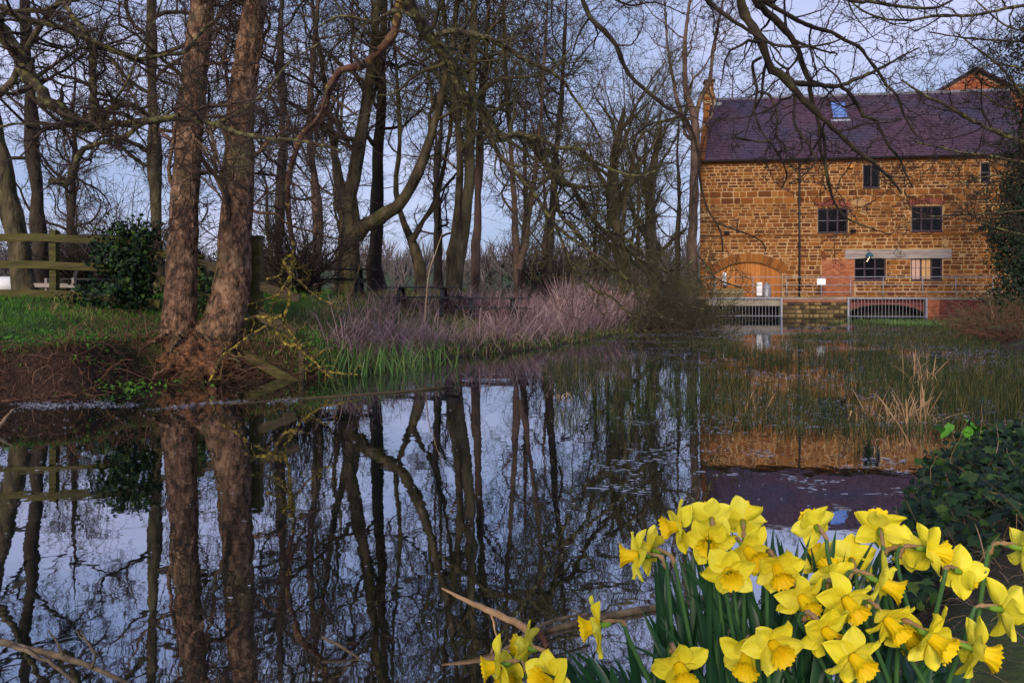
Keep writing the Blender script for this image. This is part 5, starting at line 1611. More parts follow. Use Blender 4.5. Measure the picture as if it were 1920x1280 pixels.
# ------------------------------------------------------------------ ground cover
def ribbons(base, dirv, L, W, droop, rg, segs=3, facing=None):
    """flat tapering blades: base (n,3), dirv (n,3), L, W (n,), droop (n,)"""
    n = len(base)
    d = dirv / (np.linalg.norm(dirv, axis=1, keepdims=True) + 1e-9)
    a = rg.uniform(0, 6.28, n)
    side = np.stack([np.cos(a), np.sin(a), np.zeros(n)], 1)
    pts = [base]
    p = base.copy()
    for k in range(segs):
        dd = d + np.stack([d[:, 0] * 0, d[:, 1] * 0, -droop * (k + 0.5) / segs], 1)
        hor = dd[:, :2]
        dd /= np.linalg.norm(dd, axis=1, keepdims=True) + 1e-9
        p = p + dd * (L / segs)[:, None]
        pts.append(p)
    V, idx = [], []
    rows = []
    for k in range(segs):
        w = (W * (1 - 0.25 * k / segs) / 2)[:, None]
        rows.append(pts[k] - side * w); rows.append(pts[k] + side * w)
    rows.append(pts[segs])
    nv = 2 * segs + 1
    V = np.stack(rows, 1).reshape(-1, 3)
    b = (np.arange(n) * nv)[:, None]
    F4 = [np.concatenate([b + 2 * k, b + 2 * k + 1, b + 2 * k + 3, b + 2 * k + 2], 1) for k in range(segs - 1)]
    F3 = np.concatenate([b + 2 * segs - 2, b + 2 * segs - 1, b + 2 * segs], 1)
    return V, (np.concatenate(F4) if F4 else np.zeros((0, 4), int)), F3, nv

def blades(name, base, dirv, L, W, droop, mat, rg, segs=3, tone=None, k='stuff', parent=None):
    V, F4, F3, nv = ribbons(base, dirv, L, W, droop, rg, segs)
    t = np.repeat(rg.uniform(0, 1, len(base)) if tone is None else tone, nv)
    o = obj(name, make_mesh(name, V, [F4, F3], tone=t), mat, parent)
    if k:
        kind(o, k)
    return o

def scatter(rg, n, x0, x1, y0, y1, cond):
    x = rg.uniform(x0, x1, n); y = rg.uniform(y0, y1, n)
    d = pond_sdf(x, y)
    m = cond(x, y, d)
    x, y = x[m], y[m]
    return np.stack([x, y, ground_h(x, y) - 0.01], 1)

rg = np.random.default_rng(201)
b = scatter(rg, 56000, -13, -2.5, 9, 17, lambda x, y, d: (d > 0.40) & (vnoise(x, y, 0.8, 9) + rg.uniform(0, 0.6, len(x)) > 0.42))
n_ = len(b)
blades('grass', b, np.stack([rg.normal(0, 0.45, n_), rg.normal(0, 0.45, n_), np.ones(n_)], 1), rg.uniform(0.05, 0.14, n_), rg.uniform(0.006, 0.012, n_), rg.uniform(0, 0.8, n_), MT['grass'], rg, 2)
b = scatter(rg, 26000, -13, -2.0, 9, 17, lambda x, y, d: (d > 0.15) & (vnoise(x, y, 0.6, 19) > 0.58))
n_ = len(b)
blades('straw_grass', b, np.stack([rg.normal(0, 0.8, n_), rg.normal(0, 0.8, n_), np.ones(n_)], 1), rg.uniform(0.08, 0.22, n_), rg.uniform(0.005, 0.010, n_), rg.uniform(0.3, 1.4, n_), MT['straw'], rg, 3)
# middle bank: bleached long grass
b = scatter(rg, 42000, -4.5, 9, 12.3, 31, lambda x, y, d: (d > 0.1) & (d < 9))
n_ = len(b)
blades('bleached_grass', b, np.stack([rg.normal(0, 0.5, n_), rg.normal(0, 0.5, n_), np.ones(n_)], 1), rg.uniform(0.12, 0.38, n_), rg.uniform(0.008, 0.016, n_), rg.uniform(0.3, 1.6, n_), MT['straw'], rg, 2)
b = scatter(rg, 24000, -4.5, 10, 12.3, 33, lambda x, y, d: (d > 0.02) & ((d < 0.55) | (vnoise(x, y, 0.7, 5) > 0.62)))
n_ = len(b)
blades('bank_edge_grass', b, np.stack([rg.normal(0, 0.4, n_), rg.normal(0, 0.4, n_), np.ones(n_)], 1), rg.uniform(0.10, 0.30, n_), rg.uniform(0.008, 0.014, n_), rg.uniform(0.2, 1.0, n_), MT['grass'], rg, 3)
# dead mauve stalks
b = scatter(rg, 26000, -3.6, 8, 13.2, 29, lambda x, y, d: (d > 0.35) & (d < 5.0) & (vnoise(x, y, 0.7, 8) + rg.uniform(0, 0.4, len(x)) > 0.50))
n_ = len(b)
low = b[:, 0] < 1.6
L = np.where(low, rg.uniform(0.5, 1.25, n_), rg.uniform(0.8, 2.0, n_))
blades('dead_stalks', b, np.stack([rg.normal(0.12, 0.42, n_), rg.normal(-0.1, 0.42, n_), np.ones(n_)], 1), L, rg.uniform(0.009, 0.019, n_), np.where(low, rg.uniform(0.3, 2.2, n_), rg.uniform(0.0, 0.7, n_)), MT['mauve'], rg, 4)
# field grass behind, coarse
b = scatter(rg, 18000, -26, 8, 16, 42, lambda x, y, d: (d > 3.5))
n_ = len(b)
blades('field_grass', b, np.stack([rg.normal(0, 0.4, n_), rg.normal(0, 0.4, n_), np.ones(n_)], 1), rg.uniform(0.08, 0.25, n_), rg.uniform(0.015, 0.03, n_), rg.uniform(0.2, 1.0, n_), MT['grass'], rg, 2)
# iris blades at the water's edge
ib = []
for (x, y, n0, s0) in ((-2.75, 12.75, 90, 0.45), (-2.2, 13.4, 60, 0.4), (-1.6, 14.2, 40, 0.35), (-3.15, 12.55, 40, 0.3)):
    q = np.stack([rg.normal(x, s0, n0), rg.normal(y, s0 * 0.5, n0), np.full(n0, -0.02)], 1)
    ib.append(q)
b = np.concatenate(ib)
n_ = len(b)
blades('iris_blades', b, np.stack([rg.normal(0, 0.22, n_), rg.normal(0, 0.2, n_), np.ones(n_)], 1), rg.uniform(0.3, 0.7, n_), rg.uniform(0.016, 0.028, n_), rg.uniform(0, 0.7, n_), MT['iris'], rg, 4)

# root-and-bramble face of the left bank
rg = np.random.default_rng(202)
n0 = 6500
x = rg.uniform(-13, -3.2, n0); y = rg.uniform(8.2, 13, n0)
d = pond_sdf(x, y)
m = (d > -0.12) & (d < 0.75)
x, y = x[m], y[m]
n0 = len(x)
z = np.maximum(ground_h(x, y), 0.0) + rg.uniform(0, 0.06, n0)
Pp = np.empty((n0, 7, 3))
Pp[:, 0] = np.stack([x, y, z], 1)
dd = np.stack([rg.normal(0, 1, n0), rg.normal(-0.5, 0.5, n0), rg.normal(0.1, 0.5, n0)], 1)
dd /= np.linalg.norm(dd, axis=1, keepdims=True)
Ls = rg.uniform(0.15, 0.75, n0)
for j in range(1, 7):
    dd = dd + rg.normal(0, 0.3, (n0, 3)) + np.array((0, 0, -0.10))
    dd /= np.linalg.norm(dd, axis=1, keepdims=True)
    Pp[:, j] = Pp[:, j - 1] + dd * (Ls / 6)[:, None]
Pp[..., 2] = np.maximum(Pp[..., 2], 0.004)
Rr = rg.uniform(0.0025, 0.009, n0)[:, None] * np.linspace(1, 0.4, 7)[None]
v, f = tube_arrays(Pp, Rr, 3)
kind(obj('bank_roots', make_mesh('bank_roots', v, f, tone=np.repeat(rg.uniform(0, 1, n0), 21), smooth=True), MT['root']), 'stuff')
b = scatter(rg, 60000, -13, -3.0, 8.2, 13.2, lambda x, y, d: (d > -0.02) & (d < 0.55 + 0.7 * (vnoise(x, y, 1.1, 33) - 0.3)))
n_ = len(b)
blades('dead_bracken', b, np.stack([rg.normal(0, 0.9, n_), rg.normal(-0.5, 0.7, n_), rg.uniform(0.1, 1.0, n_)], 1), rg.uniform(0.06, 0.24, n_), rg.uniform(0.005, 0.014, n_), rg.uniform(0.4, 2.0, n_), MT['root'], rg, 3)

# reeds standing in the water
rg = np.random.default_rng(203)
def reed_mask(x, y, d):
    pxx = x / y * FPX + CX
    pyy = HY + CAMH * FPX / y
    dens = vnoise(x, y * 0.6, 0.9, 4) * 0.45 + vnoise(x, y, 3.3, 6) * 0.55
    edge = 1140 + (pyy - 600) * 0.0 + 120 * (vnoise(y, x * 0, 0.4, 3) - 0.5)
    thr = 0.55 - 0.11 * sm((pxx - 1100) / 600) + 0.38 * (vnoise(x, y, 0.55, 61) - 0.5)
    thr = thr + 0.18 * ((pxx < 1480) & (pyy < 650)) + 0.5 * (pyy > 815) + 0.12 * (pyy > 785) - 0.10 * ((pyy > 680) & (pxx > 1040)) + 1.0 * (pxx < 1020) + 0.05 * (pxx < 1320)
    thr = thr + 0.5 * ((pxx < 1600) & (pyy < 622)) + 0.5 * (pyy < 600)
    return (d < 0.05) & (dens + rg.uniform(-0.10, 0.10, len(x)) > thr) & (y > 6.6)
x = rg.uniform(0.3, 26, 230000); y = 6.6 + 34 * rg.uniform(0, 1, 230000) ** 1.6
m = reed_mask(x, y, pond_sdf(x, y))
keep = rg.uniform(0, 1, len(x)) < np.clip(0.70 + 0.25 * (x / y > 0.4), 0, 1)
m &= keep
x, y = x[m], y[m]
n_ = len(x)
print('reeds', n_)
b = np.stack([x, y, np.full(n_, -0.03)], 1)
blades('reeds', b, np.stack([rg.normal(0, 0.22, n_), rg.normal(0, 0.22, n_), np.ones(n_)], 1), rg.uniform(0.10, 0.42, n_) * (0.45 + 0.8 * vnoise(x, y, 0.8, 12)) * (1 - 0.4 * sm((y - 14) / 12)), rg.uniform(0.005, 0.010, n_) * (0.8 + y / 40), rg.uniform(0, 0.8, n_), MT['reed'], rg, 2)
# fresh green patch by the culvert
x = rg.normal(18.8, 1.6, 1500); y = rg.normal(33.0, 1.6, 1500)
m = pond_sdf(x, y) < 0.1
x, y = x[m], y[m]; n_ = len(x)
blades('sedge', np.stack([x, y, np.full(n_, -0.03)], 1), np.stack([rg.normal(0, 0.3, n_), rg.normal(0, 0.3, n_), np.ones(n_)], 1), rg.uniform(0.08, 0.24, n_), rg.uniform(0.012, 0.022, n_), rg.uniform(0, 0.8, n_), MT['iris'], rg, 3)

# dry reed clumps: things of their own
def dry_clump(label, pxx, pyy, n, h, s):
    Y = CAMH * FPX / (pyy - HY)
    X = (pxx - CX) / FPX * Y
    root = tag(empty('dry_reed_clump', (X, Y, 0)), label, 'reeds', 'dry straw-coloured reed clumps')
    b = np.stack([rg.normal(0, s, n), rg.normal(0, s * 0.7, n), np.full(n, -0.03)], 1)
    blades('reed_foliage', b, np.stack([rg.normal(0.05, 0.42, n), rg.normal(0, 0.3, n), np.ones(n)], 1), rg.uniform(0.25, 1.0, n) ** 1.4 * h, rg.uniform(0.008, 0.020, n), np.where(rg.uniform(0, 1, n) < 0.3, rg.uniform(1.5, 3.5, n), rg.uniform(0, 0.8, n)), MT['dry'], rg, 4, parent=root)
dry_clump('largest dry straw reed clump standing in the water among green reeds', 1695, 788, 150, 0.56, 0.19)
dry_clump('narrow dry reed tuft with one tall bent stem behind the largest dry clump', 1722, 722, 60, 0.75, 0.10)
dry_clump('small dry reed tuft of crossed pale stems in mid-pond', 1408, 768, 14, 0.55, 0.08)
dry_clump('sparse dry tuft beside open water near the ivy bank', 1660, 838, 10, 0.5, 0.15)
dry_clump('thin dry tuft rising from dark water at the reed bed edge', 1040, 745, 9, 0.35, 0.10)

# ripples and leaf bits with sky glint painted into their colour; scum line
rg = np.random.default_rng(204)
def flecks(name, x, y, size, mat, zz=0.005):
    n = len(x)
    k = 5
    a = np.linspace(0, 2 * math.pi, k, endpoint=False)[None] + rg.uniform(0, 6, (n, 1))
    r = size[:, None] * rg.uniform(0.5, 1.2, (n, k))
    st = rg.uniform(1.2, 4.0, (n, 1))
    V = np.stack([x[:, None] + np.cos(a) * r * st, y[:, None] + np.sin(a) * r, np.full((n, k), zz) + rg.uniform(0, 0.004, (n, k))], 2)
    c = np.stack([x, y, np.full(n, zz + 0.004)], 1)[:, None]
    V = np.concatenate([V, c], 1).reshape(-1, 3)
    b = np.arange(n)[:, None, None] * (k + 1)
    j = np.arange(k)
    F = (b + np.stack([j, (j + 1) % k, np.full(k, k)], 1)[None]).reshape(-1, 3)
    return kind(obj(name, make_mesh(name, V, F, tone=np.repeat(rg.uniform(0, 1, n), k + 1), smooth=False), mat), 'stuff')
x = rg.uniform(0.0, 16, 120000); y = 5.2 + 26 * rg.uniform(0, 1, 120000) ** 1.3
pxx = x / y * FPX + CX; pyy = HY + CAMH * FPX / y
dn = vnoise(x * 0.5, y, 1.1, 14) * 0.5 + vnoise(x, y * 1.5, 3.1, 15) * 0.5
m = (pond_sdf(x, y) < 0.05) & (dn > 0.53 + 0.17 * (pyy > 815) + 0.07 * (pxx < 1120) + 0.02 * (pyy > 780)) & (pyy > 605) & (pxx > 1010)
m &= rg.uniform(0, 1, len(x)) < 0.45
flecks('sky_glint_flecks', x[m], y[m], rg.uniform(0.004, 0.016, m.sum()), MT['fleck'])
# single specks over the open water near the roof reflection, and the scum line below the left bank
x = rg.uniform(-6, 4, 700); y = rg.uniform(3.2, 9, 700)
m = pond_sdf(x, y) < -0.1
flecks('floating_specks', x[m], y[m], rg.uniform(0.002, 0.007, m.sum()), MT['fleck'])
t = rg.uniform(0, 1, 1500) ** 1.3
lx = -6.6 + t * 4.0 + rg.normal(0, 0.05, 1500); ly = 9.15 + 0.5 * t ** 2 + rg.normal(0, 0.16, 1500) + 0.12 * np.sin(t * 9) + 0.08 * np.sin(t * 31)
m = (pond_sdf(lx, ly) < 0) & (vnoise(lx, ly, 2.6, 44) > 0.5)
flecks('scum_line', lx[m], ly[m], rg.uniform(0.003, 0.010, m.sum()), MT['fleck'])

# near bank litter
rg = np.random.default_rng(205)
b = scatter(rg, 24000, -1.5, 4.5, 0.7, 5, lambda x, y, d: (d > 0.02) & (x > 0.3))
n_ = len(b)
blades('grass_litter', b, np.stack([rg.normal(0, 1.0, n_), rg.normal(0, 1.0, n_), rg.uniform(0.05, 0.6, n_)], 1), rg.uniform(0.04, 0.16, n_), rg.uniform(0.002, 0.004, n_), rg.uniform(0.4, 1.6, n_), MT['litter'], rg, 3)

# ------------------------------------------------------------------ ivy and dark evergreens
IV = np.array([(0, 0, 0), (0.30, 0.12, 0.02), (0.52, 0.02, -0.03), (0.34, 0.42, 0.03), (0.36, 0.66, -0.02), (0.14, 0.66, 0.02), (0, 1.0, -0.06),
               (-0.14, 0.66, 0.02), (-0.36, 0.66, -0.02), (-0.34, 0.42, 0.03), (-0.52, 0.02, -0.03), (-0.30, 0.12, 0.02), (0, 0.40, 0.07)])
IVF = np.array([(k, (k + 1) % 12, 12) for k in range(12)])
OV = np.array([(0, 0, 0), (0.20, 0.25, 0.03), (0.24, 0.55, 0.03), (0, 1.0, -0.05), (-0.24, 0.55, 0.03), (-0.20, 0.25, 0.03), (0, 0.45, 0.0)])
OVF = np.array([(k, (k + 1) % 6, 6) for k in range(6)])

def leaf_frames(nrm, rg):
    n = len(nrm)
    nrm = nrm / (np.linalg.norm(nrm, axis=1, keepdims=True) + 1e-9)
    ref = rg.normal(0, 1, (n, 3)) + np.array((0, 0, -0.8))
    yv = ref - nrm * (ref * nrm).sum(1, keepdims=True)
    yv /= np.linalg.norm(yv, axis=1, keepdims=True) + 1e-9
    xv = np.cross(yv, nrm)
    return xv, yv, nrm

def leaf_mesh(name, pos, nrm, size, tpl, tf, mat, rg, parent=None):
    xv, yv, zv = leaf_frames(nrm, rg)
    V = pos[:, None] + size[:, None, None] * (tpl[None, :, 0:1] * xv[:, None] + tpl[None, :, 1:2] * yv[:, None] + tpl[None, :, 2:3] * zv[:, None])
    n, k = len(pos), len(tpl)
    F = (np.arange(n)[:, None, None] * k + tf[None]).reshape(-1, 3)
    return obj(name, make_mesh(name, V.reshape(-1, 3), F, tone=np.repeat(rg.uniform(0, 1, n), k)), mat, parent)

ivy_me = []
for k in range(4):
    rr_ = np.random.default_rng(300 + k)
    me = make_mesh('leaf', IV + rr_.normal(0, 0.025, IV.shape), IVF); me.materials.append(MT['leaf_ivy']); ivy_me.append(me)

def ivy_mound(label, pts, nrms, sizes, centre, nsingle, rg, name='ivy_mound', core=None):
    root = tag(empty(name, tuple(centre)), label, 'ivy')
    c = np.array(centre)
    dist = np.linalg.norm(pts - np.array((0, 0, CAMH)), axis=1)
    front = -(nrms * (pts - np.array((0, 0, CAMH)))).sum(1) > 0
    score = sizes / dist * np.where(front, 1, 0.2)
    order = np.argsort(-score)
    s, r = order[:nsingle], order[nsingle:]
    xv, yv, zv = leaf_frames(nrms[s] + rg.normal(0, 0.55, (len(s), 3)), rg)
    for k in range(len(s)):
        mtx = Matrix(((xv[k][0], yv[k][0], zv[k][0]), (xv[k][1], yv[k][1], zv[k][1]), (xv[k][2], yv[k][2], zv[k][2])))
        o = obj('leaf', ivy_me[k % 4], None, root, tuple(pts[s[k]] - c), mtx.to_euler(), (float(sizes[s[k]]),) * 3)
    if len(r):
        kind(leaf_mesh('foliage', pts[r] - c, nrms[r] + rg.normal(0, 0.6, (len(r), 3)), sizes[r], IV, IVF, MT['leaf_ivy'], rg, root), 'stuff')
    return root

# ivy over the near right bank
rg = np.random.default_rng(206)
n0 = 15000
x = rg.uniform(1.4, 7.0, n0); y = rg.uniform(2.7, 7.4, n0)
d = pond_sdf(x, y)
def mound(x, y):
    dd = pond_sdf(x, y)
    g = np.maximum(ground_h(x, y), 0.0)
    bump_ = 0.11 * sm((dd + 0.10) / 0.4) * (0.55 + 0.9 * vnoise(x, y, 1.4, 21)) * sm((y - 2.9) / 1.2) * (1 - sm((y - 6.9) / 1.0))
    return g + bump_
m = (d > -0.08) & (d < 3.4)
x, y = x[m], y[m]
e = 0.05
z = mound(x, y)
nx_ = -(mound(x + e, y) - z) / e; ny_ = -(mound(x, y + e) - z) / e
nr = np.stack([nx_, ny_, np.ones(len(x))], 1)
nr /= np.linalg.norm(nr, axis=1, keepdims=True)
lift = rg.uniform(-0.05, 0.12, len(x))
pts = np.stack([x, y, z], 1) + nr * lift[:, None] + np.array((0, 0, 0.02))
szs = rg.uniform(0.03, 0.085, len(x))
ivy_mound('dark glossy ivy smothering the near bank beside the daffodils', pts, nr + np.array((-0.2, -0.5, 0.1)), szs, (3.4, 5.2, 0.3), 300, rg)
# trailing ivy shoots and dead stems standing clear of the mound
sh = []
for k in range(60):
    i_ = int(rg.integers(len(pts)))
    q = [pts[i_] - np.array((3.4, 5.2, 0.3))]
    dv = nr[i_] * 0.8 + rg.normal(0, 0.6, 3) + np.array((-0.2, -0.2, 0.3))
    for j in range(5):
        dv = dv / np.linalg.norm(dv) + rg.normal(0, 0.25, 3) + np.array((0, 0, -0.12))
        q.append(q[-1] + dv / np.linalg.norm(dv) * 0.07)
    sh.append(np.array(q))
sh = np.stack(sh)
ivr = bpy.data.objects['ivy_mound']
obj('stems', tubes_mesh('stems', [(sh, np.tile(np.linspace(0.004, 0.0015, 6), (60, 1)), 4)]), MT['litter'], ivr)
tipp = sh[:, 2:].reshape(-1, 3) + rg.normal(0, 0.015, (240, 3))
kind(leaf_mesh('foliage', tipp, rg.normal(0, 0.7, tipp.shape) + np.array((0, -0.5, 0.6)), rg.uniform(0.03, 0.07, 240), IV, IVF, MT['leaf_ivy'], rg, ivr), 'stuff')
b = scatter(rg, 2600, 1.6, 7.0, 2.6, 9, lambda x, y, d: (d > -0.05) & (d < 2.5))
n_ = len(b)
b[:, 2] = np.maximum(b[:, 2], 0) + 0.03
blades('ivy_bank_grass', b, np.stack([rg.normal(-0.1, 0.5, n_), rg.normal(0, 0.5, n_), np.ones(n_)], 1), rg.uniform(0.1, 0.34, n_), rg.uniform(0.003, 0.007, n_), rg.uniform(0.2, 1.6, n_), MT['litter'], rg, 4)
# brighter dock leaves in it
dk = tag(empty('dock_plant', tuple(P(1812, 815, 6.3))), 'bright green dock leaves poking out of the ivy top', 'plant')
for k in range(12):
    a = rg.uniform(0, 6.28)
    me = make_mesh('leaf', OV * np.array((1.1, 1, 1)), OVF)
    o = obj('leaf', me, MT['leaf_dock'], dk, (rg.normal(0, 0.10), rg.normal(0, 0.08), rg.uniform(-0.04, 0.03)), (rg.uniform(0.4, 1.2), rg.uniform(-0.4, 0.4), a), (0.16,) * 3)
# stalks between
# ivy bush over the fence
def ivy_ball(label, c, r, n, rg, nsingle=300, s=(0.05, 0.09)):
    c = np.array(c); r = np.array(r)
    u = rg.normal(0, 1, (n, 3)); u /= np.linalg.norm(u, axis=1, keepdims=True)
    lob = 1 + 0.28 * np.sin(u[:, 0] * 5 + 1) * np.sin(u[:, 2] * 4 + 2) + 0.18 * np.sin(u[:, 1] * 9 + u[:, 2] * 7)
    q = np.where(rg.uniform(0, 1, n) < 0.12, rg.uniform(1.0, 1.35, n), rg.uniform(0.35, 1.05, n) ** 0.6)
    return c + u * r * (lob * q)[:, None], u
p1_, n1_ = ivy_ball('', P(250, 510, 14.0), (0.42, 0.4, 0.62), 1700, rg)
p2_, n2_ = ivy_ball('', P(272, 445, 14.1), (0.34, 0.30, 0.34), 700, rg)
q1_, m1_ = ivy_ball('', P(205, 475, 14.0), (0.34, 0.3, 0.42), 650, rg)
q2_, m2_ = ivy_ball('', P(228, 430, 14.0), (0.26, 0.2, 0.22), 160, rg)
p1_ = np.concatenate([p1_, q1_, q2_]); n1_ = np.concatenate([n1_, m1_, m2_])
p3_, n3_ = ivy_ball('', P(205, 555, 13.8), (0.8, 0.45, 0.28), 900, rg)
ivy_mound('dense dark ivy bush swallowing a fence post', np.concatenate([p1_, p2_, p3_]), np.concatenate([n1_, n2_, n3_]), rg.uniform(0.045, 0.105, len(p1_) + len(p2_) + len(p3_)), tuple(P(238, 560, 14.0)), 300, rg, 'ivy_bush')
p4_, n4_ = ivy_ball('', P(385, 560, 14.2), (0.30, 0.3, 0.9), 900, rg)
ivy_mound('ivy column on the fence post between the twin trunks', p4_, n4_, rg.uniform(0.05, 0.09, len(p4_)), tuple(P(385, 640, 14.2)), 60, rg, 'ivy_post')
# leafy herb patches on the bank
for (cx0, cy0, n0, lab) in ((170, 650, 500, 'low leafy green weeds on the bank beside the twin trunks'), (590, 625, 420, 'bright leafy green weeds under the yellow lichen bough')):
    Y = 10.9 if cx0 < 300 else 12.9
    c = P(cx0, cy0, Y)
    q = np.stack([rg.normal(c[0], 0.55 if cx0 < 300 else 0.3, n0), rg.normal(c[1], 0.3, n0)], 1)
    zz_ = np.maximum(ground_h(q[:, 0], q[:, 1]), 0) + rg.uniform(0.02, 0.12 if cx0 < 300 else 0.3, n0)
    root = tag(empty('weed_patch', (c[0], c[1], gz(c[0], c[1]))), lab, 'plant')
    leaf_mesh('foliage', np.column_stack([q, zz_]) - np.array(root.location), rg.normal(0, 0.5, (n0, 3)) + np.array((0, -0.4, 1)), rg.uniform(0.04, 0.09, n0), OV, OVF, MT['grass'], rg, root)

# dark evergreen tree at the mill's far end
rg = np.random.default_rng(207)
eg = tree('evergreen_tree', 'dark ivy-clad evergreen tree shading the far end of the mill', None,
     [grounded(stem([(1935, 600), (1932, 500), (1930, 400), (1925, 300), (1930, 200), (1935, 120), (1940, 40)], [40, 36, 32, 28, 22, 14, 5], 31.0, 0.0), 0.3)], 66, MT['bark_dark'], MT['twig_dark'],
     [dict(n=36, t0=0.06, t1=1.0, ang=(70, 15), ratio=0.20, fall=0.3, npts=9, wig=0.16, trop=0.0, rr=0.16, rmin=0.02, sides=5),
      dict(n=9, t0=0.2, t1=1.0, ang=(45, 12), ratio=0.45, fall=0.4, npts=6, wig=0.2, trop=-0.02, rr=0.5, rmin=0.010, sides=3),
      dict(n=7, t0=0.1, t1=1.0, ang=(45, 12), ratio=0.5, fall=0.3, npts=3, wig=0.2, trop=-0.02, rr=0.5, rmin=0.008, sides=3)], npt=26)
cr_ = [c for c in eg.children if c.name.startswith('crown')][0]
co = np.empty(len(cr_.data.vertices) * 3, np.float32); cr_.data.vertices.foreach_get('co', co); co = co.reshape(-1, 3)
sel = co[rg.integers(0, len(co), 16000)]
wgt = np.exp(-((sel[:, 2] - 3.0) / 3.2) ** 2) + 0.12
sel = sel[rg.uniform(0, 1, len(sel)) < wgt * 0.9]
kind(leaf_mesh('foliage', sel + rg.normal(0, 0.12, sel.shape), rg.normal(0, 1, sel.shape), rg.uniform(0.07, 0.15, len(sel)), OV, OVF, MT['needle'], rg, eg), 'stuff')
pe_, ne_ = [], []
for (ex, ey, eY, er, en) in ((1905, 480, 30.0, (0.9, 0.9, 1.7), 2600), (1915, 380, 30.5, (1.0, 0.9, 1.5), 2000), (1900, 560, 29.5, (1.0, 0.8, 0.9), 1500), (1925, 290, 31.0, (1.0, 0.9, 1.3), 1300), (1880, 430, 30.0, (0.6, 0.6, 0.8), 700), (1930, 190, 31.0, (0.9, 0.9, 1.4), 900), (1920, 90, 31.0, (0.9, 0.9, 1.2), 600)):
    a_, b_ = ivy_ball('', P(ex, ey, eY), er, en, rg)
    pe_.append(a_); ne_.append(b_)
pe_ = np.concatenate(pe_); ne_ = np.concatenate(ne_)
kind(leaf_mesh('foliage', pe_ - np.array(eg.location), ne_ + rg.normal(0, 0.6, ne_.shape), rg.uniform(0.09, 0.20, len(pe_)), OV, OVF, MT['needle'], rg, eg), 'stuff')
# off-frame right bank tree whose twigs reach in
tr6 = tag(empty('bankside_tree', (9.6, 9.0, gz(9.6, 9.0))), 'thin mossy boughs reaching across from beyond the right edge towards the mill', 'tree')
b6 = np.array(tr6.location)
tp, trd = resample([np.array((0, 0, -0.3)), np.array((0.0, 0.1, 1.5)), np.array((0.1, 0.3, 3.2)), np.array((0.0, 0.5, 5.0)), np.array((-0.3, 0.8, 7.0))], [0.24, 0.19, 0.15, 0.11, 0.06], 24)
obj('trunk', tubes_mesh('trunk', [(tp[None], trd[None], 12)]), MT['limb'], tr6)
L6 = [([(2010, 330), (1914, 266), (1851, 240), (1789, 206), (1723, 172), (1690, 150)], 10, 3, 9.6, 0.4),
      ([(2010, 320), (1920, 305), (1852, 292), (1806, 287), (1762, 276), (1718, 267)], 8, 3, 9.6, -0.4),
      ([(2010, 10), (1920, 10), (1832, 28), (1757, 30), (1707, 38), (1657, 35), (1620, 22), (1592, 0)], 7, 3, 9.4, -0.5),
      ([(2010, 90), (1930, 80), (1870, 76), (1800, 70), (1740, 60)], 6, 2.5, 9.5, 0.3),
      ([(2010, 400), (1930, 395), (1860, 400), (1800, 402), (1740, 405), (1690, 385)], 5, 2, 9.5, 0.0),
      ([(2010, 240), (1930, 190), (1880, 130), (1830, 90), (1790, 60)], 6, 2, 9.5, 0.3),
      ([(2010, 450), (1920, 440), (1850, 420), (1800, 390)], 5, 2, 9.5, 0.3),
      ([(2010, 160), (1920, 130), (1860, 120), (1820, 140)], 5, 2, 9.5, -0.3),
      ([(2010, 200), (1940, 205), (1880, 200), (1840, 175), (1800, 170)], 5, 2, 9.6, 0.2),
      ([(2010, 120), (1940, 150), (1890, 165), (1850, 160), (1815, 130)], 5, 2, 9.7, 0.2),
      ([(2010, 50), (1950, 60), (1890, 50), (1850, 20), (1820, -10)], 5, 2, 9.4, 0.2),
      ([(2010, 360), (1940, 345), (1880, 330), (1830, 335), (1790, 350)], 5, 2, 9.6, 0.0)]
limbs(tr6, L6, MT['limb'], MT['twig_dark'], 97, LV(6.5, 6, 5, 1.0, 0.0032))
shrub('bramble_heap', 'grey heap of dead brambles on the right bank below the mill wall', None, (18.6, 27.5), 60, 1.5, 2.4, 107, MT['litter'], MT['litter'], (-0.3, -0.2), 0.011, r0=0.018)
shrub('bramble_heap', 'second dead bramble heap closer along the dark right bank', None, (14.8, 20.5), 55, 1.3, 2.6, 108, MT['root'], MT['root'], (-0.4, -0.1), 0.010, r0=0.016)

# roots of the twin-trunk tree gripping the bank
rgr = np.random.default_rng(77)
for k in range(9):
    a = rgr.uniform(-2.9, 0.2)
    p = [np.array((0.1 + 0.35 * math.cos(a), -0.15 + 0.25 * math.sin(a), rgr.uniform(0.15, 0.5)))]
    for j in range(5):
        p.append(p[-1] + np.array((math.cos(a) * 0.16 + rgr.normal(0, 0.07), math.sin(a) * 0.09 + rgr.normal(0, 0.05), -rgr.uniform(0.03, 0.16))))
    pp, rr_ = resample(p, list(np.linspace(rgr.uniform(0.03, 0.06), 0.010, 6)), 16)
    pp[1:-1] += rgr.normal(0, 0.015, pp[1:-1].shape)
    obj('root', tubes_mesh('root', [(pp[None], rr_[None], 7)]), MT['bark_twin'], t_twin)

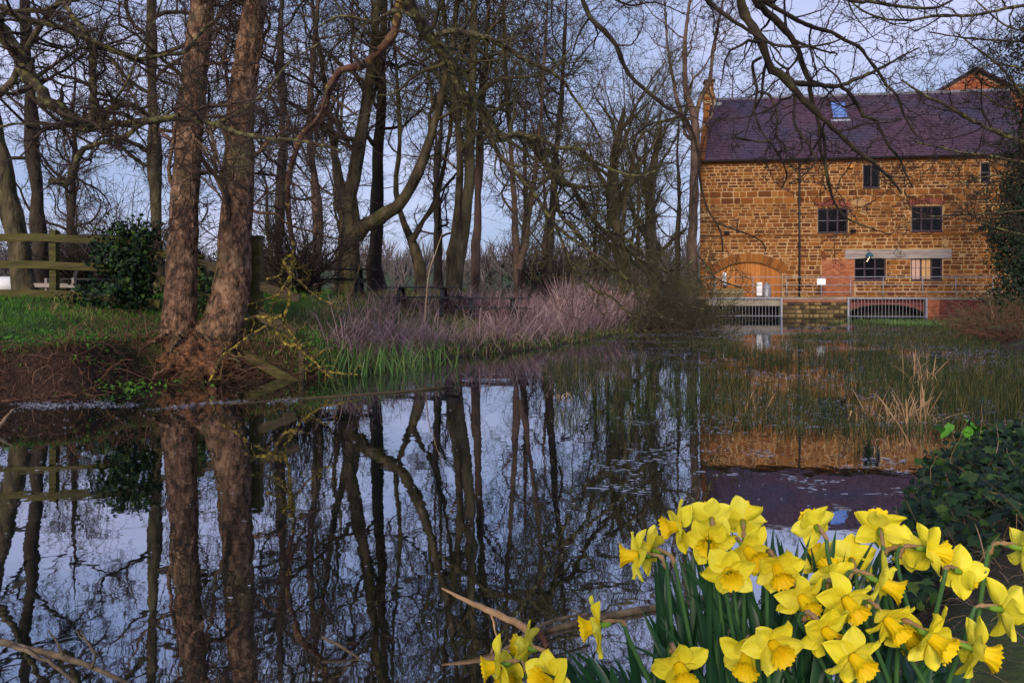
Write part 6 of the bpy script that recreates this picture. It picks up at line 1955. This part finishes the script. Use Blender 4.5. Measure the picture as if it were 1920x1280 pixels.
# dead bramble stems arching round the tree foot
nb0 = 260
x = rgr.normal(-5.5, 0.75, nb0); y = rgr.normal(12.15, 0.28, nb0)
z = np.maximum(ground_h(x, y), 0.0) + rgr.uniform(0.0, 0.35, nb0)
Pp = np.empty((nb0, 8, 3)); Pp[:, 0] = np.stack([x, y, z], 1)
dd = np.stack([rgr.normal(0, 1, nb0), rgr.normal(-0.6, 0.4, nb0), rgr.uniform(0.1, 0.9, nb0)], 1)
for j in range(1, 8):
    dd = dd / np.linalg.norm(dd, axis=1, keepdims=True) + rgr.normal(0, 0.22, (nb0, 3)) + np.array((0, 0, -0.20))
    Pp[:, j] = Pp[:, j - 1] + dd / np.linalg.norm(dd, axis=1, keepdims=True) * rgr.uniform(0.03, 0.11, (nb0, 1))
Pp[..., 2] = np.maximum(Pp[..., 2], 0.004)
v, f = tube_arrays(Pp, rgr.uniform(0.003, 0.007, nb0)[:, None] * np.linspace(1, 0.4, 8)[None], 3)
kind(obj('brambles', make_mesh('brambles', v, f, tone=np.repeat(rgr.uniform(0, 1, nb0), 24), smooth=True), MT['root']), 'stuff')

# ------------------------------------------------------------------ fences, tables, sheds
fe = tag(empty('timber_fence', (-9, 14, gz(-9, 14))), 'algae-green post-and-rail fence stepping down from the field to the water', 'fence')
fb = Vector(fe.location)
def fpost(x, y0, y1, Y, w=0.13, lean=0.0, mat='timber_green'):
    a, b_ = P(x, y0, Y), P(x, y1, Y)
    b_[0] += lean
    MB().bar(Vector(b_) - fb, Vector(a) - fb, w, w, (0, 1, 0), 0.004).build('post', MT[mat], fe)
def frail(x0, y0, Y0, x1, y1, Y1, h=0.15, mat='timber_green'):
    MB().bar(Vector(P(x0, y0, Y0)) - fb, Vector(P(x1, y1, Y1)) - fb, 0.045, h, (0, 0, 1), 0.006).build('rail', MT[mat], fe)
fpost(102, 432, 600, 14.1); fpost(-70, 425, 600, 14.1); fpost(238, 440, 600, 14.1)
fpost(376, 478, 640, 14.4); fpost(481, 442, 705, 13.1, 0.20)
for (ya, yb) in ((446, 450), (497, 502), (551, 556)):
    frail(-70, ya - 2, 14.0, 104, ya, 14.0); frail(104, ya + 0.5, 13.99, 240, yb + 2, 14.0)
frail(240, 455, 14.0, 376, 497, 14.3); frail(240, 508, 14.0, 376, 545, 14.3); frail(170, 553, 13.9, 300, 570, 14.0)
frail(365, 490, 14.35, 482, 528, 13.2, 0.16, 'timber_grey'); frail(370, 552, 14.35, 482, 583, 13.2, 0.16, 'timber_grey')
frail(478, 533, 13.0, 562, 560, 12.9, 0.16, 'timber_grey'); frail(478, 588, 13.0, 556, 624, 12.8, 0.17, 'timber_grey')
frail(440, 655, 12.6, 562, 722, 11.9, 0.16, 'timber_green')
sb = tag(empty('broken_stake', tuple(P(565, 690, 12.2))), 'short broken grey stake leaning beside the sunken fence rail', 'stake')
MB().tube([(0.02, 0, -0.35), (0.0, 0, 0.05), (0.0, 0.02, 0.25), (0.10, 0.0, 0.30)], [0.055, 0.055, 0.05, 0.03], 8).build('stake', MT['timber_grey'], sb)

def picnic(x, y, rz, L=1.9):
    t = empty('picnic_table', (x, y, gz(x, y)), rz)
    for k in range(5):
        MB().box((-L / 2, -0.36 + k * 0.148, 0.72), (L / 2, -0.36 + k * 0.148 + 0.135, 0.76)).build('tabletop_plank', MT['table'], t)
    for sgn in (-1, 1):
        MB().box((-L / 2, sgn * 0.72 - 0.13, 0.43), (L / 2, sgn * 0.72 + 0.13, 0.47)).build('bench_plank', MT['table'], t)
        for sx in (-0.62, 0.62):
            MB().bar((sx, sgn * 0.25, 0.72), (sx, sgn * 0.72, -0.06), 0.05, 0.10, (1, 0, 0)).build('leg', MT['table'], t)
    for sx in (-0.62, 0.62):
        MB().bar((sx + 0.05, -0.8, 0.39), (sx + 0.05, 0.8, 0.39), 0.045, 0.09).build('crossbar', MT['table'], t)
    return t
PT = 'black picnic tables on the grass behind the pond'
tag(picnic(-5.0, 20.3, 0.05, 2.2), 'black picnic table nearest the thickest mossy trunk', 'table', PT)
tag(picnic(-2.6, 20.6, -0.04, 2.2), 'black picnic table in front of the forked slender trunk', 'table', PT)
tag(picnic(-0.6, 21.2, 0.06, 2.2), 'black picnic table half hidden by tall dead stalks', 'table', PT)
tag(picnic(-11.6, 20.2, 0.1), 'black picnic table seen between the fence rails', 'table', PT)
tag(picnic(-7.9, 19.6, 0.2), 'black picnic table behind the gap between the twin trunks', 'table', PT)
# low barn and white tarpaulin beyond the fence
bn_ = tag(empty('field_barn', (-27.6, 46, gz(-27.6, 46)), 0.1), 'low dark barn with slate roof beyond the fence', 'building')
MB().box((-2.9, 0, 0), (2.9, 4, 1.7)).build('wall', MT['barn'], bn_)
MB().add([(-3.2, -0.4, 1.6), (3.2, -0.4, 1.6), (3.2, 2.0, 3.7), (-3.2, 2.0, 3.7), (-3.2, 4.4, 1.6), (3.2, 4.4, 1.6)], [(0, 1, 2, 3), (3, 2, 5, 4)]).build('roof', MT['roof_grey'], bn_)
tp_ = tag(blob('white_tarpaulin', (0, 0, 0.25), (0.6, 0.4, 0.26), MT['white'], None, 9), 'white tarpaulin heap behind the bottom fence rail', 'tarpaulin')
tp_.location = (-13.0, 18.2, gz(-13.0, 18.2))
lr = tag(empty('low_rail', (-11.2, 17.0, gz(-11.2, 17.0)), -0.25), 'low grey rail on short posts behind the fence', 'rail')
MB().bar((-0.9, 0, 0.26), (0.9, 0, 0.24), 0.05, 0.10).build('rail', MT['lintel'], lr)
for sx in (-0.8, 0, 0.8):
    MB().bar((sx, 0.06, -0.2), (sx, 0.06, 0.42), 0.07).build('post', MT['lintel'], lr)

# ------------------------------------------------------------------ driftwood
def stick(name, label, pts, rad, mat, twigs=None, sides=10, npt=18, cat='branch'):
    pts = [np.array(p, float) for p in pts]
    base = pts[0].copy()
    root = tag(empty(name, tuple(base)), label, cat)
    a, b_ = resample([p - base for p in pts], rad, npt)
    r0 = np.random.default_rng(len(label))
    a[1:-1] += r0.normal(0, 1, a[1:-1].shape) * b_[1:-1, None] * 0.10
    b_ = b_ * (1 + 0.06 * r0.normal(0, 1, npt))
    m_ = MB().tube(a, b_, sides)
    m_.build('stem', mat, root, smooth=True)
    for (q, rr_) in (twigs or []):
        a, b_ = resample([np.array(p) - base for p in q], rr_, 12)
        a[1:-1] += r0.normal(0, 1, a[1:-1].shape) * b_[1:-1, None] * 0.3
        MB().tube(a, b_, 6).build('twig', mat, root, smooth=True)
    return root
def WT(x, y, z=0.0):
    """point at height z seen at a pixel"""
    Y = (CAMH - z) * FPX / (y - HY)
    return P(x, y, Y)
stick('floating_log', 'grey-brown waterlogged pole lying in the water behind the daffodil leaves', [WT(955, 1202, 0.0), WT(1030, 1178, 0.01), WT(1110, 1160, 0.01), WT(1200, 1143, 0.01), WT(1290, 1128, 0.01), WT(1380, 1112, 0.0)], [0.010, 0.014, 0.016, 0.016, 0.015, 0.014], MT['driftwood'],
      [([WT(1100, 1163, 0.02), WT(1085, 1150, 0.05), WT(1070, 1142, 0.06)], [0.006, 0.005, 0.003])])
stick('pale_branch', 'pale splintered branch rising out of the water to a pointed end', [WT(1000, 1192, 0.0), WT(975, 1172, 0.04), WT(930, 1150, 0.09), WT(880, 1128, 0.13), WT(828, 1102, 0.17)], [0.017, 0.016, 0.014, 0.010, 0.004], MT['driftwood_pale'],
      [([WT(920, 1146, 0.1), WT(926, 1170, 0.04), WT(932, 1198, 0.0)], [0.006, 0.005, 0.003])])
stick('curved_twig', 'thin curved twig crossing the floating pole', [WT(925, 1225, 0.0), WT(965, 1205, 0.04), WT(1000, 1180, 0.07), WT(1045, 1160, 0.08), WT(1105, 1150, 0.07)], [0.004, 0.007, 0.008, 0.007, 0.006], MT['driftwood'])
stick('wood_splinter', 'orange-brown split of wood standing beside the floating pole', [WT(1026, 1212, 0.0), WT(1016, 1192, 0.03), WT(1004, 1172, 0.06)], [0.012, 0.012, 0.006], MT['limb_red'])
stick('submerged_twig', 'short straight twig poking from open water in the middle', [WT(674, 1234, 0.0), WT(640, 1212, 0.03), WT(604, 1194, 0.05)], [0.005, 0.006, 0.006], MT['driftwood'])
stick('fallen_branch', 'long bare branch slanting out of the bottom corner over the water', [WT(-60, 1185, 0.14), WT(0, 1203, 0.12), WT(60, 1218, 0.10), WT(120, 1232, 0.08), WT(190, 1258, 0.05), WT(262, 1290, 0.02)], [0.012, 0.013, 0.012, 0.011, 0.009, 0.006], MT['driftwood'],
      [([WT(20, 1209, 0.12), WT(90, 1240, 0.08), WT(150, 1290, 0.04)], [0.008, 0.007, 0.005]),
       ([WT(120, 1232, 0.08), WT(108, 1205, 0.14), WT(90, 1180, 0.18)], [0.005, 0.004, 0.002]),
       ([WT(172, 1252, 0.06), WT(178, 1225, 0.12), WT(160, 1200, 0.16), WT(150, 1178, 0.19)], [0.006, 0.005, 0.004, 0.003]),
       ([WT(160, 1200, 0.16), WT(150, 1193, 0.17), WT(143, 1180, 0.19)], [0.003, 0.0025, 0.002])])
stick('bank_stick', 'pale stick leaning at the far left water edge', [WT(-14, 815, 0.0), WT(5, 790, 0.1), WT(24, 767, 0.2)], [0.02, 0.016, 0.008], MT['driftwood_pale'])
stick('drift_pole', 'long thin pole floating level below the yellow lichen bough', [WT(430, 758, 0.0), WT(540, 748, 0.008), WT(650, 741, 0.008), WT(750, 734, 0.01), WT(835, 725, 0.015)], [0.006, 0.010, 0.012, 0.015, 0.024], MT['timber_grey'])
# pale dead stems standing on the bank
for k, (q, lab) in enumerate(((((795, 575), (803, 520), (818, 470), (832, 430)), 'tall pale dead stem leaning before the paired olive-brown trunks'), (((650, 560), (668, 520), (678, 488), (686, 470)), 'pale dead stem leaning before the thickest mossy trunk'))):
    pp = px(q, 18.5, 0.1)
    pp[0] = np.array((pp[0][0], pp[0][1], gz(pp[0][0], pp[0][1]) - 0.05))
    stick('dead_stem', lab, pp, [0.02, 0.017, 0.013, 0.006], MT['dry'], cat='plant', sides=6)

# ------------------------------------------------------------------ daffodils
def petal_mesh(k):
    r0 = np.random.default_rng(400 + k)
    nu, nv = 9, 7
    V = []
    tw, cup, rec = r0.uniform(-0.6, 0.6), r0.uniform(0.05, 0.45), r0.uniform(-0.6, 0.9)
    for i in range(nu):
        u = i / (nu - 1)
        w = 0.0215 * (math.sin(math.pi * (0.10 + 0.90 * u) ** 0.85) ** 0.75 if u < 1 else 0) + 0.0012
        if u > 0.93:
            w = 0.0045 if u < 0.99 else 0.0006
        for j in range(nv):
            v = -1 + 2 * j / (nv - 1)
            x = v * w
            y = 0.008 + u * 0.050
            z = cup * w * (v * v) * 0.9 - rec * 0.020 * u * u + 0.0030 * math.sin(7 * u + 3 * v + k) * u + 0.0012 * math.sin(13 * v + 2 * k) * u - 0.0022 * math.exp(-(v * 3) ** 2)
            a = tw * u
            V.append((x * math.cos(a) - z * math.sin(a), y, x * math.sin(a) + z * math.cos(a)))
    F = []
    for i in range(nu - 1):
        for j in range(nv - 1):
            F.append((i * nv + j, i * nv + j + 1, i * nv + nv + j + 1, i * nv + nv + j))
    return make_mesh('petal', V, np.array(F), smooth=True)
def corona_mesh(k):
    r0 = np.random.default_rng(500 + k)
    nr_, ns = 9, 36
    V = []
    ph = r0.uniform(0, 6.28, 4)
    for i in range(nr_):
        u = i / (nr_ - 1)
        r = 0.0095 + 0.0065 * u + 0.0085 * max(0, (u - 0.62) / 0.38) ** 1.8
        for j in range(ns):
            a = 2 * math.pi * j / ns
            ruff = (0.0022 * math.sin(9 * a + ph[0]) + 0.0015 * math.sin(14 * a + ph[1]) + 0.0012 * math.sin(23 * a + ph[2])) * u ** 2.2
            pleat = 0.0006 * math.sin(12 * a + ph[3]) * (1 - u * 0.3)
            z = 0.040 * u + (0.0022 * math.sin(18 * a + ph[1]) + r0.uniform(-0.0012, 0.0012)) * u ** 5
            V.append(((r + ruff + pleat) * math.cos(a), (r + ruff + pleat) * math.sin(a), z))
    F = []
    for i in range(nr_ - 1):
        for j in range(ns):
            F.append((i * ns + j, i * ns + (j + 1) % ns, (i + 1) * ns + (j + 1) % ns, (i + 1) * ns + j))
    n0 = len(V)
    V.append((0, 0, 0.0))
    T3 = [(j, n0, (j + 1) % ns) for j in range(ns)]
    return make_mesh('corona', V, [np.array(F), np.array(T3)], smooth=True)
PET = [petal_mesh(k) for k in range(8)]
for me in PET:
    me.materials.append(MT['petal'])
COR = [corona_mesh(k) for k in range(4)]
for me in COR:
    me.materials.append(MT['corona'])
STG = MB().tube([(0, 0, 0.002), (0, 0, 0.026)], [0.0018, 0.0014], 6)
rd = np.random.default_rng(601)
DG = 'daffodils on the near bank'
# (pixel x, y, distance, facing x, y, z, label)
DAFF = [
    (1276, 985, 1.48, -1.0, -0.25, -0.05, 'daffodil in side view at the top edge of the clump, trumpet towards open water'),
    (1334, 972, 1.50, 0.15, 0.85, 0.25, 'daffodil turned away, between the top side-view flower and the next turned-away one'),
    (1393, 976, 1.50, 0.25, 0.9, 0.35, 'daffodil turned away with bent brown sheath in its middle, below the slate reflection'),
    (1330, 1012, 1.44, -0.35, -0.9, -0.15, 'daffodil half hidden behind a bent brown neck under the top turned-away pair'),
    (1400, 1030, 1.40, 0.3, -0.9, -0.3, 'daffodil looking down just above the big round-faced one'),
    (1197, 1042, 1.42, -0.95, 0.15, -0.05, 'outermost of the overlapping pair over open water, trumpet half hidden'),
    (1222, 1030, 1.46, -0.75, 0.55, 0.05, 'rear flower of the overlapping pair over open water'),
    (1366, 1070, 1.30, -0.12, -0.95, -0.12, 'big daffodil facing the viewer squarely, upper middle of the clump'),
    (1124, 1172, 1.26, -1.0, -0.15, -0.12, 'lone side-view daffodil above the spread leaves near the floating pole'),
    (991, 1214, 1.46, -0.8, 0.4, 0.0, 'small daffodil turned aside, in front of the orange-brown wood splinter'),
    (938, 1247, 1.38, -1.0, -0.2, -0.1, 'daffodil with trumpet in profile, farthest out over the water'),
    (962, 1268, 1.42, -0.6, -0.6, -0.25, 'daffodil tucked under the outermost profile flower at the picture bottom'),
    (1032, 1272, 1.32, -0.6, -0.55, 0.25, 'low daffodil cut by the picture bottom, petals raised'),
    (1273, 1246, 1.22, 0.05, -0.92, -0.35, 'single open daffodil low among the spread leaves, looking slightly down'),
    (1400, 1228, 1.26, -0.35, -0.85, -0.35, 'daffodil mostly hidden behind the open front flower beside dark leaves'),
    (1448, 1206, 1.16, 0.15, -0.95, -0.15, 'large open front daffodil facing the viewer beside dark leaves'),
    (1456, 1062, 1.34, 0.0, -0.85, -0.42, 'nodding daffodil to the side of the big round-faced one'),
    (1530, 986, 1.44, -0.05, 0.95, 0.2, 'daffodil seen squarely from behind, under the reflected skylight'),
    (1650, 992, 1.42, 0.3, 0.8, 0.3, 'daffodil seen from behind beneath the dark ivy bank, brown sheath folded over'),
    (1692, 1030, 1.44, 0.9, 0.3, -0.1, 'daffodil hidden behind the folded brown sheath near the ivy bank'),
    (1738, 1030, 1.38, 0.97, -0.1, -0.12, 'side-view daffodil against the ivy, frilled trumpet outlined'),
    (1800, 1072, 1.34, 0.75, 0.35, -0.35, 'daffodil with long bent neck against the ivy, trumpet drooping away'),
    (1879, 1142, 1.28, 0.97, -0.1, -0.10, 'side-view daffodil over the dead grass near the picture edge'),
    (1824, 1216, 1.20, 0.9, -0.35, -0.28, 'lowest side-view daffodil over the dead grass, trumpet pointing down'),
    (1744, 1194, 1.18, 0.45, -0.8, -0.25, 'open daffodil at the clump end next to the lowest side-view flower'),
    (1662, 1160, 1.22, 0.30, -0.82, -0.42, 'nodding daffodil in the middle of the crowded front group'),
    (1585, 1122, 1.26, 0.25, -0.85, -0.42, 'nodding daffodil with long narrow trumpet in the crowded middle'),
    (1502, 1118, 1.30, 0.15, -0.9, -0.35, 'daffodil leaning out at the near side of the crowded middle'),
    (1648, 1090, 1.32, 0.8, -0.5, -0.3, 'daffodil with trumpet turned aside above the crowded front group'),
    (1562, 1086, 1.38, 0.1, 0.7, 0.5, 'daffodil back showing over the crowded middle beside a curled brown sheath'),
    (1596, 1048, 1.46, 0.2, 0.85, 0.2, 'daffodil half hidden by upright leaves behind the crowded middle'),
    (1548, 1054, 1.50, -0.2, 0.85, 0.3, 'daffodil deep among the leaves behind the crowded middle'),
    (1546, 1180, 1.18, 0.3, -0.85, -0.3, 'daffodil with one long upright petal amid the front group'),
    (1598, 1230, 1.12, 0.30, -0.88, -0.30, 'largest frontmost daffodil at the picture bottom'),
    (1706, 1186, 1.26, -0.1, -0.7, -0.6, 'daffodil peering down between two front flowers'),
    (1916, 1028, 1.30, 0.8, -0.3, -0.1, 'daffodil cut by the picture edge beside the ivy'),
]
def daffodil(x, y, Y, f, label, k):
    head = P(x, y, Y)
    d = np.array(f, float); d /= np.linalg.norm(d)
    sz = rd.uniform(0.84, 0.97)
    # foot of the stem: towards the clump's middle, on the ground
    fx_ = (1440 if x < 1500 else 1600) + (x - 1500) * 0.45
    bx = (fx_ - CX) / FPX * 1.42
    if x > 1770:
        bx = head[0] - 0.10
    by = 1.34 + (Y - 1.3) * 0.5
    if x < 1060:
        bx = head[0] + 0.22
    base = np.array((bx + rd.normal(0, 0.02), by, gz(bx, by) - 0.01))
    root = tag(empty('daffodil', tuple(base)), label, 'daffodil', DG)
    back = head - d * 0.024 * sz
    neck = back - d * 0.022 + np.array((0, 0, -0.002))
    top = neck - d * 0.012 + np.array((0, 0, -0.034))
    mid1 = base * 0.55 + top * 0.45 + np.array((0, 0, 0.03)) + rd.normal(0, 0.008, 3)
    pts, rr_ = resample([base - base, mid1 - base, top - base, neck - base, back - base], [0.0048, 0.0045, 0.0040, 0.0034, 0.0034], 30)
    MB().tube(pts, rr_, 8).build('stem', MT['stem'], root, smooth=True)
    # ovary
    MB().tube([back - base, back - base + d * 0.008, back - base + d * 0.018, head - base + d * 0.004], [0.0038, 0.0062, 0.0052, 0.0060], 8).build('ovary', MT['ovary'], root, smooth=True)
    # papery sheath along the neck
    sp_, sr = resample([top - base + (neck - top) * 0.35, neck - base, back - base + np.array((0, 0, 0.004)), back - base + d * 0.016 + np.array((0, 0, 0.007))], [0.0034, 0.0042, 0.0038, 0.0010], 12)
    sr = sr * (1 + 0.26 * rd.normal(0, 1, 12).clip(-1.5, 1.5))
    MB().tube(sp_, np.abs(sr), 7).build('sheath', MT['spathe'], root, smooth=True)
    q = Vector(tuple(d)).to_track_quat('Z', 'Y')
    roll = Quaternion((0, 0, 1), rd.uniform(0, 6.28))
    for j in range(6):
        a = j * math.pi / 3 + rd.normal(0, 0.07)
        tilt = math.radians(rd.normal(4 if j % 2 else 12, 9))
        rot = q @ roll @ Quaternion((0, 0, 1), a) @ Quaternion((1, 0, 0), tilt)
        o = bpy.data.objects.new('petal', PET[int(rd.integers(8))])
        COL.objects.link(o)
        o.parent = root
        o.location = Vector(tuple(head - base + d * (0.0 if j % 2 else -0.0015)))
        o.rotation_mode = 'QUATERNION'
        o.rotation_quaternion = rot
        s_ = sz * rd.uniform(0.95, 1.06)
        o.scale = (s_ * rd.uniform(0.9, 1.08), s_, s_)
    o = bpy.data.objects.new('corona', COR[k % 4])
    COL.objects.link(o)
    o.parent = root
    o.location = Vector(tuple(head - base))
    o.rotation_mode = 'QUATERNION'
    o.rotation_quaternion = q @ Quaternion((0, 0, 1), rd.uniform(0, 6.28))
    o.scale = (sz, sz, sz * rd.uniform(0.9, 1.08))
    if d[1] < 0.2:
        st_ = MB().tube([(0, 0, 0.002), (0, 0, 0.024)], [0.0016, 0.0012], 6).build('stigma', MT['corona'], root)
        st_.location = o.location
        st_.rotation_mode = 'QUATERNION'
        st_.rotation_quaternion = q
for k, (x, y, Y, a, b_, c, lab) in enumerate(DAFF):
    daffodil(x, y, Y, (a, b_, c), lab, k)

def strap_leaf(base, tip, w, droop, twist, parent, r0):
    n = 11
    base = np.array(base); tip = np.array(tip)
    d = tip - base
    L = np.linalg.norm(d)
    side0 = np.array((math.cos(twist), math.sin(twist), 0))
    bent = r0.uniform(0.55, 0.8) if r0.uniform() < 0.10 else 0
    V = []
    for i in range(n):
        u = i / (n - 1)
        p = base + d * u + np.array((0, 0, droop * L * (4 * u * (1 - u)) * 0.5 - max(0.0, u - 0.75) ** 2 * droop * L * 3))
        if bent and u > bent:
            p = p + np.array((0, 0, -(u - bent) * L * 0.9)) + side0 * (u - bent) * L * 0.5
        ww = w * (0.75 + 0.25 * min(1, u * 3)) * (1 - max(0, (u - 0.72) / 0.28) ** 2.2)
        ta = twist + 0.9 * (u - 0.5) * r0.choice((-1, 1)) * 0
        s_ = side0
        up = np.cross(s_, d / L)
        for v in (-1, 0, 1):
            V.append(p + s_ * v * ww / 2 + up * (0.18 * ww if v else 0))
    F = []
    for i in range(n - 1):
        for j in range(2):
            F.append((i * 3 + j, i * 3 + j + 1, i * 3 + 4 + j, i * 3 + 3 + j))
    return obj('leaf', make_mesh('leaf', V, np.array(F), smooth=True), MT['strap'], parent)
rl2 = np.random.default_rng(602)
clumps = [
    ('daffodil_leaf_clump', 'tall dark blue-green daffodil leaves standing in the middle of the clump', (0.50, 1.42), 135, [(1200, 1690), (985, 1150)], 0.10),
    ('daffodil_leaf_clump', 'dark daffodil leaves splaying low out over the water', (0.36, 1.36), 48, [(1010, 1260), (1130, 1270)], 0.06),
    ('daffodil_leaf_clump', 'shaded daffodil leaves below the front flowers next to the dead grass', (0.72, 1.36), 40, [(1560, 1840), (1150, 1290)], 0.07)]
for (nm, lab, (bx, by), n0, ((xa, xb), (ya, yb)), sp_) in clumps:
    root = tag(empty(nm, (bx, by, gz(bx, by))), lab, 'leaves', 'daffodil leaf clumps')
    rb_ = np.array(root.location)
    for k in range(n0):
        tx = rl2.uniform(xa, xb); ty = rl2.uniform(ya, yb)
        if sp_ == 0.06:
            ty = 1130 + (1260 - tx) * 0.30 + rl2.uniform(0, 90)
        Yt = rl2.uniform(1.42, 1.62) if sp_ > 0.08 else rl2.uniform(1.3, 1.55)
        tip = P(tx, ty, Yt)
        b0 = np.array((bx + rl2.normal(0, sp_) + (tip[0] - bx) * 0.25, by + rl2.normal(0, 0.06), 0))
        b0[2] = gz(b0[0], b0[1]) - 0.02
        strap_leaf(b0 - rb_, tip - rb_, rl2.uniform(0.012, 0.020), rl2.uniform(0.0, 0.10) if sp_ > 0.08 else rl2.uniform(0.1, 0.3), rl2.uniform(-0.9, 0.9), root, rl2)
